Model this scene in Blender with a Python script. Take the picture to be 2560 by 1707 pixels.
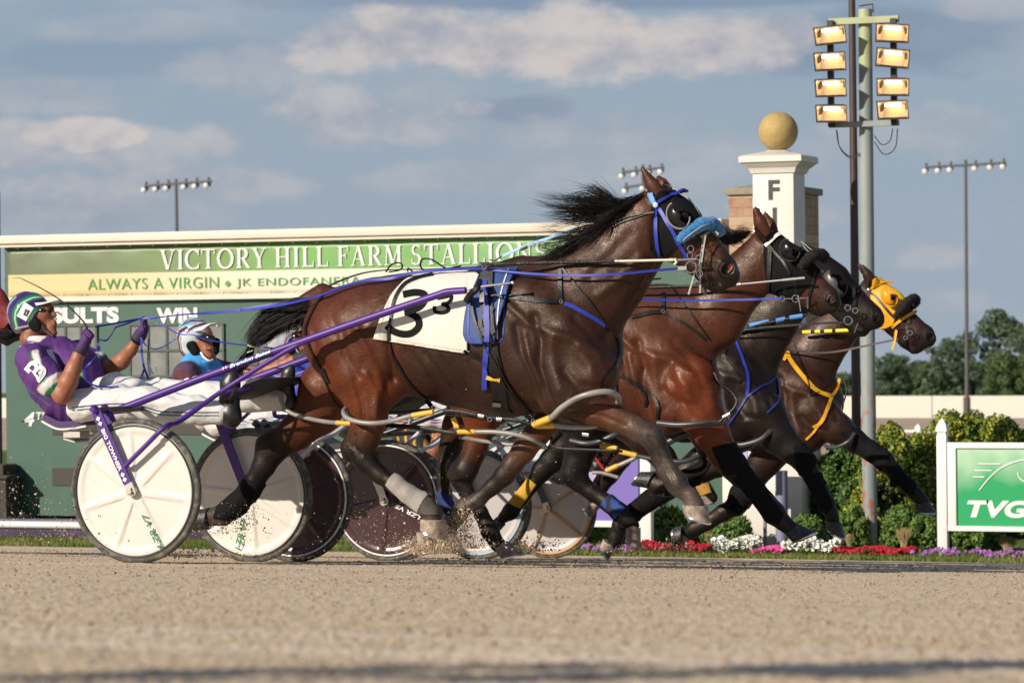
import bpy, bmesh, math, random
import numpy as np
from mathutils import Vector, Matrix
from mathutils.bvhtree import BVHTree
from mathutils import noise as mnoise
R = math.radians
random.seed(7); RNG = np.random.default_rng(7)
SC = bpy.context.scene
for o in list(bpy.data.objects): bpy.data.objects.remove(o)
C = SC.collection

# ---------------------------------------------------------------- camera
TH, ROLL, HC, FPX = R(21), R(0.6), 1.218, 7760.0     # yaw from the track's normal, roll, eye height, focal length in photo pixels
PITCH = 23.5/FPX
r0 = Vector((math.cos(TH), math.sin(TH), 0)); f0 = Vector((-math.sin(TH), math.cos(TH), 0))
fw = (f0*math.cos(PITCH) - Vector((0,0,1))*math.sin(PITCH)).normalized()
up0 = r0.cross(fw)
rt = r0*math.cos(ROLL) - up0*math.sin(ROLL)
up = up0*math.cos(ROLL) + r0*math.sin(ROLL)
CAM = Vector((0,0,HC))
cd = bpy.data.cameras.new('camera'); cam = bpy.data.objects.new('camera', cd); C.objects.link(cam)
M3 = Matrix((rt, up, -fw)).transposed(); cam.matrix_world = Matrix.Translation(CAM) @ M3.to_4x4()
cd.sensor_width = 36; cd.sensor_fit = 'HORIZONTAL'; cd.lens = FPX/2560*36
cd.clip_start = .2; cd.clip_end = 4000
cd.dof.use_dof = True; cd.dof.focus_distance = 15.9; cd.dof.aperture_fstop = 6.5
SC.camera = cam

# ---------------------------------------------------------------- light
SUN_DIR = Vector((.60, 1.0, -.56)).normalized()      # the way the light travels
sl = bpy.data.lights.new('sun', 'SUN'); sl.energy = 5.0; sl.angle = R(.5); sl.color = (1, .89, .75)
so = bpy.data.objects.new('sun', sl); C.objects.link(so)
so.rotation_euler = (-SUN_DIR).to_track_quat('Z', 'Y').to_euler()
w = bpy.data.worlds.new('World'); SC.world = w; w.use_nodes = True
nt = w.node_tree; N = nt.nodes; L = nt.links; N.clear()
out = N.new('ShaderNodeOutputWorld'); bg = N.new('ShaderNodeBackground'); L.new(bg.outputs[0], out.inputs[0])
sky = N.new('ShaderNodeTexSky'); sky.sky_type = 'NISHITA'; sky.sun_disc = False
sky.sun_elevation = math.asin(-SUN_DIR.z); sky.sun_rotation = math.atan2(-SUN_DIR.x, -SUN_DIR.y)
sky.air_density = 1.0; sky.dust_density = 1.0; sky.ozone_density = 1.6
bg.inputs[1].default_value = .12
# clouds: noise-edged banks laid out by azimuth and elevation of the view direction, same for every viewpoint
tc = N.new('ShaderNodeTexCoord'); sep = N.new('ShaderNodeSeparateXYZ'); L.new(tc.outputs['Generated'], sep.inputs[0])
def mth(op, a, b=None, c=None, clamp=False):
    n = N.new('ShaderNodeMath'); n.operation = op; n.use_clamp = clamp
    for i, v in enumerate((a, b, c)):
        if v is None: continue
        if isinstance(v, (int, float)): n.inputs[i].default_value = v
        else: L.new(v, n.inputs[i])
    return n.outputs[0]
az = mth('ARCTAN2', mth('MULTIPLY', sep.outputs[0], -1), sep.outputs[1])
az = mth('MULTIPLY', mth('SUBTRACT', az, TH), -1)               # to the right of the view axis
el = mth('ARCSINE', sep.outputs[2])
cmb = N.new('ShaderNodeCombineXYZ'); L.new(az, cmb.inputs[0]); L.new(el, cmb.inputs[1])
def noise(scale, detail=6, rough=.55, sx=1, sy=1, off=0):
    mp = N.new('ShaderNodeMapping'); mp.inputs['Scale'].default_value = (sx, sy, 1); mp.inputs['Location'].default_value = (off, off*.7, 0)
    L.new(cmb.outputs[0], mp.inputs[0])
    n = N.new('ShaderNodeTexNoise'); n.inputs['Scale'].default_value = scale; n.inputs['Detail'].default_value = detail; n.inputs['Roughness'].default_value = rough
    L.new(mp.outputs[0], n.inputs[0]); return n.outputs[0]
n1 = noise(16, 8, .62, 1, 1.7); n2 = noise(38, 6, .6, 1, 1.6, 3.1); n3 = noise(9, 5, .55, 1, 2.6, 7.7)
def smooth(v, a, b):
    n = N.new('ShaderNodeMapRange'); n.interpolation_type = 'SMOOTHSTEP'; L.new(v, n.inputs[0])
    n.inputs[1].default_value = a; n.inputs[2].default_value = b; return n.outputs[0]
def bank(px, py, rx, ry, amt, wob=.9):
    cx = math.atan((px-1280)/FPX); cy = math.atan((830-py)/FPX); rx /= FPX; ry /= FPX
    dx = mth('DIVIDE', mth('SUBTRACT', az, cx), rx); dy = mth('DIVIDE', mth('SUBTRACT', el, cy), ry)
    d = mth('SQRT', mth('ADD', mth('MULTIPLY', dx, dx), mth('MULTIPLY', dy, dy)))
    d = mth('ADD', d, mth('MULTIPLY', mth('SUBTRACT', n1, .5), -wob*2.6))
    d = mth('ADD', d, mth('MULTIPLY', mth('SUBTRACT', n2, .5), -wob*1.1))
    return mth('MULTIPLY', smooth(d, 1.15, .55), amt)
banks = [(1080,95,330,95,1),(1420,120,420,100,1),(1750,110,300,75,.95),(1960,90,120,60,.7),(890,110,160,80,.8),(870,290,200,95,.62),(1060,320,190,55,.5),
         (230,330,150,38,.95),(60,360,110,60,.6),(540,350,90,50,.62),(380,380,190,70,.5),(1190,270,60,26,.8),(120,470,260,50,.5),
         (620,455,200,60,.4),(430,455,200,45,.45),(2330,650,150,45,.35),(2380,770,160,40,.22),(180,545,190,30,.35),(620,180,260,70,.35),(100,230,260,45,.35),(1500,330,330,50,.35),(2300,330,260,60,.3),(1900,560,260,60,.3),(2480,40,140,50,.4),(330,60,300,50,.3),(1150,440,260,50,.3)]
m = None
for b in banks:
    v = bank(*b); m = v if m is None else mth('MAXIMUM', m, v)
# high thin veil everywhere else in the sky
veil = mth('MULTIPLY', smooth(n3, .42, .70), .42)
wide = mth('MULTIPLY', smooth(el, .12, .3), smooth(noise(3.2, 8, .6, 1, 2.2, 1.3), .5, .68))
m = mth('MAXIMUM', mth('MAXIMUM', m, veil), wide, clamp=True)
def rgbmix(f, a, b, mode='MIX'):
    n = N.new('ShaderNodeMix'); n.data_type = 'RGBA'; n.blend_type = mode
    for i, v in ((0, f), (6, a), (7, b)):
        if isinstance(v, (int, float)): n.inputs[i].default_value = v
        elif isinstance(v, tuple): n.inputs[i].default_value = (*v, 1)
        else: L.new(v, n.inputs[i])
    return n.outputs[2]
base = rgbmix(.86, sky.outputs[0], (1.85, 2.45, 3.25))                 # blue grey haze of a humid afternoon
base = rgbmix(smooth(el, .13, 0), base, (2.45, 2.95, 3.55))
base = rgbmix(smooth(el, .16, .5), base, (.55, .95, 1.9))
dark = mth('MAXIMUM', bank(2250,120,420,95,.8,.7), bank(1330,275,150,42,.75,.6))
dark = mth('MAXIMUM', dark, bank(330,140,420,60,.35,.8)); dark = mth('MAXIMUM', dark, bank(1500,5,900,28,.75,.6)); dark = mth('MAXIMUM', dark, bank(130,520,330,60,.4,.8))
base = rgbmix(mth('MULTIPLY', dark, .75), base, (1.35, 1.85, 2.75))
cc = rgbmix(smooth(n2, .3, .66), (2.6, 2.75, 3.3), (4.45, 4.15, 4.05))
colr = rgbmix(m, base, cc)
L.new(colr, bg.inputs[0])
SC.view_settings.view_transform = 'Standard'; SC.view_settings.look = 'None'; SC.view_settings.exposure = .2; SC.view_settings.gamma = 1
SC.render.engine = 'CYCLES'
# ---------------------------------------------------------------- measuring: photo pixel + track line Y -> point in the place
CR = dict(F=(0,0,1.08844), R1=(0,620,.34864), R2=(0,960,.34864), R3=(600,560,.29787), R4=(1200,380,.29787), R5=(700,900,.33605), R6=(1250,900,.34014),
          R7=(1750,600,.29789), R8=(1780,900,.33606), TL=(1760,0,.34014), SB=(0,380,.33160), G1=(0,700,.17857), G2=(400,740,.17857), G3=(1140,620,.30612),
          G4=(880,920,.24231), G5=(1400,1040,.22957), G6=(1800,440,.16584), G7=(0,1150,.17222), G8=(2150,740,.24232), S=(0,0,1))
def px(c, u, v): x, y, s = CR[c]; return x+u*s, y+v*s
def ray(u, v): return rt*((u-1280)/FPX) - up*((v-853.5)/FPX) + fw
def P(c, u, v, Y):
    u, v = px(c, u, v); d = ray(u, v); return CAM + d*(Y/d.y)
def pm(c, Y, X=-6.):      # metres per crop unit near the plane Y
    return CR[c][2]*(math.cos(TH)*Y - math.sin(TH)*X)/FPX
def chain(c, pts, Y, k=1):     # [(u,v,r[,Y offset])] -> [(Vector, radius)]
    o = []
    for t in pts:
        yy = Y + (t[3] if len(t) > 3 else 0); p = P(c, t[0], t[1], yy)
        o.append((p, t[2]*pm(c, yy, p.x)*k))
    return o
def gz(Y): return 1.034-.0692*Y if Y < 24.5 else (-.661 if Y < 29 else -.661-(Y-29)*.0170)

# ---------------------------------------------------------------- objects
def tag(o, label, cat, group=None, kind=None):
    if label: o['label'] = label
    if cat: o['category'] = cat
    if group: o['group'] = group
    if kind: o['kind'] = kind
    return o
def thing(name, label, cat, loc=(0,0,0), group=None):
    o = bpy.data.objects.new(name, None); C.objects.link(o); o.location = loc; o.empty_display_size = .1
    return tag(o, label, cat, group)
def obj(name, vs, fs, mt, parent=None, smooth=True, cols=None, sharp=None, label=None):
    me = bpy.data.meshes.new(name)
    me.from_pydata([tuple(v) for v in vs], [], [tuple(f) for f in fs]); me.update()
    if smooth: me.shade_smooth()
    if sharp: me.set_sharp_from_angle(angle=R(sharp))
    for m_ in (mt if isinstance(mt, (list, tuple)) else [mt]): me.materials.append(m_)
    if cols is not None:
        a = me.color_attributes.new('Col', 'FLOAT_COLOR', 'POINT')
        a.data.foreach_set('color', np.concatenate([cols, np.ones((len(cols), 1))], 1).astype(np.float32).ravel())
    o = bpy.data.objects.new(name, me); C.objects.link(o)
    if parent: o.parent = parent; o.matrix_parent_inverse = Matrix.Translation(parent.location).inverted()
    if label: o['label'] = label
    return o
class MB:
    def __init__(s): s.v = []; s.f = []
    def add(s, vs, fs): n = len(s.v); s.v += [Vector(v) for v in vs]; s.f += [tuple(i+n for i in f) for f in fs]; return s
    def box(s, c, d, rot=None, bev=0):
        x, y, z = d[0]/2, d[1]/2, d[2]/2; c = Vector(c)
        vs = [Vector((i*x, j*y, k*z)) for i in (-1,1) for j in (-1,1) for k in (-1,1)]
        fs = [(0,1,3,2),(4,6,7,5),(0,4,5,1),(2,3,7,6),(0,2,6,4),(1,5,7,3)]
        if bev:
            bm = bmesh.new(); bv = [bm.verts.new(v) for v in vs]
            for f in fs: bm.faces.new([bv[i] for i in f])
            bmesh.ops.bevel(bm, geom=bm.edges[:], offset=bev, segments=2, affect='EDGES', profile=.6)
            bm.verts.ensure_lookup_table(); vs = [v.co.copy() for v in bm.verts]; fs = [[v.index for v in f.verts] for f in bm.faces]; bm.free()
        if rot is not None: vs = [rot @ v for v in vs]
        return s.add([v+c for v in vs], fs)
    def span(s, a, b, bev=0):
        a = Vector(a); b = Vector(b); return s.box((a+b)/2, [abs(q) for q in (b-a)], bev=bev)
    def tube(s, pts, r, n=10, cap=True, flat=1, upv=None):
        pts = [Vector(p) for p in pts]; m = len(pts); rr = r if isinstance(r, (list, tuple)) else [r]*m
        vs = []; prev = None
        for i, p in enumerate(pts):
            t = (pts[min(i+1, m-1)]-pts[max(i-1, 0)]).normalized()
            if prev is None: a = upv or (Vector((0,0,1)) if abs(t.z) < .9 else Vector((1,0,0))); u = t.cross(a).normalized()
            else: u = (prev - t*prev.dot(t)).normalized()
            prev = u; w_ = t.cross(u)
            for k in range(n): a = 2*math.pi*k/n; vs.append(p + (u*math.cos(a)*flat + w_*math.sin(a))*rr[i])
        fs = [(i*n+k, i*n+(k+1)%n, (i+1)*n+(k+1)%n, (i+1)*n+k) for i in range(m-1) for k in range(n)]
        if cap: fs += [tuple(range(n-1, -1, -1)), tuple((m-1)*n+k for k in range(n))]
        return s.add(vs, fs)
    def ribbon(s, pts, w_, side, t=.004, widths=None):     # flat strap; side = its width direction
        pts = [Vector(p) for p in pts]; m = len(pts); vs = []
        for i, p in enumerate(pts):
            tg = (pts[min(i+1, m-1)]-pts[max(i-1, 0)]).normalized()
            sd = side(i/(m-1)) if callable(side) else Vector(side); sd = (sd - tg*sd.dot(tg)).normalized(); nn = tg.cross(sd)
            ww = (widths[i] if widths else w_)/2
            vs += [p+sd*ww+nn*t/2, p-sd*ww+nn*t/2, p-sd*ww-nn*t/2, p+sd*ww-nn*t/2]
        fs = [(i*4+k, i*4+(k+1)%4, i*4+4+(k+1)%4, i*4+4+k) for i in range(m-1) for k in range(4)] + [(3,2,1,0), tuple(4*m-4+k for k in range(4))]
        return s.add(vs, fs)
    def ball(s, c, r, n=8, sc=(1,1,1)):
        c = Vector(c); vs = [c+Vector((0,0,r*sc[2]))]; 
        for i in range(1, n):
            for k in range(2*n): a = math.pi*i/n; b = math.pi*k/n; vs.append(c+Vector((math.sin(a)*math.cos(b)*sc[0], math.sin(a)*math.sin(b)*sc[1], math.cos(a)*sc[2]))*r)
        vs.append(c-Vector((0,0,r*sc[2]))); m = 2*n; fs = [(0,1+k,1+(k+1)%m) for k in range(m)]
        for i in range(n-2): fs += [(1+i*m+k, 1+(i+1)*m+k, 1+(i+1)*m+(k+1)%m, 1+i*m+(k+1)%m) for k in range(m)]
        fs += [(len(vs)-1, 1+(n-2)*m+(k+1)%m, 1+(n-2)*m+k) for k in range(m)]
        return s.add(vs, fs)
    def ring(s, c, r, t, n=20, axis='y', sc=(1,1)):
        c = Vector(c); ps = []
        for k in range(n+1):
            a = 2*math.pi*k/n; x, y = r*sc[0]*math.cos(a), r*sc[1]*math.sin(a)
            ps.append(c + (Vector((x,0,y)) if axis == 'y' else Vector((0,x,y)) if axis == 'x' else Vector((x,y,0))))
        return s.tube(ps, t, 6, cap=False)
    def prism(s, poly, y0, y1):    # polygon of (x,z) extruded along y
        n = len(poly); vs = [Vector((x, y0, z)) for x, z in poly]+[Vector((x, y1, z)) for x, z in poly]
        fs = [tuple(range(n)), tuple(range(2*n-1, n-1, -1))]+[(k, n+k, n+(k+1)%n, (k+1)%n) for k in range(n)]
        return s.add(vs, fs)
    def build(s, name, mt, parent=None, smooth=True, sharp=40, **k):
        return obj(name, s.v, s.f, mt, parent, smooth, sharp=sharp if smooth else None, **k)
def split(mb, name, mt, parent=None, **k):      # each separate piece an object of its own
    par = list(range(len(mb.v)))
    def fd(i):
        while par[i] != i: par[i] = par[par[i]]; i = par[i]
        return i
    for f in mb.f:
        for j in f[1:]: par[fd(j)] = fd(f[0])
    gr = {}
    for f in mb.f: gr.setdefault(fd(f[0]), []).append(f)
    o = None
    for fs in gr.values():
        ids = sorted({i for f in fs for i in f}); mp_ = {i: q for q, i in enumerate(ids)}; b = MB(); b.v = [mb.v[i] for i in ids]; b.f = [tuple(mp_[i] for i in f) for f in fs]; o = b.build(name, mt, parent, **k)
    return o
def cr(pts, n=8):      # Catmull-Rom through points (tuples or Vectors)
    p = [Vector(q) for q in pts]; p = [p[0]*2-p[1]]+p+[p[-1]*2-p[-2]]; o = []
    for i in range(1, len(p)-2):
        for k in range(n):
            t = k/n; a, b, c, d = p[i-1:i+3]
            o.append(.5*((2*b)+(c-a)*t+(2*a-5*b+4*c-d)*t*t+(3*b-3*c+d-a)*t**3))
    o.append(p[-2]); return o

# ---------------------------------------------------------------- materials
MATS = {}
def mat(name, col=(.5,.5,.5), rough=.5, metal=0, spec=.5, var=0, vscale=20, bump=0, bscale=60, coat=0, attr=False, emit=None, estr=0, col2=None, lo=.4, hi=.6, vdist=.01, sheen=0, det=4):
    if name in MATS: return MATS[name]
    m_ = bpy.data.materials.new(name); MATS[name] = m_; m_.use_nodes = True; t = m_.node_tree; n = t.nodes; l = t.links; b = n['Principled BSDF']
    b.inputs['Base Color'].default_value = (*col, 1); b.inputs['Roughness'].default_value = rough; b.inputs['Metallic'].default_value = metal
    b.inputs['Specular IOR Level'].default_value = spec; b.inputs['Coat Weight'].default_value = coat; b.inputs['Sheen Weight'].default_value = sheen
    tc_ = n.new('ShaderNodeTexCoord'); src = None
    if attr: a = n.new('ShaderNodeAttribute'); a.attribute_name = 'Col'; src = a.outputs['Color']
    if var or col2:
        z = n.new('ShaderNodeTexNoise'); z.inputs['Scale'].default_value = vscale; z.inputs['Detail'].default_value = det; l.new(tc_.outputs['Object'], z.inputs[0])
        if col2:
            r_ = n.new('ShaderNodeMapRange'); r_.inputs[1].default_value = lo; r_.inputs[2].default_value = hi; l.new(z.outputs[0], r_.inputs[0])
            x = n.new('ShaderNodeMix'); x.data_type = 'RGBA'; l.new(r_.outputs[0], x.inputs[0]); x.inputs[6].default_value = (*col, 1); x.inputs[7].default_value = (*col2, 1)
            if src: l.new(src, x.inputs[6])
            src = x.outputs[2]
        if var:
            r_ = n.new('ShaderNodeMapRange'); r_.inputs[1].default_value = .3; r_.inputs[2].default_value = .7; r_.inputs[3].default_value = 1-var; r_.inputs[4].default_value = 1+var; l.new(z.outputs[0], r_.inputs[0])
            x = n.new('ShaderNodeVectorMath'); x.operation = 'SCALE'; l.new(r_.outputs[0], x.inputs['Scale'])
            if src: l.new(src, x.inputs[0])
            else: x.inputs[0].default_value = col
            src = x.outputs[0]
    if src: l.new(src, b.inputs['Base Color'])
    if bump:
        z = n.new('ShaderNodeTexNoise'); z.inputs['Scale'].default_value = bscale; z.inputs['Detail'].default_value = 5; l.new(tc_.outputs['Object'], z.inputs[0])
        q = n.new('ShaderNodeBump'); q.inputs['Strength'].default_value = bump; q.inputs['Distance'].default_value = vdist; l.new(z.outputs[0], q.inputs['Height']); l.new(q.outputs[0], b.inputs['Normal'])
    if emit: b.inputs['Emission Color'].default_value = (*emit, 1); b.inputs['Emission Strength'].default_value = estr
    return m_

# ---------------------------------------------------------------- organic surfaces: round cones melted together, skinned by surface nets
def sdf_mesh(prims, h, k, subs=(), pad=None):
    """prims: dicts a,b (Vector), ra,rb, q (sideways squash), col, k"""
    A = np.array([p['a'] for p in prims]); B = np.array([p['b'] for p in prims]); rr = np.array([[max(p['ra'], p['rb'])*max(1, p['q'])] for p in prims])
    pad = pad or 2*h+.012
    lo = np.minimum(A-rr, B-rr).min(0)-pad; hi = np.maximum(A+rr, B+rr).max(0)+pad
    n = np.ceil((hi-lo)/h).astype(int)+1
    G = np.full(n, .3, np.float32)
    ax = [lo[i]+h*np.arange(n[i]) for i in range(3)]
    def ev(p, X, Y, Z):
        a, b = np.array(p['a']), np.array(p['b']); q = p['q']; S = np.array([1, 1/q, 1]); a2, b2 = a*S, b*S; d = b2-a2; dd = max(d@d, 1e-9)
        x, y, z = X-a2[0], Y/q-a2[1], Z-a2[2]
        t = np.clip((x*d[0]+y*d[1]+z*d[2])/dd, 0, 1)
        return (np.sqrt((x-t*d[0])**2+(y-t*d[1])**2+(z-t*d[2])**2)-(p['ra']+t*(p['rb']-p['ra'])))*(q**.5 if q < 1 else 1)
    for sgn, lst in ((1, prims), (-1, subs)):
        for p in lst:
            kk = p.get('k', k); m_ = max(p['ra'], p['rb'])*max(1, p['q'])+kk+2*h+.01
            l0 = np.minimum(np.array(p['a']), np.array(p['b']))-m_; h0 = np.maximum(np.array(p['a']), np.array(p['b']))+m_
            i0 = np.clip(((l0-lo)/h).astype(int), 0, n); i1 = np.clip(((h0-lo)/h).astype(int)+2, 0, n)
            if (i1 <= i0).any(): continue
            sl_ = tuple(slice(i0[j], i1[j]) for j in range(3))
            X = ax[0][sl_[0]][:, None, None]; Y = ax[1][sl_[1]][None, :, None]; Z = ax[2][sl_[2]][None, None, :]
            d = ev(p, X, Y, Z).astype(np.float32); g = G[sl_]
            if sgn > 0: hh = np.maximum(kk-np.abs(g-d), 0)/kk; G[sl_] = np.minimum(g, d)-hh*hh*kk*.25
            else: d = -d; hh = np.maximum(kk-np.abs(g-d), 0)/kk; G[sl_] = np.maximum(g, d)+hh*hh*kk*.25
    ins = G < 0
    c = np.zeros(n-1, np.uint8)
    for i in (0,1):
        for j in (0,1):
            for l in (0,1): c += ins[i:n[0]-1+i, j:n[1]-1+j, l:n[2]-1+l]
    act = (c > 0) & (c < 8); idx = -np.ones(n-1, np.int64); ids = np.argwhere(act); idx[act] = np.arange(len(ids))
    acc = np.zeros((len(ids), 3)); cnt = np.zeros(len(ids))
    cn = [(i,j,l) for i in (0,1) for j in (0,1) for l in (0,1)]
    for a in cn:
        for axi in range(3):
            if a[axi]: continue
            b = list(a); b[axi] = 1
            ga = G[ids[:,0]+a[0], ids[:,1]+a[1], ids[:,2]+a[2]]; gb = G[ids[:,0]+b[0], ids[:,1]+b[1], ids[:,2]+b[2]]
            mk = (ga < 0) != (gb < 0); t = np.where(mk, ga/np.where(mk, ga-gb, 1), 0)
            pos = np.array(a, float)[None].repeat(len(ids), 0); pos[:, axi] += t
            acc[mk] += pos[mk]; cnt[mk] += 1
    V = lo+h*(ids+acc/cnt[:, None])
    F = []
    for axi in range(3):
        a1, a2 = [(1,2),(2,0),(0,1)][axi]
        s0 = [slice(None)]*3; s1 = [slice(None)]*3; s0[axi] = slice(0, -1); s1[axi] = slice(1, None)
        A_, B_ = ins[tuple(s0)], ins[tuple(s1)]; e = np.argwhere(A_ != B_)
        e = e[(e[:, a1] > 0) & (e[:, a2] > 0) & (e[:, a1] < n[a1]-1) & (e[:, a2] < n[a2]-1)]
        fl = A_[e[:,0], e[:,1], e[:,2]]
        def at(d1, d2): q_ = e.copy(); q_[:, a1] -= d1; q_[:, a2] -= d2; return idx[q_[:,0], q_[:,1], q_[:,2]]
        q = np.stack([at(1,1), at(0,1), at(0,0), at(1,0)], 1); q[~fl] = q[~fl][:, ::-1]; F.append(q)
    F = np.concatenate(F)
    W_ = np.zeros(len(V)); Cc = np.zeros((len(V), 3))
    for p in prims:
        d = ev(p, V[:,0], V[:,1], V[:,2]); w_ = np.exp(-np.clip(d+.02, 0, 1)/p.get('cs', .008)); W_ += w_; Cc += w_[:, None]*np.array(p['col'])[None]
    Cc /= np.maximum(W_, 1e-9)[:, None]
    return V, F, Cc
def rc(a, ra, b=None, rb=None, q=1, col=(.5,.5,.5), **k):
    return dict(a=Vector(a), b=Vector(b if b is not None else a), ra=ra, rb=ra if rb is None else rb, q=q, col=col, **k)
def limb(ch, q=1, col=(.5,.5,.5), **k):
    o = []
    for i in range(len(ch)-1):
        c0 = col[i] if isinstance(col, list) else col
        o.append(rc(ch[i][0], ch[i][1], ch[i+1][0], ch[i+1][1], q[i] if isinstance(q, list) else q, c0, **k))
    return o
def smooth_mesh(V, F, it=2, lam=.5):
    E = np.concatenate([F[:, [0,1]], F[:, [1,2]], F[:, [2,3]], F[:, [3,0]]]); 
    for _ in range(it):
        s = np.zeros_like(V); c = np.zeros(len(V)); np.add.at(s, E[:,0], V[E[:,1]]); np.add.at(c, E[:,0], 1); np.add.at(s, E[:,1], V[E[:,0]]); np.add.at(c, E[:,1], 1)
        V = V+lam*(s/np.maximum(c, 1)[:, None]-V)
    return V
def seg_dist(V, a, b):     # distance in the XZ plane
    P_ = V[:, [0,2]]; a = np.array((a[0], a[2])); b = np.array((b[0], b[2])); d = b-a; t = np.clip(((P_-a)@d)/max(d@d, 1e-9), 0, 1)
    return np.linalg.norm(P_-(a+t[:, None]*d), axis=1)
def paint(V, Cc, pts, w_, col, soft=.004, mask=None):     # dye a band along a polyline (seen side on)
    d = np.full(len(V), 9.)
    for i in range(len(pts)-1): d = np.minimum(d, seg_dist(V, pts[i], pts[i+1]))
    t = np.clip((w_/2-d)/soft+.5, 0, 1)
    if mask is not None: t = t*mask
    return Cc*(1-t[:, None])+np.array(col)[None]*t[:, None]
def organic(name, prims, h, k, mt, parent=None, subs=(), it=2, post=None, label=None):
    V, F, Cc = sdf_mesh(prims, h, k, subs); V = smooth_mesh(V, F, it)
    if post: Cc = post(V, Cc)
    o = obj(name, V.tolist(), F.tolist(), mt, parent, cols=Cc, label=label)
    o['_bvh'] = 0; del o['_bvh']
    return o, BVHTree.FromPolygons([Vector(v) for v in V], [tuple(f) for f in F])

# straps that lie on a body: the traced line is laid on the surface facing the track rail
def lay(bvh, pts, off, Yd):
    o = []; last = None
    for (u, v) in pts:
        d = ray(u, v).normalized(); hit = bvh.ray_cast(CAM, d)
        if hit[0] is not None and abs(hit[0].y-Yd) < .6: p = hit[0]+(hit[1]*.6-d*.4).normalized()*off if hit[1].dot(d) < 0 else hit[0]-d*off; last = p.y
        else:
            yy = last if last is not None else Yd; p = CAM+ray(u, v)*(yy/ray(u, v).y)
        o.append(p)
    return o
def surf_strap(mb, bvh, c, pts, wpx, off, Yd, n=6, t=.006, widths=None, mirror=None):
    q = [px(c, *p) for p in pts]; q = [(v.x, v.y) for v in cr([(a, b, 0) for a, b in q], n)]
    s = CR[c][2]; L_, R_, Cn = [], [], []
    for i, p in enumerate(q):
        a = q[max(i-1, 0)]; b = q[min(i+1, len(q)-1)]; dx, dy = b[0]-a[0], b[1]-a[1]; ll = math.hypot(dx, dy) or 1; ww = (widths[min(i//n, len(widths)-1)] if widths else wpx)*s/2
        L_.append((p[0]-dy/ll*ww, p[1]+dx/ll*ww)); R_.append((p[0]+dy/ll*ww, p[1]-dx/ll*ww))
    A = lay(bvh, L_, off, Yd); M_ = lay(bvh, q, off, Yd); B = lay(bvh, R_, off, Yd); m_ = len(q)
    tv = []; 
    for i in range(m_):
        toc = (CAM-M_[i]).normalized()*t
        tv += [A[i], M_[i], B[i], B[i]-toc*1.5, A[i]-toc*1.5]
    fs = []
    for i in range(m_-1): fs += [(i*5+k, i*5+(k+1)%5, i*5+5+(k+1)%5, i*5+5+k) for k in range(5)]
    fs += [(0,4,3,2,1), tuple((m_-1)*5+k for k in range(5))]
    mb.add(tv, fs)
    if mirror is not None: mb.add([Vector((v.x, 2*mirror-v.y, v.z)) for v in tv], [f[::-1] for f in fs])
    return mb

# ---------------------------------------------------------------- lettering
def text2d(body, size=1, bold=0, shear=0, space=1, align='LEFT'):
    cu = bpy.data.curves.new('t', 'FONT'); cu.body = body; cu.size = size; cu.offset = bold; cu.shear = shear; cu.space_character = space; cu.align_x = align; cu.resolution_u = 4
    o = bpy.data.objects.new('t', cu); C.objects.link(o); bpy.context.view_layer.update()
    me = o.to_mesh(); vs = [(v.co.x, v.co.y) for v in me.vertices]; fs = [tuple(p.vertices) for p in me.polygons]
    o.to_mesh_clear(); bpy.data.objects.remove(o); bpy.data.curves.remove(cu); return vs, fs
def letters(name, body, org, xd, yd, width, height, mt, parent, bold=0, shear=0, th=.004, space=1):
    """text fitted to width x height, laid from org along xd / yd, raised by th towards xd x yd"""
    vs, fs = text2d(body, 1, bold, shear, space)
    xs = [v[0] for v in vs]; ys = [v[1] for v in vs]; x0, x1, y0, y1 = min(xs), max(xs), min(ys), max(ys)
    org = Vector(org); xd = Vector(xd).normalized(); yd = Vector(yd).normalized(); nn = xd.cross(yd)*th
    top = [org+xd*((x-x0)/(x1-x0)*width)+yd*((y-y0)/(y1-y0)*height)+nn for x, y in vs]; n_ = len(top)
    ed = {}
    for f in fs:
        for i in range(len(f)): e = (f[i], f[(i+1)%len(f)]); ed[e] = 1
    side = [(b, a, a+n_, b+n_) for a, b in ed if (b, a) not in ed]
    return obj(name, top+[p-nn for p in top], fs+side, mt, parent, smooth=False)
# ================================================================ GROUND
def fbm(x, y, sc, oc=4, seed=0):
    v = np.zeros_like(x); a = 1; g = np.random.default_rng(seed)
    for _ in range(oc):
        T = g.random((256, 256)); u, w_ = x*sc, y*sc; i, j = np.floor(u).astype(int), np.floor(w_).astype(int); fu, fv = u-i, w_-j
        fu = fu*fu*(3-2*fu); fv = fv*fv*(3-2*fv)
        v += a*((T[i%256, j%256]*(1-fu)+T[(i+1)%256, j%256]*fu)*(1-fv)+(T[i%256, (j+1)%256]*(1-fu)+T[(i+1)%256, (j+1)%256]*fu)*fv-.5); a *= .55; sc *= 2.03
    return v
m_dirt = mat('dirt', (.36,.262,.18), rough=.95, spec=.15)
t = m_dirt.node_tree; n = t.nodes; l = t.links; bs = n['Principled BSDF']; tcn = n.new('ShaderNodeTexCoord')
def nz(sc, det=5, dim=(1,1,1), rough=.6):
    mp = n.new('ShaderNodeMapping'); mp.inputs['Scale'].default_value = dim; l.new(tcn.outputs['Object'], mp.inputs[0])
    z = n.new('ShaderNodeTexNoise'); z.inputs['Scale'].default_value = sc; z.inputs['Detail'].default_value = det; z.inputs['Roughness'].default_value = rough; l.new(mp.outputs[0], z.inputs[0]); return z.outputs[0]
def mx(f, a, b, mode='MIX'):
    x = n.new('ShaderNodeMix'); x.data_type = 'RGBA'; x.blend_type = mode
    for i, v in ((0, f), (6, a), (7, b)):
        if isinstance(v, float): x.inputs[i].default_value = v
        elif isinstance(v, tuple): x.inputs[i].default_value = (*v, 1)
        else: l.new(v, x.inputs[i])
    return x.outputs[2]
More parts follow.
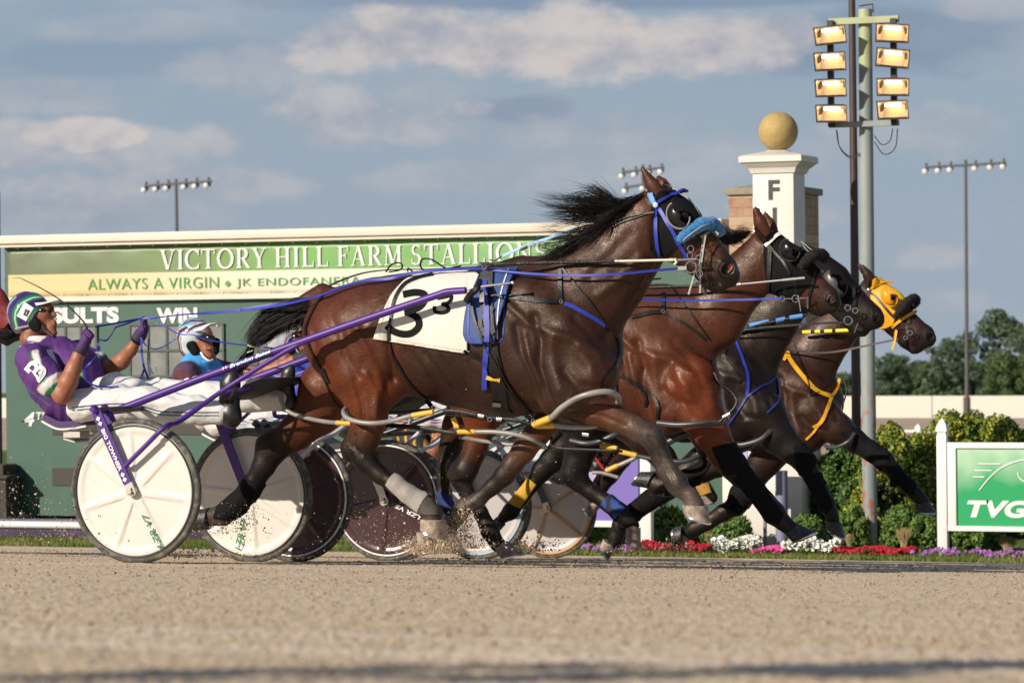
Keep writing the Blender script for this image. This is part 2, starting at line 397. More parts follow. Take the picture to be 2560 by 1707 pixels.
def mr(v, a, b, c=0., d=1.):
    x = n.new('ShaderNodeMapRange'); l.new(v, x.inputs[0])
    for i, q in enumerate((a, b, c, d)): x.inputs[i+1].default_value = q
    return x.outputs[0]
c = mx(mr(nz(1.6, 4, (.35,1,1)), .35, .65), (.68,.55,.38), (.60,.48,.33))
c = mx(mr(nz(42, 5), .52, .66), c, (.33,.235,.155))
c = mx(mr(nz(120, 3), .58, .72), c, (.74,.60,.45))
c = mx(mr(nz(.9, 3, (.08, 2.6, 1)), .56, .70, 0., .5), c, (.74,.64,.53))
l.new(c, bs.inputs['Base Color'])
bp = n.new('ShaderNodeBump'); bp.inputs['Strength'].default_value = .6; bp.inputs['Distance'].default_value = .007; l.new(nz(70, 6, (1,1,1), .7), bp.inputs['Height']); l.new(bp.outputs[0], bs.inputs['Normal'])
# the wedge the camera can see is finely churned, the rest is a plain slope
def track():
    V = []; F = []
    ys = [1.5]
    while ys[-1] < 24.4: ys.append(ys[-1]+.011+.0011*max(0, ys[-1]-3)*1.7)
    ys = np.array(ys); nx = 620; us = np.linspace(-.23, .23, nx)
    X = np.zeros((len(ys), nx)); Y = np.repeat(ys[:, None], nx, 1)
    for i, y in enumerate(ys):      # rows fan out from the eye, so that grains keep their size in view
        d = f0.xy[:]; a = TH + np.arctan(us)*-1
        X[i] = -np.tan(a)*y
    Z = 1.034-.0692*Y
    amp = np.clip(.020-.0004*Y, .008, 1)
    Z += amp*.12*fbm(X, Y, 16, 3, 1)*np.clip(1.2-.02*Y, .3, 1) + amp*.42*np.maximum(fbm(X, Y, 80, 2, 2), -.12) + .003*fbm(X, Y*3, 1.4, 2, 3)
    e = np.minimum(1, np.minimum(np.arange(nx), np.arange(nx)[::-1])/6.); Z = (1.034-.0692*Y)*(1-e[None])+Z*e[None]
    V = np.stack([X, Y, Z], -1).reshape(-1, 3)
    i = np.arange((len(ys)-1)*nx).reshape(-1, nx)[:, :-1].ravel()
    F = np.stack([i, i+1, i+nx+1, i+nx], 1)
    V = V.tolist(); F = F.tolist(); nb = len(V); a0, a1 = TH-math.atan(-.23), TH-math.atan(.23)
    def zf(y): return 1.034-.0692*y-.004
    q = [(-80, -30), (80, -30), (80, 24.5), (-80, 24.5)]
    for x, y in q: V.append((x, y, zf(y)))
    F.append((nb, nb+1, nb+2, nb+3))
    o = obj('track', V, F, m_dirt); tag(o, None, None, kind='structure'); return o
track()
# clods lying on the track
mb = MB(); vs = []; fs = []
ico = bmesh.new(); bmesh.ops.create_icosphere(ico, subdivisions=1, radius=1); iv = np.array([v.co[:] for v in ico.verts]); jf = [[v.index for v in f.verts] for f in ico.faces]; ico.free()
def scatter(pts, sizes, flat=.7, seed=3):
    g = np.random.default_rng(seed); V = []; F = []
    for k, (p, s) in enumerate(zip(pts, sizes)):
        a = g.random()*6.28; ca, sa = math.cos(a), math.sin(a); q = iv*(1+g.normal(0, .22, (12,1)))*s*np.array([1, g.uniform(.6,1), flat])
        q = np.stack([q[:,0]*ca-q[:,1]*sa, q[:,0]*sa+q[:,1]*ca, q[:,2]], 1)+np.array(p); b = len(V)
        V += q.tolist(); F += [(f[0]+b, f[1]+b, f[2]+b) for f in jf]
    return V, F
g = np.random.default_rng(5); pts = []; sz = []
for _ in range(20000):
    y = 3.2+18*g.random()**1.15; u = g.uniform(-.2, .2); x = -math.tan(TH-math.atan(u))*y
    s = min(.0018+g.exponential(.0013), .009)*(.75+.035*y); pts.append((x, y, 1.034-.0692*y+s*.2)); sz.append(s)
V, F = scatter(pts, sz)
tag(obj('dirt_clods', V, F, mat('clod', (.40,.30,.20), rough=.95, spec=.1, col2=(.26,.185,.12), vscale=9), smooth=True), None, None, kind='stuff')
m_grass = mat('grass_soil', (.05,.085,.018), rough=.95, spec=.1, col2=(.13,.16,.045), vscale=3)
gs = [(-300,24.45,-.668),(300,24.45,-.668),(300,29,-.661),(-300,29,-.661),(300,400,-6.97),(-300,400,-6.97)]
tag(obj('infield_lawn', gs, [(0,1,2,3),(3,2,4,5)], m_grass, smooth=False), None, None, kind='structure')
m_back = mat('far_dirt', (.40,.31,.22), rough=.95, var=.1, vscale=.3)
tag(obj('backstretch_track', [(-260,56,gz(56)+.01),(260,56,gz(56)+.01),(260,108,gz(108)+.01),(-260,108,gz(108)+.01)], [(0,1,2,3)], m_back, smooth=False), None, None, kind='structure')
m_blade = mat('grass_blade', (.10,.15,.03), rough=.7, spec=.2, col2=(.20,.21,.06), vscale=2.5)
V = []; F = []
for _ in range(26000):
    y = 24.48+abs(g.normal(0, .55)); x = g.uniform(-15.5, -3.2); h = g.uniform(.02, .05); a = g.uniform(0, 6.28); lx, ly = g.normal(0, .4*h, 2); w_ = .004
    z = -.661; b = len(V); V += [(x-w_*math.cos(a), y-w_*math.sin(a), z), (x+w_*math.cos(a), y+w_*math.sin(a), z), (x+lx, y+ly, z+h)]; F.append((b, b+1, b+2))
tag(obj('verge_grass', V, F, m_blade, smooth=False), None, None, kind='stuff')

# ================================================================ TOTE BOARD
YB = 28.3
m_cream = mat('cream_metal', (.64,.58,.48), rough=.55, var=.04, vscale=3)
m_green = mat('board_green', (.038,.098,.072), rough=.5, var=.08, vscale=4)
m_wht = mat('sign_white', (.70,.70,.69), rough=.5)
m_blk = mat('black_metal', (.015,.015,.018), rough=.45, var=.2)
def BX(u): return P('S', u, 900, YB).x
def BZ(v, u=20): return P('S', u, v, YB).z
board = thing('tote_board', 'long green results board with a cream frame and stallion banner behind the horses', 'scoreboard', (-9, YB, -.66))
xl, xr = BX(14), BX(1812)
zt, z1, z2, z3, z4, z5 = BZ(590), BZ(612), BZ(619.5), BZ(688), BZ(743), BZ(756)
MB().span((xl, YB, -.63), (xr, YB+.5, z2)).build('panel', m_green, board, smooth=False)
m = MB(); m.span((xl-.03, YB-.13, z1+.004), (xr+.02, YB+.52, zt), .012); m.span((xl-.01, YB-.10, z2+.002), (xr, YB-.001, z1)); m.build('top_beam', m_cream, board)
m = MB(); m.span((xl-.01, YB-.07, z5), (xr, YB-.001, z4)); m.build('lower_beam', m_cream, board)
# banner: a printed vinyl sheet, its colours run along it
m_ban = mat('banner_vinyl', (.2,.4,.1), rough=.42, spec=.4)
t = m_ban.node_tree; n = t.nodes; l = t.links; bs = n['Principled BSDF']; tcn = n.new('ShaderNodeTexCoord'); sp = n.new('ShaderNodeSeparateXYZ'); l.new(tcn.outputs['Object'], sp.inputs[0])
def ramp(v, stops):
    r_ = n.new('ShaderNodeValToRGB'); l.new(v, r_.inputs[0]); e = r_.color_ramp.elements
    while len(e) < len(stops): e.new(.5)
    for q, (p_, c_) in zip(e, stops): q.position = p_; q.color = (*c_, 1)
    return r_.outputs[0]
xx = mr(sp.outputs[0], xl, BX(1300)); zz = sp.outputs[2]
gtop = ramp(xx, [(0,(.095,.115,.075)),(.22,(.10,.13,.065)),(.42,(.14,.25,.075)),(.6,(.13,.34,.07)),(.8,(.11,.33,.07)),(1,(.15,.36,.13))])
gtop = mx(mr(nz(.9, 3, (1,1,3)), .3, .7, 0., .35), gtop, (.35,.45,.25))
wv = nz(3.2, 3, (1,1,.3)); 
ylw = ramp(xx, [(0,(.64,.50,.25)),(.2,(.63,.52,.29)),(.4,(.65,.60,.44)),(.6,(.64,.64,.53)),(1,(.64,.65,.57))])
isg = n.new('ShaderNodeMath'); isg.operation = 'GREATER_THAN'; l.new(zz, isg.inputs[0]); isg.inputs[1].default_value = z3
l.new(mx(isg.outputs[0], ylw, gtop), bs.inputs['Base Color'])
bx0, bx1 = xl+.05, BX(1560); nx = 160; vs = []; fs = []
g = np.random.default_rng(9)
for i in range(nx+1):
    x = bx0+(bx1-bx0)*i/nx
    for k in range(9):
        z = z4+(z2-.004-z4)*k/8; sag = .010*math.sin(i*.62)*(1 if k > 7 else .1)
        vs.append((x, YB-.012+sag*.5-.003*math.sin(math.pi*k/8), z+(.006*math.cos(i*.6) if k in (0,8) else 0)))
for i in range(nx):
    for k in range(8): fs.append((i*9+k, i*9+9+k, i*9+10+k, i*9+k+1))
ban = obj('banner', vs, fs, m_ban, board)
mod = ban.modifiers.new('thick', 'SOLIDIFY'); mod.thickness = .004
m = MB()
for i in range(26):
    x = bx0+.12+i*(bx1-bx0-.2)/25
    for z in (z2-.012, z4+.012): m.ball((x, YB-.02, z), .009, 5)
split(m, 'eyelet', m_wht, ban)
# serif capitals for the banner
def ln(x0, y0, x1, y1, w_): 
    d = np.array([x1-x0, y1-y0], float); d /= np.linalg.norm(d)
    if abs(d[1]) > abs(d[0]): return [(x0-w_/2, y0), (x0+w_/2, y0), (x1+w_/2, y1), (x1-w_/2, y1)]
    return [(x0, y0-w_/2), (x1, y1-w_/2), (x1, y1+w_/2), (x0, y0+w_/2)]
def arc(cx, cy, rx, ry, a0, a1, wt, wn):      # wt where it runs upright, wn where it runs level
    o = []; n_ = 14
    for i in range(n_):
        q = []
        for a in (a0+(a1-a0)*i/n_, a0+(a1-a0)*(i+1)/n_):
            a = R(a); w_ = wn+(wt-wn)*abs(math.cos(a)); q.append(((cx+(rx-w_/2)*math.cos(a), cy+(ry-w_/2)*math.sin(a)), (cx+(rx+w_/2)*math.cos(a), cy+(ry+w_/2)*math.sin(a))))
        o.append([q[0][0], q[0][1], q[1][1], q[1][0]])
    return o
T_, S_ = .17, .05
def stem(x, y0=0, y1=1, sr=.16): return [ln(x, y0, x, y1, T_), ln(x-sr, y0+S_/2, x+sr, y0+S_/2, S_), ln(x-sr, y1-S_/2, x+sr, y1-S_/2, S_)]
GL = {'V': (.95, [ln(.16,1,.48,0,T_), ln(.82,1,.5,0,.06), ln(.02,.975,.34,.975,S_), ln(.66,.975,.94,.975,S_)]),
 'I': (.42, stem(.21)), 'H': (1., stem(.22)+stem(.78)+[ln(.22,.52,.78,.52,.055)]),
 'C': (.86, arc(.50,.5,.44,.49,50,310,T_,.05)+[ln(.80,.70,.80,.97,.05), ln(.80,.03,.80,.28,.05)]),
 'T': (.86, [ln(.43,0,.43,1,T_), ln(.27,S_/2,.59,S_/2,S_), ln(.03,.97,.83,.97,.06), ln(.05,.74,.05,.97,.05), ln(.81,.74,.81,.97,.05)]),
 'O': (1.02, arc(.51,.5,.43,.49,0,360,T_,.05)),
 'R': (.90, stem(.22)+arc(.42,.74,.25,.235,-90,90,T_,.05)+[ln(.22,.97,.45,.97,.05), ln(.22,.5,.45,.5,.05), ln(.44,.5,.80,0,T_), ln(.68,S_/2,.92,S_/2,S_)]),
 'Y': (.88, [ln(.43,0,.43,.48,T_), ln(.27,S_/2,.59,S_/2,S_), ln(.14,1,.43,.45,T_), ln(.74,1,.46,.45,.06), ln(0,.975,.3,.975,S_), ln(.6,.975,.88,.975,S_)]),
 'L': (.74, stem(.2)+[ln(.2,.03,.68,.03,.06), ln(.69,0,.69,.28,.05)]),
 'F': (.72, stem(.2)+[ln(.2,.97,.66,.97,.06), ln(.66,.76,.66,1,.05), ln(.2,.52,.52,.52,.055), ln(.52,.4,.52,.64,.04)]),
 'A': (.92, [ln(.46,1,.14,0,.06), ln(.46,1,.78,0,T_), ln(.22,.34,.68,.34,.05), ln(.02,S_/2,.28,S_/2,S_), ln(.64,S_/2,.92,S_/2,S_)]),
 'M': (1.12, [ln(.16,0,.2,1,.06), ln(.22,1,.55,.1,T_), ln(.9,1,.55,.1,.06), ln(.92,0,.9,1,T_), ln(.04,S_/2,.3,S_/2,S_), ln(.78,S_/2,1.08,S_/2,S_), ln(.06,.975,.26,.975,S_), ln(.86,.975,1.04,.975,S_)]),
 'S': (.68, arc(.33,.745,.20,.23,40,270,.12,.06)+arc(.33,.265,.22,.24,-140,90,.15,.06)+[ln(.56,.72,.56,.97,.045), ln(.09,.03,.09,.3,.045)]),
 'N': (1., [ln(.18,0,.18,1,.055), ln(.18,1,.82,0,T_), ln(.82,0,.82,1,.055), ln(.04,S_/2,.32,S_/2,S_), ln(.04,.975,.22,.975,S_), ln(.68,.975,.96,.975,S_)]), ' ': (.40, [])}
def serif(name, s, x0, x1, zb, zh, y, mt, parent):
    tot = sum(GL[c_][0]+.10 for c_ in s); k = (x1-x0)/tot; m = MB(); x = x0; j = 0
    for c_ in s:
        wd, qs = GL[c_]
        for q in qs:
            j += 1; yy = y-.0004*(j % 9)
            vs = [Vector((x+a*k, yy, zb+b*zh)) for a, b in q]; n_ = len(vs)
            m.add(vs+[v+Vector((0,.004,0)) for v in vs], [tuple(range(n_))]+[(i, n_+i, n_+(i+1)%n_, (i+1)%n_) for i in range(n_)])
        x += (wd+.10)*k
    return m.build(name, mt, parent, smooth=False)
zb = P('SB', 1280, 886, YB).z; zh = P('SB', 1280, 740, YB).z-zb
for s_, u0, u1 in (('VICTORY', 'SB,1212', 'SB,2030'), ('HILL', 'R3,296', 'R3,765'), ('FARM', 'R3,823', 'R3,1385'), ('STALLIONS', 'R3,1440', 'R4,575')):
    a = [P(q.split(',')[0], float(q.split(',')[1]), 700 if q[0] == 'S' else 300, YB).x for q in (u0, u1)]
    serif('lettering', s_, a[0], a[1], zb, zh, YB-.026, m_wht, ban)
m_gtx = mat('print_green', (.06,.27,.05), rough=.5)
def sans(s_, c_, u0, u1, v0, v1, mt, parent, Y=YB-.0195, bold=0, shear=0, space=1):
    a = P(c_, u0, v1, Y); b = P(c_, u1, v1, Y); t_ = P(c_, u0, v0, Y)
    return letters('lettering', s_, (a.x, Y, a.z), (1,0,0), (0,0,1), b.x-a.x, t_.z-a.z, mt, parent, bold, shear, .004, space)
sans('ALWAYS A VIRGIN', 'SB', 662, 1650, 958, 1040, m_gtx, ban, space=1.1)
sans('JK ENDOFANERA', 'SB', 1785, 2720, 955, 1030, m_gtx, ban, space=1.1)
a = P('SB', 1716, 993, YB-.024); s = .035
obj('lettering', [a+Vector((-s,0,0)), a+Vector((0,0,-s)), a+Vector((s,0,0)), a+Vector((0,0,s))], [(0,1,2,3)], m_gtx, ban, smooth=False)
def gp(v): return v
sans('RESULTS', 'S', 62, 298, 770, 810, m_wht, board, YB-.004, bold=.05)
sans('WIN', 'S', 392, 494, 770, 809, m_wht, board, YB-.004, bold=.05)
sans('PLACE', 'S', 662, 812, 764, 803, m_wht, board, YB-.004, bold=.05)
sans('4', 'S', 60, 87, 1030, 1065, m_wht, board, YB-.004, bold=.03, shear=.2)
sans('TH', 'S', 90, 124, 1030, 1048, m_wht, board, YB-.004, bold=.02, shear=.1)
m_win = mat('display_grey', (.17,.18,.175), rough=.35, var=.25, vscale=5); m_mul = mat('display_bar', (.055,.075,.065), rough=.5)
m_brn = mat('display_brown', (.045,.038,.03), rough=.4)
def display(x0, x1, y0, y1, cols, rows, mt=m_win):
    a = P('S', x0, y1, YB-.003); b = P('S', x1, y1, YB-.003); t_ = P('S', x0, y0, YB-.003); Y = YB-.012
    o = MB().span((a.x, Y, a.z), (b.x, YB-.001, t_.z)).build('display_window', mt, board, smooth=False)
    if cols:
        m = MB(); w_ = b.x-a.x; h_ = t_.z-a.z
        for i in range(cols+1): xx_ = a.x+w_*i/cols; m.span((xx_-.012, Y-.012, a.z), (xx_+.012, Y-.001, t_.z))
        for i in range(rows+1): zz_ = a.z+h_*i/rows; m.span((a.x-.012, Y-.016, zz_-.012), (b.x+.012, Y-.0125, zz_+.012))
        m.build('grid', m_mul, o, smooth=False)
display(128, 243, 814, 944, 3, 2); display(327, 560, 812, 941, 5, 2); display(645, 800, 808, 938, 4, 2)
for r_ in (1060, 1169): 
    for x0, x1 in ((132, 240), (430, 538), (640, 800)): display(x0, x1, r_, r_+(44 if r_ > 1100 else 26), 0, 0, m_brn)

# ================================================================ RAIL, POSTS
m_pur = mat('purple_vinyl', (.05,.028,.075), rough=.5, var=.3, vscale=4)
YR = 25.62
rail = thing('ground_rail', 'low purple rail with a white top lying on the grass below the results board', 'rail', (-11, YR, -.66))
b = P('S', 0, 1296, YR); c0 = P('S', 0, 1301, YR); c1 = P('S', 0, 1319, YR)
MB().span((-16, YR, -.66), (BX(900), YR+.12, b.z), .01).build('board', m_pur, rail)
MB().tube([(-16, YR-.005, (c0.z+c1.z)/2), (BX(900), YR-.005, (c0.z+c1.z)/2)], (c0.z-c1.z)/2, 12).build('white_pipe', m_wht, rail)
g0 = thing('gate_post', 'tall black pole on a dark stone pedestal at the left end of the results board', 'post', (-12.9, 28.08, -.66))
Yg = 28.08; a = P('S', 12, 1298, Yg)
MB().tube([P('S', 2, 1298, Yg+.3), P('S', -5, 478, Yg+.3)], .022, 12).build('pole', m_blk, g0)
q0 = P('S', 30, 1297, Yg); q1 = P('S', 30, 1195, Yg); q2 = P('S', 18, 1160, Yg)
m = MB(); m.span((q0.x-.30, Yg-.12, q0.z), (q0.x, Yg+.15, q1.z)); m.span((q0.x-.33, Yg-.15, q1.z-.002), (q0.x+.03, Yg+.23, q1.z+.035), .008); m.span((q0.x-.26, Yg-.10, q1.z+.03), (q0.x-.04, Yg+.2, q2.z), .02)
m.build('pedestal', mat('dark_stone', (.06,.05,.042), rough=.9, var=.35, vscale=12, bump=.5), g0)

# flood light mast
Yf = 25.75
m_mast = mat('mast_paint', (.20,.235,.225), rough=.55, col2=(.42,.13,.085), vscale=9, lo=.60, hi=.64)
t = m_mast.node_tree; n = t.nodes; l = t.links; bs = n['Principled BSDF']; tcn = n.new('ShaderNodeTexCoord'); sp = n.new('ShaderNodeSeparateXYZ'); l.new(tcn.outputs['Object'], sp.inputs[0])
rust = mr(nz(15, 5, (1,1,.45), .7), .505, .56); low = mr(sp.outputs[2], P('S', 2160, 900, Yf).z-.1, P('S', 2160, 1080, Yf).z, 0., 1.)
rf = n.new('ShaderNodeMath'); rf.operation = 'MULTIPLY'; l.new(rust, rf.inputs[0]); l.new(low, rf.inputs[1])
base_ = mx(mr(nz(2.2, 4, (1,1,.4)), .35, .65), (.27,.305,.29), (.19,.23,.235))
yel = mx(mr(nz(5, 3), .5, .7), (.36,.40,.23), (.30,.22,.10))
base_ = mx(mr(sp.outputs[2], P('S', 2160, 178, Yf).z, P('S', 2160, 165, Yf).z), base_, yel)
l.new(mx(rf.outputs[0], base_, (.34,.11,.075)), bs.inputs['Base Color'])
mast = thing('flood_light_mast', 'grey green light mast with red rust patches and eight lit floodlights in two columns', 'light mast', (P('S', 2176, 1374, Yf).x, Yf, -.66))
ctr = [P('S', 2176, 1374, Yf), P('S', 2170, 900, Yf), P('S', 2163, 24, Yf)]
MB().tube([ctr[0], ctr[1], ctr[2]], [.063, .062, .058], 24).build('pole', m_mast, mast)
m = MB(); 
for (u0, v0, u1, v1, hh) in ((2076, 57, 2250, 51, 16),):
    a = P('S', u0, v0, Yf-.03); b = P('S', u1, v1, Yf-.03); m.span((a.x, Yf-.10, a.z-.027), (b.x, Yf-.055, a.z+.027))
m.build('top_arm', m_mast, mast, smooth=False)
a = P('S', 2080, 318, Yf); b = P('S', 2253, 310, Yf)
m = MB(); m.span((a.x, Yf-.10, a.z-.012), (b.x, Yf-.062, a.z+.035)); m.build('lower_arm', m_mast, mast, smooth=False)
MB().tube([P('S', 2148, 16, Yf), P('S', 2182, 11, Yf), P('S', 2183, 32, Yf)], .006, 6).build('top_hook', m_blk, mast)
for u, v0, v1 in ((2085, 55, 320), (2242, 50, 315)):
    a = P('S', u, v0, Yf); b = P('S', u+1, v1, Yf); MB().span((a.x-.025, Yf-.14, b.z), (a.x+.025, Yf-.101, a.z)).build('bracket', m_blk, mast, smooth=False)
for pts in ([(2092,325),(2100,370),(2125,395),(2150,388)], [(2186,340),(2205,362),(2225,352),(2232,322)], [(2186,355),(2210,386),(2238,370),(2244,322)], [(2091,325),(2098,365),(2122,390),(2150,384)]):
    MB().tube(cr([P('S', u, v, Yf-.05) for u, v in pts], 6), .0045, 6).build('cable', m_blk, mast)
m_hous = mat('lamp_housing', (.09,.07,.05), rough=.5, metal=.6); m_refl = mat('lamp_reflector', (.58,.44,.27), rough=.32, metal=.85, emit=(1,.72,.42), estr=.34)
m_bulb = mat('lamp_bulb', (1,.9,.7), emit=(1,.86,.60), estr=7)
m_glas = mat('lamp_glass', (1,1,1), rough=.03)
m_glas.node_tree.nodes['Principled BSDF'].inputs['Transmission Weight'].default_value = 1
for k, (x0, y0, x1, y1, sk, tl) in enumerate([(805,178,1058,320,22,8),(805,368,1058,513,20,-2),(812,565,1062,705,20,-4),(818,755,1068,893,20,-8),(1255,160,1518,306,22,-14),(1258,342,1522,490,24,-22),(1263,560,1520,698,20,-8),(1268,722,1518,870,8,-2)]):
    cpt = P('TL', (x0+x1)/2, (y0+y1)/2, Yf-.22); s_ = pm('TL', Yf-.2, cpt.x); hw = (x1-x0)/2*s_*.93; hh = (y1-y0)/2*s_
    rot = Matrix.Rotation(R(sk*.55-6 if k < 4 else sk*.5), 3, 'Z') @ Matrix.Rotation(R(-tl*.35-1.2), 3, 'Y') @ Matrix.Rotation(R(22), 3, 'X')
    def tf(v): return cpt + rot @ Vector(v)
    fr = MB(); d = .07
    o_ = [(-hw,-.05,-hh),(hw,-.05,-hh),(hw,-.05,hh),(-hw,-.05,hh)]; i_ = [(a_*.94, b_, c_*.92) for a_, b_, c_ in o_]; bk = [(a_*.55, .10, c_*.45) for a_, b_, c_ in o_]
    vs = [tf(v) for v in o_+i_+bk]+[tf((a_*.94, -.035, c_*.92)) for a_, b_, c_ in o_]
    fs = [(q, (q+1)%4, 4+(q+1)%4, 4+q) for q in range(4)]+[((q+1)%4, q, 8+q, 8+(q+1)%4) for q in range(4)]+[(8,9,10,11)]+[(4+q, 4+(q+1)%4, 12+(q+1)%4, 12+q) for q in range(4)]
    hs = fr.add(vs, fs).build('floodlight', m_hous, mast, smooth=False)
    iv_ = [(-hw*.93,-.036,-hh*.91),(hw*.93,-.036,-hh*.91),(hw*.93,-.036,hh*.91),(-hw*.93,-.036,hh*.91)]; rv = []; rf_ = []
    for i in range(9):        # curved trough reflector
        t_ = i/8; zz_ = -hh*.91+2*hh*.91*t_; dep = -.034+.10*math.sin(math.pi*t_)**.7
        rv += [tf((-hw*.93, -.036, zz_)), tf((-hw*.72, dep, zz_*.9)), tf((hw*.72, dep, zz_*.9)), tf((hw*.93, -.036, zz_))]
    for i in range(8): rf_ += [(i*4+q, i*4+q+1, i*4+5+q, i*4+4+q) for q in range(3)]
    obj('reflector', rv, rf_, m_refl, hs, smooth=False)
    MB().tube([tf((-hw*.5, -.01, hh*.38)), tf((hw*.5, -.01, hh*.38))], .013, 10).build('bulb', m_bulb, hs)
    obj('glass', [tf(v) for v in iv_]+[tf((a_, b_+.003, c_)) for a_, b_, c_ in iv_], [(0,1,2,3),(7,6,5,4),(0,4,5,1),(1,5,6,2),(2,6,7,3),(3,7,4,0)], m_glas, hs, smooth=False)
pole2 = MB().tube([P('S', 2141, 1330, 27.4), P('S', 2141, 1060, 27.4), P('S', 2133, 300, 27.4), P('S', 2129, -60, 27.4)], [.045, .043, .034, .030], 18).build('utility_pole', mat('brown_pole', (.055,.032,.028), rough=.5, var=.15, vscale=5))
tag(pole2, 'slim dark brown pole standing just behind the rusty light mast', 'pole')

# ================================================================ FINISH POST
Yp = 26.2
m_post = mat('post_white', (.62,.60,.55), rough=.6, var=.04, vscale=3); m_gold = mat('gold_ball', (.40,.29,.11), rough=.7, metal=.05, var=.12, vscale=25, bump=.15)
m_let = mat('letter_dark', (.035,.04,.035), rough=.5)
fp = thing('finish_post', 'white finish post topped with a gold ball and black letters', 'finish post', (P('S', 1938, 1360, Yp).x, Yp, -.66))
a = P('S', 1882, 500, Yp); b = P('S', 1984, 500, Yp); zc = P('S', 1930, 432, Yp).z; zp = P('S', 1916, 1085, Yp).z; wd = b.x-a.x
MB().span((a.x, Yp, zp), (b.x, Yp+wd, zc), .006).build('shaft', m_post, fp)
cx, cy = (a.x+b.x)/2, Yp+wd/2
def sq(zs_ws, name, mt, par):
    m = MB(); 
    for i in range(len(zs_ws)): z, hw_ = zs_ws[i]; m.v += [Vector((cx-hw_, cy-hw_, z)), Vector((cx+hw_, cy-hw_, z)), Vector((cx+hw_, cy+hw_, z)), Vector((cx-hw_, cy+hw_, z))]
    for i in range(len(zs_ws)-1): m.f += [(i*4+k, i*4+(k+1)%4, i*4+4+(k+1)%4, i*4+4+k) for k in range(4)]
    m.f += [(3,2,1,0), tuple(4*len(zs_ws)-4+k for k in range(4))]
    return m.build(name, mt, par, smooth=True, sharp=25)
zz_ = lambda v: P('TL', 500, v, Yp).z; pw = pm('TL', Yp, cx)
sq([(zz_(1272), 168*pw), (zz_(1262), 170*pw), (zz_(1235), 182*pw), (zz_(1215), 205*pw), (zz_(1200), 222*pw), (zz_(1195), 226*pw), (zz_(1192), 238*pw), (zz_(1152), 238*pw), (zz_(1142), 225*pw), (zz_(1130), 175*pw), (zz_(1118), 125*pw), (zz_(1108), 80*pw), (zz_(1100), 66*pw)], 'cap', m_post, fp)
bc = P('TL', 545, 968, Yp+wd/2); MB().ball((cx, cy, bc.z), 146*pw, 24).build('ball', m_gold, fp)
a0 = P('S', 1817, 1364, Yp); a1 = P('S', 2015, 1364, Yp)
MB().span((a0.x, Yp-.12, -.66), (a1.x, Yp+.42, zp-.02), .01).build('pedestal', m_post, fp)
MB().span((a0.x-.03, Yp-.15, zp-.021), (a1.x+.03, Yp+.45, zp+.02), .012).build('pedestal_cap', m_post, fp)
for ch, v in zip('FINISH', (450, 519, 588, 657, 726, 795)):
    w2 = 12 if ch == 'I' else 28
    aa = P('S', 1935-w2/2+(2 if ch == 'I' else 0)+ (v-450)*.01, v+50, Yp-.005); bb = P('S', 1935+w2/2+(v-450)*.01, v+50, Yp-.005); tt = P('S', 1935, v, Yp-.005)
    letters('lettering', ch, (aa.x, Yp-.002, aa.z), (1,0,0), (0,0,1), bb.x-aa.x, tt.z-aa.z, m_let, fp, bold=.03)
# stone column behind
Yc = 28.0
m_stone = mat('ledge_stone', (.46,.33,.20), rough=.9)
t = m_stone.node_tree; n = t.nodes; l = t.links; bs = n['Principled BSDF']; tcn = n.new('ShaderNodeTexCoord')
br = n.new('ShaderNodeTexBrick'); mp = n.new('ShaderNodeMapping'); mp.inputs['Rotation'].default_value = (R(90), 0, 0); l.new(tcn.outputs['Object'], mp.inputs[0]); l.new(mp.outputs[0], br.inputs[0])
br.inputs['Scale'].default_value = 3.2; br.offset = .37; br.squash = 1.6; br.squash_frequency = 3; br.inputs['Mortar Size'].default_value = .010; br.inputs['Color1'].default_value = (.50,.36,.20,1); br.inputs['Color2'].default_value = (.34,.16,.09,1); br.inputs['Mortar'].default_value = (.16,.12,.09,1); br.inputs['Brick Width'].default_value = .72; br.inputs['Row Height'].default_value = .27
l.new(mx(mr(nz(6, 4), .35, .65, 0., .6), br.outputs[0], (.42,.36,.28)), bs.inputs['Base Color'])
bp = n.new('ShaderNodeBump'); bp.inputs['Strength'].default_value = .6; bp.inputs['Distance'].default_value = .02; l.new(br.outputs['Fac'], bp.inputs['Height']); bp.invert = True; l.new(bp.outputs[0], bs.inputs['Normal'])
col_ = thing('stone_column', 'tan ledge stone column with a flat cap behind the white finish post', 'column', (P('S', 1920, 1300, Yc).x, Yc, -.66))
a = P('S', 1823, 600, Yc); b = P('S', 2000, 600, Yc); zt_ = P('S', 1840, 487, Yc).z; z2_ = P('S', 1840, 473, Yc).z
MB().span((a.x, Yc, -.66), (b.x, Yc+.66, zt_)).build('shaft', m_stone, col_, smooth=False)
MB().span((a.x-.035, Yc-.035, zt_-.001), (b.x+.035, Yc+.70, z2_+.01), .006).build('cap', mat('cap_stone', (.27,.235,.18), rough=.9, var=.1), col_)
cxx = (a.x+b.x)/2; m = MB(); hw_ = (b.x-a.x)/2-.01; m.add([(cxx-hw_, Yc, z2_+.009), (cxx+hw_, Yc, z2_+.009), (cxx+hw_, Yc+.66, z2_+.009), (cxx-hw_, Yc+.66, z2_+.009), (cxx, Yc+.33, z2_+.08)], [(0,1,4),(1,2,4),(2,3,4),(3,0,4),(3,2,1,0)]); m.build('cap_top', MATS['cap_stone'], col_, smooth=False)

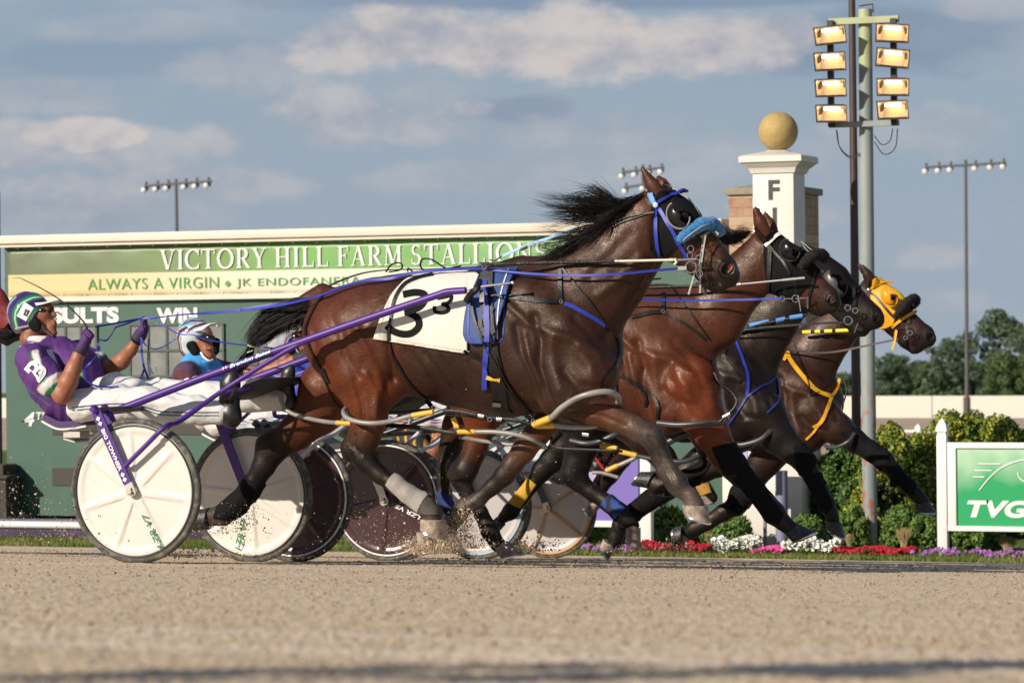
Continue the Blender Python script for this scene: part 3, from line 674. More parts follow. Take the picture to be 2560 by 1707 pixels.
# ================================================================ SMALL SIGNS
Ys = 25.9
sg = thing('white_notice_board', 'blank white board on a grey purple post beside the finish post pedestal', 'sign', (P('S', 1955, 1360, Ys).x, Ys, -.66))
a = P('S', 1955, 1360, Ys); MB().tube([(a.x, Ys, -.66), (a.x, Ys, P('S', 1955, 1176, Ys).z)], .055, 16).build('post', mat('mauve_paint', (.20,.19,.30), rough=.6), sg)
a = P('S', 1901, 1226, Ys); b = P('S', 1948, 1149, Ys); MB().span((a.x, Ys-.12, a.z), (b.x, Ys-.09, b.z), .004).build('board', m_wht, sg)
MB().tube([P('S', 1913, 1368, Ys-.1), P('S', 1912, 1225, Ys-.1)], .016, 10).build('stake', mat('grey_metal', (.25,.25,.24), rough=.5, metal=.4), sg)
m_lil = mat('lilac_print', (.45,.36,.62), rough=.5)
hb = thing('letter_plaque', 'small pale plaque with a lilac letter on the finish pedestal', 'sign', (P('S', 1853, 1150, 26.0).x, 26.0, 0))
a = P('S', 1826, 1153, 26.0); b = P('S', 1880, 1108, 26.0); MB().span((a.x, 26.0, a.z), (b.x, 26.02, b.z), .003).build('board', m_wht, hb)
a = P('S', 1838, 1150, 26.0); b = P('S', 1868, 1112, 26.0); letters('lettering', 'H', (a.x, 25.997, a.z), (1,0,0), (0,0,1), b.x-a.x, b.z-a.z, m_lil, hb, bold=.05)
# purple banner sign
Yv = 25.6
m_pb = mat('purple_print', (.16,.11,.42), rough=.5, col2=(.55,.45,.68), vscale=2.2, lo=.42, hi=.62, det=2)
vs_ = thing('purple_sign', 'purple picture sign in a white frame low behind the horse legs', 'sign', (P('S', 1616, 1360, Yv).x, Yv, -.66))
xa, xb = P('S', 1290, 1300, Yv).x, P('S', 1596, 1300, Yv).x; za, zb_ = P('S', 1596, 1302, Yv).z, P('S', 1596, 1115, Yv).z
MB().span((xa, Yv, za), (xb, Yv+.02, zb_)).build('panel', m_pb, vs_, smooth=False)
pw_ = P('S', 1630, 1300, Yv).x
for x_ in (P('S', 1604, 1300, Yv).x, xa-.12): MB().span((x_, Yv-.03, -.66), (x_+(pw_-P('S', 1604, 1300, Yv).x), Yv+.05, zb_+.08), .005).build('post', m_wht, vs_)
for z_ in (za-.055, zb_): MB().span((xa, Yv-.02, z_), (P('S', 1604, 1300, Yv).x, Yv+.035, z_+.055), .004).build('rail', m_wht, vs_)
# green broadcaster sign at the right
Yt = 25.15
ts = thing('green_sign', 'green broadcaster sign in a white frame between white posts with pointed tops', 'sign', (P('S', 2354, 1385, Yt).x, Yt, -.66))
pa, pb = P('R8', 1676, 1400, Yt).x, P('R8', 1750, 1400, Yt).x; zt_ = P('R8', 1712, 560, Yt).z
fx1 = P('R8', 2321, 900, Yt).x+.62
for x_ in (pa, fx1):
    w_ = pb-pa; c_ = x_+w_/2; po = MB(); po.span((x_, Yt, -.67), (x_+w_, Yt+w_, zt_), .006).build('post', m_wht, ts)
    m = MB(); prof = [(zt_-.002, w_*.50), (zt_+.01, w_*.42), (zt_+.022, w_*.40), (zt_+.03, w_*.54), (zt_+.05, w_*.56), (zt_+.085, w_*.44), (zt_+.13, w_*.16), (zt_+.145, 0.001)]
    for z, h_ in prof: m.v += [Vector((c_-h_, Yt+w_/2-h_, z)), Vector((c_+h_, Yt+w_/2-h_, z)), Vector((c_+h_, Yt+w_/2+h_, z)), Vector((c_-h_, Yt+w_/2+h_, z))]
    for i in range(len(prof)-1): m.f += [(i*4+k, i*4+(k+1)%4, i*4+4+(k+1)%4, i*4+4+k) for k in range(4)]
    m.build('finial', m_wht, ts)
z0_, z1_, z2_, z3_ = [P('R8', 1760, v, Yt).z for v in (1270, 1232, 655, 612)]; xi = P('R8', 1812, 900, Yt).x
m = MB(); m.span((pb+.001, Yt+.01, z0_), (fx1-.001, Yt+.05, z1_), .004); m.span((pb+.001, Yt+.01, z2_), (fx1-.001, Yt+.05, z3_), .004); m.span((pb+.001, Yt+.012, z1_-.002), (xi, Yt+.048, z2_+.002), .003); m.span((fx1-(xi-pb), Yt+.012, z1_-.002), (fx1-.001, Yt+.048, z2_+.002), .003); m.build('frame', m_wht, ts)
m_tvg = mat('green_print', (.02,.33,.12), rough=.4, spec=.5)
t = m_tvg.node_tree; n = t.nodes; l = t.links; bs = n['Principled BSDF']; tcn = n.new('ShaderNodeTexCoord'); sp = n.new('ShaderNodeSeparateXYZ'); l.new(tcn.outputs['Object'], sp.inputs[0])
fz = mr(sp.outputs[2], z1_, z2_, 0., 1.); nn_ = n.new('ShaderNodeMath'); nn_.operation = 'MULTIPLY_ADD'; l.new(nz(2.4, 2, (1,1,.8)), nn_.inputs[0]); nn_.inputs[1].default_value = 1.1; l.new(fz, nn_.inputs[2])
l.new(mx(mr(nn_.outputs[0], .95, 1.5, 0., .8), (.015,.32,.11), (.50,.66,.50)), bs.inputs['Base Color'])
pn = MB().span((xi, Yt+.03, z1_), (fx1-(xi-pb), Yt+.04, z2_)).build('panel', m_tvg, ts, smooth=False)
a = P('R8', 1893, 1170, Yt); b = P('R8', 2345, 1170, Yt); tz = P('R8', 1893, 1042, Yt).z
letters('lettering', 'TVG', (a.x, Yt+.03, a.z), (1,0,0), (0,0,1), (b.x-a.x)*1.02, tz-a.z, m_wht, pn, bold=.045, shear=.22)
m = MB(); yy = Yt+.028
for pts in ([(1988,968),(2060,880),(2140,810),(2230,765),(2330,740),(2420,735),(2500,760),(2560,820)], [(2275,835),(2285,870),(2310,895),(2350,905),(2400,880)], [(2420,735),(2460,800),(2540,850),(2600,870)]):
    m.ribbon(cr([P('R8', u, v, yy) for u, v in pts], 6), .012, lambda q: Vector((0,0,1)), .004) if False else m.tube(cr([P('R8', u, v, yy) for u, v in pts], 6), .0062, 6, flat=1)
for u0, u1, v in ((1978, 2148, 772), (1953, 2083, 821), (1940, 2028, 869)): m.tube([P('R8', u0, v, yy), P('R8', u1, v, yy)], .006, 6)
m.build('emblem', m_wht, pn)
# far rail fence, barrier wall
Yr = 52
fn = thing('rail_fence', 'white two rail fence far behind the shrubs on the right', 'fence', (P('S', 2290, 1100, Yr).x, Yr, gz(Yr)))
zf = [P('G8', 400, v, Yr).z for v in (1380, 1405, 1455, 1488)]
for k in (0, 2): MB().span((-22, Yr, zf[k+1]), (4, Yr+.03, zf[k])).build('rail', m_wht, fn, smooth=False)
for i in range(14):
    x_ = P('G8', 598, 1400, Yr).x+(i-9)*1.35
    m = MB(); m.span((x_-.05, Yr-.04, gz(Yr)), (x_+.05, Yr+.06, zf[0]+.05)); m.add([(x_-.05, Yr-.04, zf[0]+.05), (x_+.05, Yr-.04, zf[0]+.05), (x_+.05, Yr+.06, zf[0]+.05), (x_-.05, Yr+.06, zf[0]+.05), (x_, Yr+.01, zf[0]+.11)], [(0,1,4),(1,2,4),(2,3,4),(3,0,4)]); m.build('post', m_wht, fn, smooth=False)
Yw = 110
wz0, wz1 = P('S', 2400, 1052, Yw).z, P('S', 2400, 989, Yw).z
wall = thing('barrier_wall', 'long pale barrier wall across the far side of the track', 'wall', (P('S', 2400, 1050, Yw).x, Yw, gz(Yw)))
m_wall = mat('pale_wall', (.62,.60,.53), rough=.7, var=.04, vscale=.7)
m = MB()
for i in range(44): m.span((-110+i*4.2, Yw, wz0), (-110+i*4.2+4.17, Yw+.25, wz1-.002*(i%3)))
m.build('panels', m_wall, wall, smooth=False)
MB().span((-110, Yw+.02, gz(Yw)-.2), (74, Yw+.22, wz0+.01)).build('footing', mat('footing', (.25,.21,.16), rough=.9), wall, smooth=False)

# stadium lights
m_lpole = mat('steel_pole', (.10,.10,.095), rough=.6, metal=.3); m_lamp = mat('lamp_face', (.55,.56,.56), rough=.2)
def stadium(c_, u, vb, vt, Y, arms, label, thick=None, tilt=0):
    b0 = P(c_, u+4, vb, Y); t0 = P(c_, u, vt, Y); s_ = pm(c_, Y, t0.x)
    th_ = thing('stadium_light', label, 'stadium light', b0, 'stadium lights far behind the track')
    MB().tube([b0, t0], [5.2*s_, 3.6*s_], 10).build('pole', m_lpole, th_)
    if thick: MB().tube([b0, P(c_, u+3, thick, Y)], 9*s_, 10).build('base', mat('pole_base', (.09,.06,.05), rough=.7), th_)
    for (ul, ur, v, lamps) in arms:
        a = P(c_, ul, v+6, Y); b = P(c_, ur, v-6, Y); MB().tube([a, b], 3.2*s_, 8).build('crossarm', m_lpole, th_)
        for q in lamps:
            f_ = (q-ul)/(ur-ul); c = a.lerp(b, f_); lm = MB(); c2 = c+Vector((0, -.25, -11*s_)); lm.tube([c2+Vector((.02,.3,.06)), c2+Vector((0,.1,.02)), c2], [4*s_, 6*s_, 7.5*s_], 12); ho = lm.build('lamp', m_hous, th_)
            MB().ball(c2+Vector((0,-.02,0)), 6.8*s_, 6, (1,.25,1)).build('lens', m_lamp, ho); MB().tube([c, c+Vector((0,0,11*s_))], 3*s_, 6).build('ballast', m_lpole, th_)
stadium('S', 440, 700, 448, 104, [(362, 530, 459, (366,395,422,466,493,522))], 'stadium light on a thin pole above the left of the results board')
stadium('S', 1607, 640, 412, 112, [(1555, 1660, 425, (1558,1590,1625,1655)), (1560, 1640, 463, (1566,1610))], 'stadium light with two crossarms showing behind the ears of the nearest horse')
stadium('S', 2414, 1075, 400, 104, [(2312, 2515, 413, (2316,2348,2378,2440,2478,2510))], 'stadium light standing on the right in front of the far trees', thick=992)

# ================================================================ PLANTS
def leafcloud(centres, nl, size, seed, cols, aspect=.5, droop=0, cone=None):
    g_ = np.random.default_rng(seed); V = []; F = []; Cc = []
    cw = np.array([c_[3]**2 for c_ in centres]); cw /= cw.sum()
    which = g_.choice(len(centres), nl, p=cw)
    for i in which:
        cx_, cy_, cz_, r_, sz_ = centres[i]
        d = g_.normal(size=3); d /= np.linalg.norm(d); rr_ = r_*(.55+.5*g_.random()**.6); p = np.array([cx_, cy_, cz_])+d*rr_*np.array([1, 1, sz_])
        nrm = d+g_.normal(0, .55, 3); nrm /= np.linalg.norm(nrm); u_ = np.cross(nrm, g_.normal(size=3)); u_ /= np.linalg.norm(u_); v_ = np.cross(nrm, u_)
        s_ = size*g_.uniform(.6, 1.5); b = len(V)
        V += [(p+u_*s_).tolist(), (p+v_*s_*aspect).tolist(), (p-u_*s_).tolist(), (p-v_*s_*aspect).tolist()]; F.append((b, b+1, b+2, b+3))
        c_ = np.array(cols[g_.integers(len(cols))])*g_.uniform(.75, 1.3)*centres[i][5] if len(centres[i]) > 5 else np.array(cols[g_.integers(len(cols))])*g_.uniform(.75, 1.3)
        Cc += [c_]*4
    return V, F, np.array(Cc)
class Ctr(tuple): pass
m_leaf = mat('leaf', rough=.6, spec=.3, attr=True); b_ = m_leaf.node_tree.nodes['Principled BSDF']; b_.inputs['Transmission Weight'].default_value = 0
b_.inputs['Subsurface Weight'].default_value = 0
m_bark = mat('bark', (.10,.075,.05), rough=.95, var=.3, vscale=14)
ARB = [(.14,.20,.02),(.22,.25,.02),(.09,.15,.02),(.30,.29,.03),(.05,.09,.015)]
def leafcloud5(centres, *a, **k): return leafcloud([(c_[0], c_[1], c_[2], c_[3], c_[4]) for c_ in centres], *a, **k)
def shrub(c_, u, vb, vt, wpx, Y, label, n_=3200, size=.022, cols=ARB, seed=1, cat='shrub', name='shrub', group='shrubs behind the finish line', cone=True):
    b0 = P(c_, u, vb, Y); b0.z = gz(Y); t0 = P(c_, u, vt, Y); H = t0.z-b0.z; s_ = pm(c_, Y, b0.x); W_ = wpx*s_/2; g_ = np.random.default_rng(seed)
    th_ = thing(name, label, cat, b0, group)
    cs = []
    for k in range(46):
        f_ = g_.random()**.9; rad = W_*((1-f_**2.2)*.75+.15 if cone else math.sqrt(max(.05, 1-(f_*1.7-.75)**2))*.7); a_ = g_.random()*6.28
        r_ = W_*g_.uniform(.13, .34); cs.append((b0.x+math.cos(a_)*max(0, rad-r_*.6), b0.y+math.sin(a_)*max(0, rad-r_*.6), b0.z+H*(.08+f_*.84), r_, 1.25 if cone else 1.))
    V, F, Cc = leafcloud5(cs, n_, size, seed+1, cols)
    obj('foliage', V, F, m_leaf, th_, smooth=False, cols=Cc)
    m_ = MB(); m_.tube([b0, b0+Vector((0,0,H*.8))], [.03, .01], 7)
    for k in range(6): a_ = k*1.05; m_.tube([b0+Vector((0,0,H*.15*(k%3+1))), b0+Vector((math.cos(a_)*W_*.6, math.sin(a_)*W_*.6, H*(.3+.15*(k%3))))], [.012, .004], 5)
    m_.build('stem', m_bark, th_)
SH = [('R8', 1000, 1420, 640, 260, 26.5, 'dark green shrub just left of the light mast, below a horse chest'), ('R8', 1330, 1420, 520, 260, 26.4, 'yellow green arborvitae just right of the rusty light mast'),
      ('R8', 1560, 1400, 560, 230, 27.0, 'arborvitae left of the white sign post, half way to the mast'), ('R8', 1760, 1380, 405, 260, 27.2, 'tall arborvitae whose top rises beside the pointed sign post'),
      ('R8', 1950, 1380, 430, 240, 27.4, 'arborvitae behind the left end of the green sign'), ('R8', 2140, 1380, 440, 240, 27.3, 'arborvitae behind the middle of the green sign'), ('R8', 2290, 1380, 500, 220, 27.5, 'arborvitae rising above the green sign at the photo edge'),
      ('R8', 900, 1420, 700, 150, 27.0, 'narrow dark shrub against the grey side of the finish pedestal')]
for k, (c_, u, vb, vt, wp, Y, lb) in enumerate(SH): shrub(c_, u, vb, vt, wp*3.0, Y, lb, seed=20+k*3, n_=13000, cone=(k % 3 == 1), cols=ARB if k not in (0, 7) else [(.04,.09,.02),(.07,.13,.02),(.05,.10,.02)])
LOW = [('R8', 700, 1400, 1165, 230, 25.6, 'low shrub at the foot of the finish pedestal, behind white petunias'), ('R8', 1050, 1400, 1110, 230, 25.7, 'low shrub left of the foot of the light mast'),
       ('R8', 1400, 1400, 1100, 240, 25.8, 'low shrub between the light mast and the white sign post'), ('R8', 1590, 1400, 1150, 200, 25.6, 'low shrub touching the foot of the white sign post'),
       ('R8', 1840, 1420, 1270, 200, 25.8, 'low shrub below the left half of the green sign'), ('R8', 2060, 1420, 1275, 220, 25.8, 'low shrub below the middle of the green sign'),
       ('G5', 1180, 1440, 1010, 330, 26.0, 'leafy shrub with a red bloom right of the purple sign'), ('G5', 1850, 1440, 1100, 420, 25.6, 'round shrub in front of the finish pedestal beside folded black legs'),
       ('G5', 500, 1400, 1180, 560, 26.2, 'dark shrub below the purple sign'), ('G5', 1600, 1440, 1180, 300, 26.2, 'shrub left of the round one before the finish pedestal')]
for k, (c_, u, vb, vt, wp, Y, lb) in enumerate(LOW): shrub(c_, u, vb, vt, wp*1.7, Y, lb, seed=70+k*3, n_=4200, size=.018, cols=[(.06,.12,.02),(.09,.16,.03),(.12,.19,.04)], cone=False, group='low shrubs along the flower bed')
def tuft(c_, u, vb, vt, wp, Y, lb, seed):
    b0 = P(c_, u, vb, Y); b0.z = gz(Y); H = P(c_, u, vt, Y).z-b0.z; W_ = wp*pm(c_, Y, b0.x)/2; g_ = np.random.default_rng(seed); m_ = MB()
    for _ in range(260):
        a_ = g_.random()*6.28; r_ = W_*g_.random(); e = Vector((math.cos(a_)*r_, math.sin(a_)*r_, H*g_.uniform(.6, 1.05))); p0 = b0+Vector((e.x*.2, e.y*.2, 0)); md = b0+Vector((e.x*.45, e.y*.45, e.z*.65)); e = b0+e; n_ = len(m_.v); w_ = .004
        m_.v += [p0+Vector((w_,0,0)), p0-Vector((w_,0,0)), md-Vector((w_,0,0)), md+Vector((w_,0,0)), e]; m_.f += [(n_, n_+1, n_+2, n_+3), (n_+3, n_+2, n_+4)]
    tag(m_.build('ornamental_grass', mat('dry_grass', (.36,.25,.12), rough=.8, col2=(.20,.19,.07), vscale=9), smooth=False), lb, 'plant', 'dry grass tufts in the flower bed')
for k, q in enumerate([('R8', 1430, 1400, 1240, 150, 25.4, 'tan dry grass tuft between the light mast and the sign post'), ('R8', 2200, 1430, 1310, 180, 25.4, 'tan dry grass tuft below the right of the green sign'), ('R8', 1020, 1400, 1290, 70, 25.4, 'small tan grass tuft beside a black hoof left of the mast'), ('G5', 1640, 1400, 1260, 170, 25.5, 'tan dry grass tuft behind the folded black hoof')]): tuft(*q, 200+k)
def flowers(c_, u0, u1, vb, vt, Y, col, seed, label=None, n_=900, dens=1):
    a = P(c_, u0, vb, Y); b = P(c_, u1, vb, Y); H = P(c_, u0, vt, Y).z-gz(Y); g_ = np.random.default_rng(seed); V = []; F = []; Cc = []
    L_ = b.x-a.x; n_ = int(L_*520*dens)
    for _ in range(n_):
        x = a.x+L_*g_.random(); y = Y+g_.uniform(-.12, .22); lump = .55+.45*abs(math.sin(x*9+seed)); z = gz(Y)+H*lump*(.35+.65*g_.random()**.7); s_ = g_.uniform(.012, .021); nrm = Vector((g_.normal(0, .5), -1, g_.normal(.5, .5))).normalized(); u_ = nrm.cross(Vector((0,0,1))).normalized(); v_ = nrm.cross(u_); p = Vector((x, y, z)); n0 = len(V)
        V.append(p+nrm*-.004)
        for k in range(5): q = 2*math.pi*k/5+_; V.append(p+(u_*math.cos(q)+v_*math.sin(q))*s_)
        F += [(n0, n0+1+k, n0+1+(k+1)%5) for k in range(5)]; c_2 = np.array(col)*g_.uniform(.75, 1.2); Cc += [c_2]*6
    for _ in range(int(n_*1.6)):
        x = a.x+L_*g_.random(); y = Y+g_.uniform(-.15, .25); lump = .55+.45*abs(math.sin(x*9+seed)); p = Vector((x, y, gz(Y)+H*.9*lump*g_.random())); d = Vector(g_.normal(size=3)).normalized(); e = d.cross(Vector((0,0,1))).normalized(); s_ = .018; n0 = len(V)
        V += [p+d*s_, p+e*s_*.5, p-d*s_, p-e*s_*.5]; F.append((n0, n0+1, n0+2, n0+3)); Cc += [np.array((.06,.12,.025))*g_.uniform(.6, 1.3)]*4
    o = obj('petunias', V, F, mat('petal', rough=.7, spec=.2, attr=True), smooth=False, cols=np.array(Cc)); tag(o, None, None, kind='stuff')
RED, WHT, PNK, PRP = (.40,.012,.035), (.70,.70,.64), (.55,.08,.25), (.27,.11,.33)
for k, q in enumerate([('G5', 60, 820, 1500, 1400, 24.95, PRP, 1), ('G5', 800, 1650, 1500, 1370, 24.95, RED, 2), ('G5', 1660, 2130, 1500, 1300, 24.95, WHT, 3), ('R8', 290, 550, 1440, 1385, 24.9, PNK, 4), ('R8', 540, 925, 1440, 1310, 24.95, WHT, 5), ('R8', 930, 1490, 1440, 1385, 24.95, RED, 6), ('R8', 1490, 1860, 1450, 1400, 24.9, PRP, 7), ('R8', 1900, 2420, 1460, 1405, 24.85, PRP, 8)]):
    flowers(*q, dens=1.5 if q[6] != PRP else .25)
# distant trees
def tree(u, vt, wpx, Y, label, seed, cols, vb=986):
    b0 = P('S', u, vb, Y); s_ = pm('S', Y, b0.x); b0.z = gz(Y); zb_ = P('S', u, vb, Y).z; H = P('S', u, vt, Y).z-zb_; W_ = wpx*s_/2; g_ = np.random.default_rng(seed)
    th_ = thing('tree', label, 'tree', b0, 'trees beyond the far barrier')
    cs = []
    for k in range(44):
        f_ = g_.random(); a_ = g_.random()*6.28; rad = W_*math.sqrt(max(0, 1-(1.35*f_-.55)**2))*g_.random()**.5; r_ = W_*g_.uniform(.16, .34)
        cs.append((b0.x+math.cos(a_)*rad, b0.y+math.sin(a_)*rad, zb_+H*(.02+.93*f_)-r_*.4, r_, .8))
    V, F, Cc = leafcloud5(cs, 9000, W_*.036, seed+1, cols, aspect=.8)
    obj('crown', V, F, m_leaf, th_, smooth=False, cols=Cc)
    m_ = MB(); m_.tube([b0, Vector((b0.x, b0.y, zb_+H*.35)), Vector((b0.x+.3, b0.y, zb_+H*.7))], [W_*.07, W_*.05, W_*.02], 8)
    for k in range(7): a_ = k*.9; z0 = zb_+H*(.1+.07*k); m_.tube([(b0.x, b0.y, z0), (b0.x+math.cos(a_)*W_*.6, b0.y+math.sin(a_)*W_*.6, z0+H*.25)], [W_*.025, W_*.008], 6)
    m_.build('trunk', m_bark, th_)
TC = [(.055,.085,.05),(.07,.105,.055),(.085,.125,.06)]
for k, (u, vt, wpx, Y, lb) in enumerate([(2228, 880, 110, 128, 'low round tree just right of the rusty light mast'), (2300, 905, 150, 135, 'low tree under the yellow hooded horse muzzle'), (2362, 845, 140, 128, 'mid height tree left of the right stadium light'),
      (2440, 905, 130, 133, 'low tree directly behind the right stadium light pole'), (2492, 768, 190, 138, 'tallest dark tree right of the right stadium light'), (2585, 790, 170, 130, 'tall tree cut by the right edge of the photo'), (2110, 930, 120, 131, 'small tree showing left of the brown pole'), (2400, 930, 170, 127, 'low dark tree behind the barrier wall below the stadium light'), (2545, 880, 150, 124, 'lighter tree in front of the tallest one'), (2180, 925, 110, 137, 'tree hidden mostly behind the light mast')]):
    tree(u, vt, wpx, Y, lb, 300+k*5, TC if k != 8 else [(.06,.10,.03),(.08,.12,.04)])

# two tree-shaped casters added out of view to shade the front of the track
def add_shade_caster(p, r_, seed, lb):
    g_ = np.random.default_rng(seed); z0 = 1.034-.0692*p.y; th_ = thing('shade_caster', lb, 'tree', (p.x, p.y, z0), 'unseen shade casters added behind the camera')
    cs = [(p.x+g_.normal(0, r_*.5), p.y+g_.normal(0, r_*.3), p.z+g_.normal(0, .17), r_*g_.uniform(.35, .55), .5) for _ in range(18)]
    V, F, Cc = leafcloud5(cs, 7000, .03, seed+1, ARB); obj('crown', V, F, m_leaf, th_, smooth=False, cols=Cc)
    MB().tube([(p.x, p.y, z0), (p.x+.02, p.y, z0+1.5), (p.x, p.y, p.z+.1)], [.06, .045, .015], 8).build('trunk', m_bark, th_)
def ground_at(u, v):
    d = ray(*px('F', u, v)); t_ = (1.034-HC)/(d.z+.0692*d.y); return CAM+d*t_
for (u, v, r_, sd, lb) in ((640, 1545, .10, 501, 'smaller unseen tree shape added behind the camera to cast the left patch of shade'), (2190, 1530, .17, 502, 'fuller unseen tree shape added behind the camera to cast the right patch of shade')):
    add_shade_caster(ground_at(u, v)-SUN_DIR*(3.6/-SUN_DIR.z), r_, sd, lb)
# ================================================================ HORSES
YH = [14.94, 16.9, 18.9, 20.9]
m_coat = mat('horse_coat', rough=.42, spec=.32, attr=True)
t = m_coat.node_tree; n = t.nodes; l = t.links; bs = n['Principled BSDF']; tcn = n.new('ShaderNodeTexCoord'); at_ = n.new('ShaderNodeAttribute'); at_.attribute_name = 'Col'
f1 = mr(nz(5.5, 5, (1,1,1.4), .6), .3, .7, .78, 1.25); f2 = mr(nz(70, 5, (.45,1,2.0), .65), .3, .7, .70, 1.32)
q1 = n.new('ShaderNodeMath'); q1.operation = 'MULTIPLY'; l.new(f1, q1.inputs[0]); l.new(f2, q1.inputs[1])
vm = n.new('ShaderNodeVectorMath'); vm.operation = 'SCALE'; l.new(at_.outputs['Color'], vm.inputs[0]); l.new(q1.outputs[0], vm.inputs['Scale']); l.new(vm.outputs[0], bs.inputs['Base Color'])
ra = n.new('ShaderNodeMath'); ra.operation = 'ADD'; l.new(mr(nz(9, 5, (1,1,1), .65), .35, .68, .30, .56), ra.inputs[0]); l.new(mr(nz(110, 3, (.4,1,2.2), .6), .3, .7, -.12, .16), ra.inputs[1]); l.new(ra.outputs[0], bs.inputs['Roughness'])
b1 = n.new('ShaderNodeBump'); b1.inputs['Strength'].default_value = .18; b1.inputs['Distance'].default_value = .012; l.new(nz(24, 5, (1,1,.6), .62), b1.inputs['Height'])
b2 = n.new('ShaderNodeBump'); b2.inputs['Strength'].default_value = .5; b2.inputs['Distance'].default_value = .003; l.new(nz(120, 3, (.6,1,1.6), .6), b2.inputs['Height']); l.new(b1.outputs[0], b2.inputs['Normal']); l.new(b2.outputs[0], bs.inputs['Normal'])
vn = n.new('ShaderNodeMath'); vn.operation = 'SUBTRACT'; l.new(nz(6.5, 3, (1,1,.75), .55), vn.inputs[0]); vn.inputs[1].default_value = .5
va = n.new('ShaderNodeMath'); va.operation = 'ABSOLUTE'; l.new(vn.outputs[0], va.inputs[0]); b3 = n.new('ShaderNodeBump'); b3.inputs['Strength'].default_value = .13; b3.inputs['Distance'].default_value = .006
l.new(mr(va.outputs[0], .0, .012, 1., 0.), b3.inputs['Height']); l.new(b3.outputs[0], b1.inputs['Normal'])
bs.inputs['Specular Tint'].default_value = (1, .86, .76, 1)
m_hair = mat('horse_hair', (.008,.0065,.006), rough=.5, spec=.3, var=.3, vscale=30)
m_hoof = mat('hoof_horn', (.20,.155,.12), rough=.6, col2=(.38,.30,.23), vscale=26, bump=.35, bscale=50)
m_hoofd = mat('hoof_dark', (.020,.020,.024), rough=.5, col2=(.10,.09,.08), vscale=40, lo=.55, hi=.7, bump=.2)
m_lea = mat('black_leather', (.007,.0065,.0065), rough=.42, spec=.35, var=.25, vscale=18, bump=.2, bscale=120)
m_neo = mat('black_neoprene', (.005,.005,.006), rough=.8, spec=.15, var=.2, vscale=20, bump=.3, bscale=60)
m_blu = mat('blue_webbing', (.016,.032,.32), rough=.5, var=.12, vscale=14)
m_lbl = mat('pale_blue_webbing', (.16,.36,.66), rough=.5)
m_nav = mat('blue_pad', (.022,.06,.21), rough=.65, var=.15, vscale=14, bump=.3, bscale=40)
m_chr = mat('chrome', (.75,.75,.75), rough=.2, metal=1)
m_ylt = mat('yellow_tape', (.62,.38,.04), rough=.5, var=.1); m_hob = mat('hobble_plastic', (.24,.235,.22), rough=.33, var=.25, vscale=9)
m_dho = mat('black_hobble', (.045,.047,.052), rough=.35, var=.2)
m_wpl = mat('white_plastic', (.75,.75,.72), rough=.35)
m_cloth = mat('saddle_cloth', (.62,.59,.53), rough=.75, var=.04, vscale=5, bump=.35, bscale=5, vdist=.03)
m_ink = mat('number_black', (.006,.007,.007), rough=.8, spec=.15)

def normals(V, F):
    nrm = np.zeros_like(V); fn = np.cross(V[F[:,2]]-V[F[:,0]], V[F[:,3]]-V[F[:,1]])
    for k in range(4): np.add.at(nrm, F[:,k], fn)
    return nrm/np.maximum(np.linalg.norm(nrm, axis=1), 1e-9)[:, None]
def organic2(name, prims, h, k, mt, parent, subs=(), it=2, relief=(), post=None, label=None, rough_amp=0):
    V, F, Cc = sdf_mesh(prims, h, k, subs); V = smooth_mesh(V, F, it)
    if relief or rough_amp:
        Nn = normals(V, F); D = np.zeros(len(V))
        for pts, amp, w_, ym in relief:
            d = np.full(len(V), 9.)
            for i in range(len(pts)-1): d = np.minimum(d, seg_dist(V, pts[i], pts[i+1]))
            side = np.clip(np.abs(Nn[:,1])*1.6-.3, 0, 1)
            if ym is not None: side = side*(np.abs(V[:,1]-ym) < .17)
            D += 1.15*amp*np.exp(-(d/w_)**2)*side
        if rough_amp: D += rough_amp*fbm(V[:,0]+V[:,1]*.7+20, V[:,2]*.8+V[:,1]*.5+20, 7, 3, 4)
        V = V+Nn*D[:, None]
    if post: Cc = post(V, Cc)
    o = obj(name, V.tolist(), F.tolist(), mt, parent, cols=Cc, label=label)
    return o, V, F, BVHTree.FromPolygons([Vector(v) for v in V], [tuple(f) for f in F])
def patch(name, V, F, poly, off, mt, parent, yr=None, thick=None, post=None):
    """a covering that follows the body, cut out along a convex outline (x,z)"""
    pts = np.array([(p.x, p.z) for p in poly]); lo = pts.min(0)-.05; hi = pts.max(0)+.05
    Nn = normals(V, F); ok = (V[:,0] > lo[0]) & (V[:,0] < hi[0]) & (V[:,2] > lo[1]) & (V[:,2] < hi[1])
    if yr: ok &= (V[:,1] > yr[0]) & (V[:,1] < yr[1])
    fk = F[ok[F].all(1)]; ids = np.unique(fk); mp_ = -np.ones(len(V), int); mp_[ids] = np.arange(len(ids))
    bm = bmesh.new(); vv = [bm.verts.new(V[i]+Nn[i]*off) for i in ids]
    for f in mp_[fk]: bm.faces.new([vv[i] for i in f])
    cen = pts.mean(0)
    for i in range(len(pts)):
        a, b = pts[i], pts[(i+1)%len(pts)]; d = b-a; nx_ = np.array((d[1], -d[0])); nx_ /= np.linalg.norm(nx_)+1e-9
        if nx_@(cen-a) > 0: nx_ = -nx_
        bmesh.ops.bisect_plane(bm, geom=bm.verts[:]+bm.edges[:]+bm.faces[:], plane_co=(a[0], 0, a[1]), plane_no=(nx_[0], 0, nx_[1]), clear_outer=True)
    bm.verts.index_update(); vs = [v.co.copy() for v in bm.verts]; fs = [[v.index for v in f.verts] for f in bm.faces]; bm.free()
    o = obj(name, vs, fs, mt, parent); m_ = o.modifiers.new('thick', 'SOLIDIFY'); m_.thickness = thick or off*.8; m_.offset = -1 if off > 0 else 1
    return o
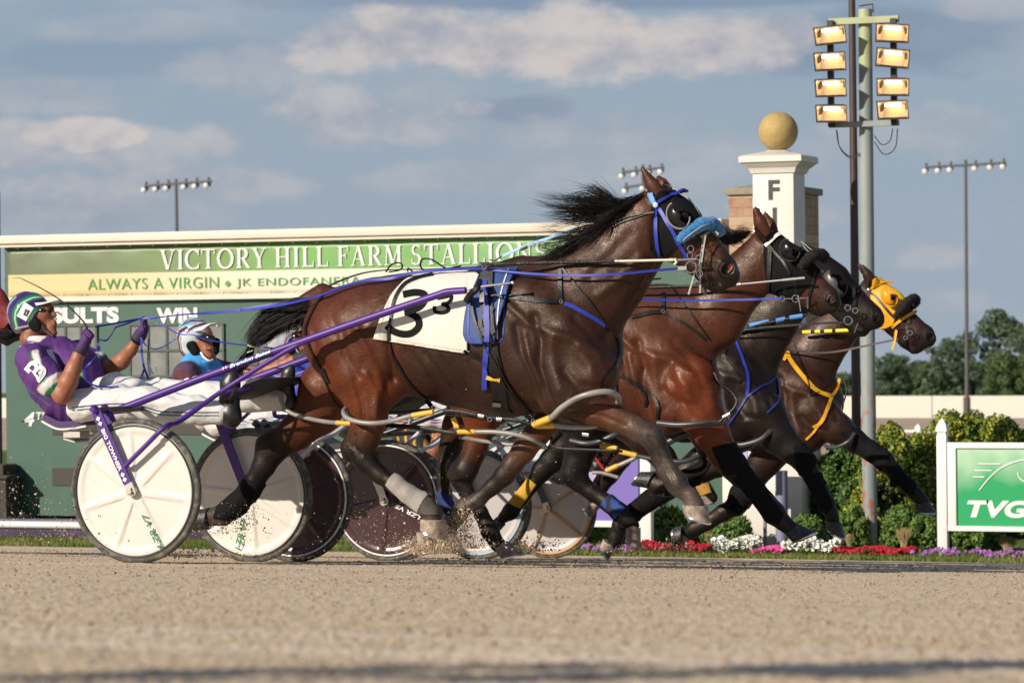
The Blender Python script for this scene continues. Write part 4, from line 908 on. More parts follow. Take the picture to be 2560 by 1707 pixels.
def hoof(name, cb, cf, sh, st, mt, parent, Y, wid=.9):
    """coronet back / front, sole heel / toe as points on the plane Y"""
    m_ = MB(); n_ = 22; lev = [(0, 1.0), (.06, 1.05), (.5, 1.0), (.94, 1.0), (1, .97)]
    for t_, k in lev:
        a = cb.lerp(sh, t_); b = cf.lerp(st, t_); c_ = (a+b)/2; h_ = (b-a)/2*k; hw_ = h_.length*wid*(1 if t_ > .03 else .96)
        for i in range(n_):
            q = 2*math.pi*i/n_; back = 1 if math.cos(q) > 0 else .92; m_.v.append(c_+h_*math.cos(q)*back+Vector((0, hw_*math.sin(q), 0)))
    for j in range(len(lev)-1): m_.f += [(j*n_+i, j*n_+(i+1)%n_, (j+1)*n_+(i+1)%n_, (j+1)*n_+i) for i in range(n_)]
    m_.f += [tuple(range(n_-1, -1, -1)), tuple(range((len(lev)-1)*n_, len(lev)*n_))]
    o = m_.build(name, mt, parent)
    # light alloy shoe
    s_ = MB(); c_ = (sh+st)/2; h_ = (st-sh)/2; dn = ((sh-cb)+(st-cf)).normalized(); ps = []
    for i in range(17): q = -2.4+4.8*i/16; ps.append(c_+h_*math.cos(q)*.95+Vector((0, h_.length*wid*.92*math.sin(q), 0))+dn*.003)
    s_.tube(ps, .0055, 6).build('shoe', m_chr, o); return o
def hair(name, guides, n_, w_, spread, mt, parent, seed=1, jit=.02, segs=10, root=.03, ext=.15, locks=0, curl=0):
    g_ = np.random.default_rng(seed); G = [np.array([tuple(p) for p in cr(gd, 8)]) for gd in guides]; V = []; F = []
    LK = [(g_.random()*(len(G)-1), g_.uniform(.6, 1+ext), g_.normal(0, 1, 3), g_.uniform(0, 6.28), g_.uniform(.3, 1)) for _ in range(locks)]
    for _ in range(n_):
        lk = LK[g_.integers(locks)] if locks and g_.random() < .88 else None
        i = (lk[0] if lk else g_.random()*(len(G)-1)); a = int(i); f_ = i-a; A, B = G[a], G[min(a+1, len(G)-1)]
        L_ = g_.uniform(.6, 1+ext) if not lk else lk[1]*g_.uniform(.8, 1.03); s0 = g_.uniform(0, root*6)*.5; off = (g_.normal(0, 1, 3) if not lk else lk[2]*1.3+g_.normal(0, .5, 3))*np.array([jit, spread, jit]); ph, am = (g_.uniform(0, 6.28), g_.uniform(.2, 1)*jit) if not lk else (lk[3]+g_.normal(0, .15), lk[4]*jit*(1+curl))
        thin = g_.normal(0, .009, 3) if lk else None
        Pp = []
        for k in range(segs+1):
            t_ = min(s0+(1-s0)*L_*k/segs, 1.12); q = []
            for X in (A, B):
                ff = min(t_, 1)*(len(X)-1); j = min(int(ff), len(X)-2); p = X[j]+(X[j+1]-X[j])*(ff-j)
                if t_ > 1: p = p+(X[-1]-X[-2])*(len(X)-1)*(t_-1)
                q.append(p)
            p = q[0]*(1-f_)+q[1]*f_; w2 = k/segs
            if lk is not None: p = p+thin*(1-.75*w2)
            Pp.append(p+off*(.35+w2*1.1)+np.array([0, 0, 1])*am*math.sin(ph+w2*5)*w2)
        b = len(V); ww = w_*g_.uniform(.6, 1.4)
        for k, p in enumerate(Pp):
            tg = Vector(Pp[min(k+1, segs)]-Pp[max(k-1, 0)]).normalized(); s_ = tg.cross(Vector((0, 1, 0)) ).normalized(); r_ = ww*(1-(k/segs)**2*.9)/2; p = Vector(p)
            V += [p+s_*r_, p-s_*r_*.5+Vector((0, r_, 0)), p-s_*r_*.5-Vector((0, r_, 0))]
        for k in range(segs): F += [(b+k*3+j, b+k*3+(j+1)%3, b+k*3+3+(j+1)%3, b+k*3+3+j) for j in range(3)]
    return obj(name, V, F, mt, parent)
def PL(c_, pts, Y): return [P(c_, u, v, Y) for u, v in pts]

# trunk of the nearest horse; the others take the same build
Y1 = YH[0]
TR = [(796,764,104,.95),(850,768,124,.86),(940,766,134,.76),(1060,780,150,.74),(1170,787,166,.66),(1270,792,148,.62),(1345,808,90,.80)]
def trunk(dX=0, dY=0, dZ=0, cs=None):
    D = Vector((dX, dY, dZ)); o = []
    def c_(pts, yo=0): return [(p+D, r_) for p, r_ in chain('F', pts, Y1+yo)]
    ch = c_([q[:3] for q in TR]); rump, back, side, chest, haunch = cs
    cols = [rump, rump, back, side, side, chest]
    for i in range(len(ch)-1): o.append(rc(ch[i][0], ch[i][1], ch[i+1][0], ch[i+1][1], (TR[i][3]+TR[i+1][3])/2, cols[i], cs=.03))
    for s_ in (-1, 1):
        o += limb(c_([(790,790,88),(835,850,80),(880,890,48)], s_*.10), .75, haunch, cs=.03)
        o += limb(c_([(1215,690,50),(1300,770,62),(1365,860,58)], s_*.125), .8, chest, cs=.03)
        o += limb(c_([(1245,830,60),(1310,900,66)], s_*.15), .75, side, cs=.03)
    o += limb(c_([(1120,640,34),(1200,632,38),(1290,640,50)]), .55, back)
    o += limb(c_([(700,690,16),(740,672,22)]), 1, back)
    return o
YN = Y1-.23
def rel(c_, pts, amp, w_, Y=YN, D=Vector(), ym=None): return ([p+D for p in PL(c_, pts, Y)], amp, w_, ym)
def trunk_relief(D=Vector()):
    q = lambda *a: rel(*a, D=D)
    return [q('G3', [(640,560),(700,760),(690,950),(740,1150),(800,1320)], -.016, .022), q('G3', [(430,470),(600,620),(760,680),(950,740),(1150,860)], .012, .022),
            q('G3', [(790,760),(800,950),(860,1150)], .014, .035), q('G3', [(500,640),(540,850),(620,1050),(660,1230)], -.012, .02), q('G3', [(570,700),(620,900),(690,1100)], .008, .016),
            q('G3', [(950,560),(1080,700),(1200,860),(1260,1000)], -.010, .02), q('G3', [(1000,820),(1100,960),(1130,1100)], .012, .03), q('G3', [(880,1000),(1000,1120),(1130,1130)], -.009, .02),
            q('G3', [(180,900),(330,1080),(480,1250),(700,1380)], -.007, .018),
            q('R3', [(1240,900),(1262,1100),(1255,1300)], -.022, .022), q('R3', [(1000,880),(1080,1050),(1150,1230),(1160,1400)], .012, .026), q('R3', [(860,900),(900,1100),(1000,1280)], -.009, .024),
            q('R3', [(700,640),(760,800),(840,900)], -.008, .03), q('R3', [(1180,700),(1100,850),(1020,900)], .007, .03), q('R3', [(600,900),(640,1100),(740,1250)], -.010, .022),
            q('R3', [(1400,1050),(1500,1180),(1620,1400)], -.006, .014), q('R3', [(1560,1090),(1650,1220),(1760,1430)], -.005, .014), q('R3', [(1700,1120),(1790,1250),(1890,1440)], -.005, .014)]

def ears(c_, near, far, Y, col, dark):
    o = []
    for (bu, bv, tu, tv, r_), yo in ((near, -.055), (far, .06)):
        a = P(c_, bu, bv, Y+yo); b = P(c_, tu, tv, Y+yo*1.5); r_ = r_*pm(c_, Y, a.x); m1 = a.lerp(b, .45)
        o += [rc(a, r_*1.1, a.lerp(b, .35), r_*.98, .6, col, k=.02, cs=.004), rc(a.lerp(b, .35), r_*.98, a.lerp(b, .72), r_*.52, .5, col, k=.006, cs=.004), rc(a.lerp(b, .72), r_*.52, b, r_*.06, .5, dark, k=.006, cs=.004)]
        q_ = (b-a).normalized(); bk = Vector((-q_.z, 0, q_.x)); bk = bk if bk.x < 0 else -bk; o.append(rc(a.lerp(b, .2)+bk*r_*.42, r_*.66, a.lerp(b, .8)+bk*r_*.2, r_*.26, .55, dark, k=.006, cs=.003))
    return o

def make_horse(name, label, root, pr, h, k, subs, relief, post, hoofs, hoofmat, group=None):
    th_ = thing('horse', label, 'horse', root, group)
    o, V, F, bvh = organic2('body', pr, h, k, m_coat, th_, subs, 2, relief, post, rough_amp=.006)
    for (c_, cb, cf, sh, st, Y, mt_) in hoofs: hoof('hoof', P(c_, *cb, Y), P(c_, *cf, Y), P(c_, *sh, Y), P(c_, *st, Y), mt_, th_, Y)
    return th_, V, F, bvh

# ---------------------------------------------------------------- horse 3 (the nearest, saddle cloth 3)
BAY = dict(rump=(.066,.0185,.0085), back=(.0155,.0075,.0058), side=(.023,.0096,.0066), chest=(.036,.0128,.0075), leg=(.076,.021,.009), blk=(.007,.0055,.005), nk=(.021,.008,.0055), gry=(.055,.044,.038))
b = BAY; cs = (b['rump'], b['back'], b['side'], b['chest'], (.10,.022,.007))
pr = trunk(cs=cs)
nk = chain('F', [(1300,712,128),(1345,672,112),(1400,622,94),(1448,565,78),(1482,508,64)], Y1)
pr += limb(nk, [.62,.56,.56,.60], [b['chest'], b['nk'], b['nk'], b['rump']], cs=.03)
hd = chain('R4', [(1530,430,150),(1620,620,232),(1700,700,205),(1830,770,160),(1960,930,136),(2030,1010,128)], Y1)
pr += limb(hd, [.62,.55,.52,.50,.56], [b['nk'], b['leg'], b['leg'], (.07,.024,.012), b['blk']], k=.03)
pr += limb(chain('R4', [(2060,1000,112),(2085,1040,98)], Y1), .62, b['blk'], k=.025)          # upper lip
pr += limb(chain('R4', [(1560,800,100),(1800,930,92),(1930,1080,72),(1990,1130,62)], Y1), .5, b['blk'], k=.018)   # jaw and chin
for s_ in (-1, 1): pr.append(rc(P('R4', 2085, 985, Y1+s_*.045), 70*pm('R4', Y1), q=.55, col=b['blk'], k=.02))
pr += ears('R4', (1505,370,1345,108,62), (1560,310,1480,190,52), Y1, (.055,.020,.012), b['blk'])
Ya = Y1-.145
pr += limb(chain('R5', [(600,150,190,-.0),(645,320,142),(665,430,110),(640,560,92),(615,665,100)], Ya), [.72,.72,.8,.8], [b['leg'], b['leg'], b['leg'], b['blk']], cs=.012)
pr += limb(chain('R5', [(560,560,40),(515,650,42),(520,700,44)], Ya), .8, b['blk'])
pr += limb(chain('R5', [(630,740,90),(740,850,66),(860,930,62),(960,1000,62),(1065,1070,76),(1120,1140,62),(1135,1180,66)], Ya), .85, [b['blk'], b['blk'], b['gry'], b['gry'], b['blk'], b['gry']], k=.02)
Yb_ = Y1+.145
pr += limb(chain('R2', [(2340,40,215),(2275,200,172),(2120,345,128),(1975,450,104),(1890,585,84),(1790,760,72),(1700,860,72),(1600,935,76),(1530,950,60),(1490,955,60)], Yb_), .8, [b['leg'], b['leg'], b['blk'], b['blk'], b['blk'], b['blk'], b['blk'], b['blk'], b['blk']], k=.02, cs=.012)
pr += limb(chain('R2', [(1960,380,40),(1895,430,42),(1890,470,40)], Yb_), .8, b['blk'])
pr += limb(chain('R6', [(430,260,170),(560,320,142),(700,360,122),(850,425,98),(1000,500,84),(1115,560,88),(1150,620,74),(1190,700,56),(1245,800,52),(1298,895,78),(1335,960,58),(1400,1000,60),(1428,1064,76)], Ya+.01), .78, [b['chest'], b['leg'], b['leg'], (.06,.03,.018), b['gry'], b['blk'], b['blk'], b['gry'], b['gry'], b['blk'], b['gry'], b['gry']], k=.018, cs=.012)
pr += limb(chain('R6', [(1100,640,30),(1180,830,28),(1270,950,36)], Ya+.01), .8, b['blk'], k=.02)
pr += limb(chain('G4', [(2000,560,160),(1900,680,135),(1770,850,116),(1650,1010,102),(1570,1110,100),(1450,1225,78),(1290,1370,76),(1150,1440,88),(1080,1560,66),(1010,1660,60)], Yb_), .8, [b['leg'], (.075,.03,.016), (.05,.026,.018), b['blk'], b['blk'], b['blk'], b['gry'], b['blk'], b['blk']], k=.028, cs=.012)
k4 = pm('R4', Y1)
for sd in (-1, 1): pr += limb([(P('R4', 2078+62*math.cos(a_), 988-52*math.sin(a_), Y1+sd*(.060-.008*math.cos(a_))), .0085) for a_ in [i*math.pi/5 for i in range(11)]], 1, b['blk'], k=.012, cs=.006)
subs = [rc(P('R4', 2072, 995, Y1-.062), 40*k4, P('R4', 2100, 965, Y1-.060), 34*k4, q=.9, k=.006), rc(P('R4', 2078, 985, Y1+.062), 42*k4, q=.9, k=.006),
        rc(P('R4', 1935, 1060, Y1-.06), 9*k4, P('R4', 2045, 1165, Y1-.045), 16*k4, q=2.2, k=.006)]
relief = trunk_relief()+[rel('R4', [(1430,930),(1300,1150),(1150,1400),(1050,1540)], -.012, .02, Y1-.1), rel('R4', [(1350,880),(1180,1080),(1020,1200)], .010, .025, Y1-.1), rel('R4', [(1250,700),(1100,880),(950,1050)], -.008, .03, Y1-.1),
    rel('R4', [(1450,820),(1440,600),(1480,450)], -.010, .012, Y1-.09), rel('R4', [(1900,820),(1980,900),(2040,930)], .005, .012, Y1-.06), rel('R4', [(1760,900),(1850,960),(1930,1000)], -.006, .012, Y1-.06), rel('R4', [(1840,700),(1920,800),(1980,880)], -.005, .012, Y1-.06),
    rel('R5', [(640,100),(700,260),(690,420)], .010, .016, Ya-.1, ym=Ya), rel('R5', [(560,160),(600,320),(610,500)], -.010, .014, Ya-.1, ym=Ya), rel('R5', [(760,180),(740,320),(720,480)], -.007, .012, Ya-.1, ym=Ya), rel('R5', [(560,560),(545,640),(600,700)], -.008, .010, Ya-.06, ym=Ya),
    rel('R6', [(500,360),(700,400),(900,480)], -.008, .012, Ya-.08, ym=Ya), rel('R6', [(520,300),(760,340),(950,420)], .007, .012, Ya-.08, ym=Ya), rel('R6', [(1090,560),(1130,640),(1180,720)], -.007, .009, Ya-.05, ym=Ya), rel('R6', [(1170,700),(1240,830),(1290,900)], -.006, .007, Ya-.04, ym=Ya)]
def post1(V, Cc):
    Nz = fbm(V[:,0]*1+30, V[:,2]+30, 2.4, 3, 8)[:, None]
    Cc = Cc*(1+.35*Nz); t_ = np.clip((.42+gz(Y1)-V[:,2])/.35, 0, 1)[:, None]*np.clip(.45+fbm(V[:,0]+9, V[:,2]+9, 14, 3, 21), 0, 1)[:, None]*.7; Cc = Cc*(1-t_)+np.array((.15,.12,.095))*t_
    tg = P('R4', 2098, 962, Y1-.048); d = np.linalg.norm(V-np.array(tg), axis=1); Cc = Cc*(1-np.clip((.016-d)/.008, 0, 1)[:, None])+np.array((.45,.09,.08))*np.clip((.016-d)/.008, 0, 1)[:, None]*1
    tg = P('R4', 2000, 1130, Y1-.05); d = np.linalg.norm(V-np.array(tg), axis=1); t_ = np.clip((.026-d)/.01, 0, 1)[:, None]; Cc = Cc*(1-t_)+np.array((.36,.20,.15))*t_
    return Cc
hoofs = [('R5', (1045,1180), (1228,1188), (1040,1245), (1225,1335), Ya, m_hoof), ('R2', (1505,880), (1500,1040), (1425,890), (1395,1055), Yb_, m_hoofd),
         ('R6', (1338,1060), (1520,1072), (1352,1125), (1548,1200), Ya, m_hoof), ('R5', (1135,1290), (1020,1275), (1150,1400), (1030,1455), Yb_, m_hoof)]
H1, V1, F1, bv1 = make_horse('horse', 'nearest horse, a dark bay pacer with blue bridle and white saddle cloth numbered 3', P('F', 1050, 1300, Y1), pr, .0105, .055, subs, relief, post1, hoofs, None)
# ---------------------------------------------------------------- tack of the nearest horse
def sp(name, c_, pts, w_, mt, par, bv, Yd, off=.006, t=.005, n=6, mirror=None, **k): m_ = MB(); surf_strap(m_, bv, c_, pts, w_, off, Yd, n, t, mirror=mirror, **k); return m_.build(name, mt, par)
def straps(name, lst, mt, par, bv, Yd, off=.006, t=.005, mirror=None):
    m_ = MB()
    for c_, pts, w_ in lst: surf_strap(m_, bv, c_, pts, w_, off, Yd, 6, t, mirror=mirror)
    return m_.build(name, mt, par)
def mirbox(*a): return a
Yn = Y1-.235
cl = patch('saddle_cloth', V1, F1, PL('R3', [(1395,405),(1330,470),(1262,600),(1150,965),(1940,1090),(1950,420),(1900,395)], Yn+.02), .016, m_cloth, H1, thick=.004)
# stiff numbers sewn on the cloth
bvc = BVHTree.FromPolygons([v.co.copy() for v in cl.data.vertices], [tuple(p.vertices) for p in cl.data.polygons])
nb = straps('number', [('R3', [(1368,592),(1470,575),(1545,590),(1548,640),(1500,700),(1400,738),(1420,748),(1490,790),(1500,860),(1440,915),(1360,922),(1280,895),(1232,850)], 58)], m_ink, cl, bvc, Yn, off=.003, t=.002)
straps('number', [('R3', [(1655,625),(1720,612),(1770,600),(1768,640),(1740,665),(1700,672),(1740,690),(1748,725),(1700,745),(1640,735),(1632,690)], 30)], m_ink, cl, bvc, Yn, off=.003, t=.002)
straps('hem', [('R3', [(1170,950),(1500,1002),(1925,1070)], 7), ('R3', [(1250,640),(1205,780),(1165,935)], 7), ('R3', [(1905,450),(1905,760),(1908,1060)], 6)], mat('thread', (.45,.42,.36), rough=.8), cl, bvc, Yn, off=.0012, t=.001)
pad = patch('saddle_pad', V1, F1, PL('G3', [(190,160),(140,260),(105,420),(92,600),(92,705),(112,758),(150,782),(335,784),(372,760),(392,690),(412,400),(455,150)], Yn+.01), .030, m_nav, H1, thick=.016)
bvp = BVHTree.FromPolygons([v.co.copy() for v in pad.data.vertices], [tuple(p.vertices) for p in pad.data.polygons])
class Two:      # first surface met of two
    def __init__(s, *b): s.b = b
    def ray_cast(s, o, d):
        best = (None, None, None, None)
        for q in s.b:
            h_ = q.ray_cast(o, d)
            if h_[0] is not None and (best[0] is None or h_[3] < best[3]): best = h_
        return best
bv2 = Two(bv1, bvp, bvc)
straps('piping', [('G3', [(428,170),(385,300),(350,450),(338,600),(338,745)], 9)], m_wht, pad, bv2, Yn, .004, .003)
straps('pad_edge', [('G3', [(108,440),(100,600),(100,700),(125,755),(160,772),(330,774),(365,752),(385,690),(400,420)], 12)], m_blu, pad, bv2, Yn, .003, .003)
sdl = straps('saddle', [('G3', [(255,175),(250,260),(245,330)], 105), ('G3', [(205,505),(250,500),(305,515)], 58), ('G3', [(200,585),(205,640),(228,715)], 32), ('G3', [(285,575),(298,640),(308,705)], 34), ('G3', [(225,665),(262,668),(298,672)], 30)], mat('grey_leather', (.045,.045,.042), rough=.6, var=.3, vscale=30, bump=.3), H1, bv2, Yn, .014, .014)
straps('billet', [('G3', [(240,275),(248,400),(256,560),(258,700),(248,900),(242,1020),(238,1150)], 42)], m_blu, H1, bv2, Yn, .020, .004, )
girth = straps('girth', [('G3', [(262,330),(262,480),(285,700),(315,880),(350,1050),(372,1200),(400,1330),(440,1372)], 78), ('G3', [(225,450),(275,820),(300,1050),(318,1250),(345,1350)], 40)], m_lea, H1, bv2, Yn, .012, .008)
straps('keeper', [('G3', [(256,1052),(300,1066),(368,1070)], 28)], m_ylt, girth, bv2, Yn, .024, .003); straps('buckle', [('G3', [(305,1262),(370,1268)], 30)], mat('dull_metal', (.20,.2,.2), rough=.5, metal=.6), girth, bv2, Yn, .024, .003)
straps('hobble_hanger', [('G3', [(120,400),(150,560),(200,700),(255,830),(330,960),(380,1080),(455,1200),(530,1290),(590,1370),(640,1430)], 19), ('G3', [(330,880),(380,1030),(480,1190),(580,1310),(650,1370)], 10), ('G3', [(70,838),(160,885),(262,945)], 26), ('G3', [(520,1280),(640,1430)], 34)], m_lea, H1, bv2, Yn, .020, .006)
straps('hobble_hanger', [('R3', [(1620,425),(1500,450),(1385,500),(1310,600),(1275,720),(1255,900),(1262,1010),(1310,1150),(1390,1290),(1480,1400),(1570,1480)], 21), ('R3', [(710,585),(640,680),(580,800),(555,900),(590,1040),(680,1220),(735,1380),(800,1500),(880,1568)], 13), ('R3', [(1560,1470),(1630,1560)], 40), ('R3', [(690,1210),(745,1330)], 26)], m_lea, H1, Two(bv1, bvc), Yn, .010, .005)
straps('breast_collar', [('G3', [(385,398),(520,408),(680,430),(830,440)], 36), ('G3', [(850,170),(850,300),(855,428)], 32)], m_lea, H1, bv2, Yn, .010, .006)
straps('breast_strap', [('G3', [(882,455),(960,485),(1060,540),(1150,590),(1215,635)], 34)], m_blu, H1, bv2, Y1-.2, .010, .006)
straps('yoke_strap', [('G3', [(870,165),(940,250),(1010,340),(1090,430),(1150,520),(1220,620),(1285,700),(1328,760),(1335,850),(1310,940),(1255,1010),(1205,1080),(1190,1150)], 15)], m_lea, H1, bv1, Y1-.15, .012, .006)
m = MB(); c = lay(bv1, [px('G3', 857, 443)], .018, Yn)[0]; m.ring(c, .0085, .0016); c = lay(bv1, [px('G3', 520, 410)], .02, Yn)[0]; m.ring(c, .008, .0016, 4, sc=(1,1)); split(m, 'ring', m_chr, H1)
# back strap with its loops
m = MB(); bk = [P('R3', u, v, Y1) for u, v in [(700,560),(820,505),(930,462),(1050,428),(1200,408),(1400,400),(1600,398),(1800,388),(2000,378),(2100,372)]]
m.ribbon([p+Vector((0,0,.012)) for p in cr(bk, 5)], .03, (0,1,0), .006); m.build('back_strap', m_lea, H1)
m = MB()
for pts in ([(1225,402),(1262,350),(1310,326),(1352,332),(1362,362),(1335,388),(1250,404)], [(1540,394),(1514,350),(1522,305),(1560,290),(1620,304),(1690,350),(1740,374),(1800,362),(1855,352)], [(1408,400),(1412,372),(1450,400)]):
    m.tube(cr([P('R3', u, v, Y1-.03) for u, v in pts], 6), .004, 6, flat=1.8)
split(m, 'strap_loop', m_lea, H1)
# shaft carrier hardware
m = MB(); m.tube([P('R3', 1895, 552, Y1-.33), P('R3', 2000, 530, Y1-.33), P('R3', 2290, 492, Y1-.31)], .006, 8); m.ball(P('R3', 2290, 492, Y1-.31), .011, 6); m.tube([P('R3', 2110, 598, Y1-.27), P('R3', 2150, 590, Y1-.28), P('R3', 2200, 612, Y1-.27)], .005, 6)
m.span(P('R3', 2010, 655, Y1-.31), P('R3', 2052, 552, Y1-.303)); m.build('shaft_buckle', m_chr, H1)
m = MB(); m.tube(cr([P('R3', 1900, 640, Y1-.3), P('R3', 1935, 590, Y1-.33), P('R3', 1990, 540, Y1-.34), P('R3', 2010, 480, Y1-.28)], 5), .017, 8); m.build('shaft_holder', m_lea, H1)

# bridle and hood
Yh = Y1-.095
hood = patch('hood', V1, F1, PL('R4', [(1425,345),(1500,330),(1560,255),(1660,280),(1800,420),(1895,560),(1890,620),(1700,760),(1660,850),(1600,885),(1440,870)], Yh), .007, m_neo, H1, thick=.004)
bvh_ = BVHTree.FromPolygons([v.co.copy() for v in hood.data.vertices], [tuple(p.vertices) for p in hood.data.polygons]); bv3 = Two(bv1, bvh_)
def blinker(c_, u, v, ru, rv, Yc, par, mt, rim_mt, tilt=.25, depth=.045, rot=0):
    c = P(c_, u, v, Yc); s_ = pm(c_, Yc, c.x); m_ = MB(); a_, b_ = ru*s_, rv*s_; n_ = 20; ca, sa = math.cos(R(rot)), math.sin(R(rot))
    def e(q, k, d): x, z = math.cos(q)*a_*k, math.sin(q)*b_*k; return c+Vector((x*ca-z*sa, -d, x*sa+z*ca))
    for j in range(7):
        t_ = j/6*1.35; k = math.cos(t_); d = depth*math.sin(t_)
        for i in range(n_): m_.v.append(e(2*math.pi*i/n_, k, d))
    for j in range(6):
        for i in range(n_):
            q = 2*math.pi*(i+.5)/n_
            if math.cos(q) > .35 and j < 5 and abs(math.sin(q)) < .9: continue
            m_.f.append((j*n_+i, j*n_+(i+1)%n_, (j+1)*n_+(i+1)%n_, (j+1)*n_+i))
    m_.f.append(tuple(range(6*n_, 7*n_)))
    o = m_.build('blinker_cup', mt, par); md = o.modifiers.new('thick', 'SOLIDIFY'); md.thickness = .003
    r_ = MB(); r_.tube([e(2*math.pi*i/24, 1.05, .002) for i in range(15, 33 if False else 25)]+[e(2*math.pi*i/24, 1.05, .002) for i in range(1, 2)], .004, 6) if False else r_.tube([e(2*math.pi*i/24, 1.06, .003) for i in range(6, 23)], .004, 6)
    r_.build('rim', rim_mt, o)
    ev = MB(); ev.ball(c+Vector((a_*.45, .022, -b_*.05)), .019, 8); ev.build('eye', mat('eye_dark', (.012,.006,.004), rough=.35, spec=.3), par)
    return o
m_cup = mat('cup_plastic', (.006,.006,.007), rough=.24, spec=.5)
blinker('R4', 1665, 532, 92, 112, Y1-.132, hood, m_cup, mat('grey_rim', (.35,.34,.33), rough=.4, metal=.4), rot=28)
br = straps('bridle', [('R4', [(1445,360),(1470,420),(1480,520),(1478,620),(1485,740),(1500,885)], 26), ('R4', [(1470,440),(1520,500),(1570,590),(1625,680),(1665,770),(1720,850),(1735,885)], 30), ('R4', [(1490,420),(1540,390),(1600,362),(1680,340),(1725,325)], 24)], m_blu, H1, bv3, Yh, .010, .005)
straps('crown_piece', [('R4', [(1432,345),(1450,400),(1462,430)], 40)], m_lbl, br, bv3, Yh, .012, .005)
m = MB(); c = lay(bv3, [px('R4', 1470, 437)], .020, Yh)[0]; m.ball(c, .0145, 7, (1,.4,1)); m.build('rosette', mat('pearl', (.45,.58,.85), rough=.2, coat=.6), br)
straps('hood_piping', [('R4', [(1548,275),(1640,305),(1720,360),(1790,440),(1865,560)], 11)], mat('grey_tape', (.42,.41,.39), rough=.6), hood, bv3, Y1-.04, .004, .003)
m = MB(); m.tube(cr([P('R4', 1640, 352, Y1-.05), P('R4', 1700, 318, Y1-.02), P('R4', 1735, 330, Y1+.02)], 5), .008, 8, flat=1.4); m.build('brow_knot', m_blu, br)
# fleece noseband
def fleece(c_, pts, r_, mt, par, Yo=Y1, sd=1, fz=1100, col=None):
    pp = cr([P(c_, u, v, Yo+dy) for u, v, dy in pts], 8); m_ = MB(); s_ = pm(c_, Yo); n_ = 16; g_ = np.random.default_rng(sd)
    rr_ = [r_*s_*(1-.45*abs(2*i/(len(pp)-1)-1)**4)*g_.uniform(.93, 1.07) for i in range(len(pp))]; m_.tube(pp, rr_, n_)
    for i in range(len(m_.v)): m_.v[i] += Vector(g_.normal(0, .0022, 3))
    o = m_.build('noseband', mt, par, sharp=180); f_ = MB(); vv_ = m_.v
    for _ in range(fz):
        i = g_.integers(len(pp)-1); k = g_.integers(n_); p = vv_[i*n_+k].lerp(vv_[(i+1)*n_+k], g_.random()); d = (p-pp[i].lerp(pp[i+1], .5)).normalized(); q = Vector(g_.normal(0, .5, 3)); t_ = (d+q*.7).normalized()*g_.uniform(.004, .010); s2 = t_.cross(Vector((0,1,.2))).normalized()*.0016; f_.add([p-s2, p+s2, p+t_], [(0,1,2)])
    f_.build('fleece_tufts', mt, o, smooth=False); return o
m_flc = mat('blue_fleece', (.020,.17,.42), rough=.95, var=.35, vscale=90, bump=.8, bscale=150, sheen=.5)
nbd = fleece('R4', [(1668,748,-.112),(1720,700,-.115),(1800,640,-.105),(1880,600,-.085),(1955,605,-.045),(2000,660,0),(1975,640,.06),(1880,640,.10),(1760,700,.115)], 52, m_flc, H1)
m = MB(); m.tube(cr([P('R4', 1700, 745, Y1-.150), P('R4', 1780, 680, Y1-.150), P('R4', 1860, 625, Y1-.135), P('R4', 1930, 603, Y1-.10)], 6), .0022, 5); m.build('stitching', MATS['grey_tape'], nbd)
m_gst = mat('grey_strap', (.30,.31,.30), rough=.6)
straps('halter_strap', [('R4', [(1900,690),(1878,740),(1868,820),(1860,880),(1850,960)], 24), ('R4', [(2000,690),(1950,665),(1900,690),(1850,720)], 22)], m_gst, H1, bv1, Y1-.07, .009, .005)
straps('cavesson', [('R4', [(1880,700),(1800,770),(1740,810),(1690,790)], 30), ('R4', [(1690,800),(1700,850),(1740,880)], 26)], m_lea, H1, bv1, Y1-.08, .008, .005)
# bit, its rings, chain and ties
m = MB(); kx = pm('R4', Y1)
for u, v, r_, t_ in ((1768,812,26,.0022),(1762,868,24,.0022),(1770,965,46,.0032),(1832,885,20,.002),(1700,1035,24,.0022),(1842,1020,26,.002)): m.ring(P('R4', u, v, Y1-.105), r_*kx, t_)
for k in range(12): m.ring(P('R4', 1850-(k%2)*6, 930+k*18, Y1-.10), 9*kx, .0016, 8, 'y' if k%2 else 'x')
m.tube([P('R4', 1640, 905, Y1-.15), P('R4', 1815, 897, Y1-.14)], .0035, 8); m.tube(cr([P('R4', 1808, 930, Y1-.11), P('R4', 1812, 990, Y1-.11), P('R4', 1790, 1040, Y1-.11)], 5), .003, 6)
m.build('bit', m_chr, H1)
m = MB(); m.ribbon([P('R4', 1795, 1040, Y1-.112), P('R4', 1775, 1110, Y1-.112), P('R4', 1750, 1195, Y1-.115)], .009, (1,0,.3), .003); m.ribbon([P('R4', 1850, 1110, Y1-.10), P('R4', 1845, 1185, Y1-.105)], .0075, (1,0,0), .003); m.ribbon([P('R4', 1893, 700, Y1-.10), P('R4', 1866, 880, Y1-.10), P('R4', 1858, 940, Y1-.10)], .007, (1,0,0), .003); split(m, 'bit_tie', m_gst, H1)
m = MB(); m.ribbon(cr([P('R4', 1880, 1120, Y1-.06), P('R4', 1895, 1170, Y1-.05), P('R4', 1880, 1205, Y1-.05)], 4), .012, (1,0,0), .004); m.tube(cr([P('R4', 1400, 1095, Y1-.09), P('R4', 1450, 1070, Y1-.10), P('R4', 1520, 1062, Y1-.09)], 4), .005, 6); split(m, 'chin_strap', m_lea, H1)
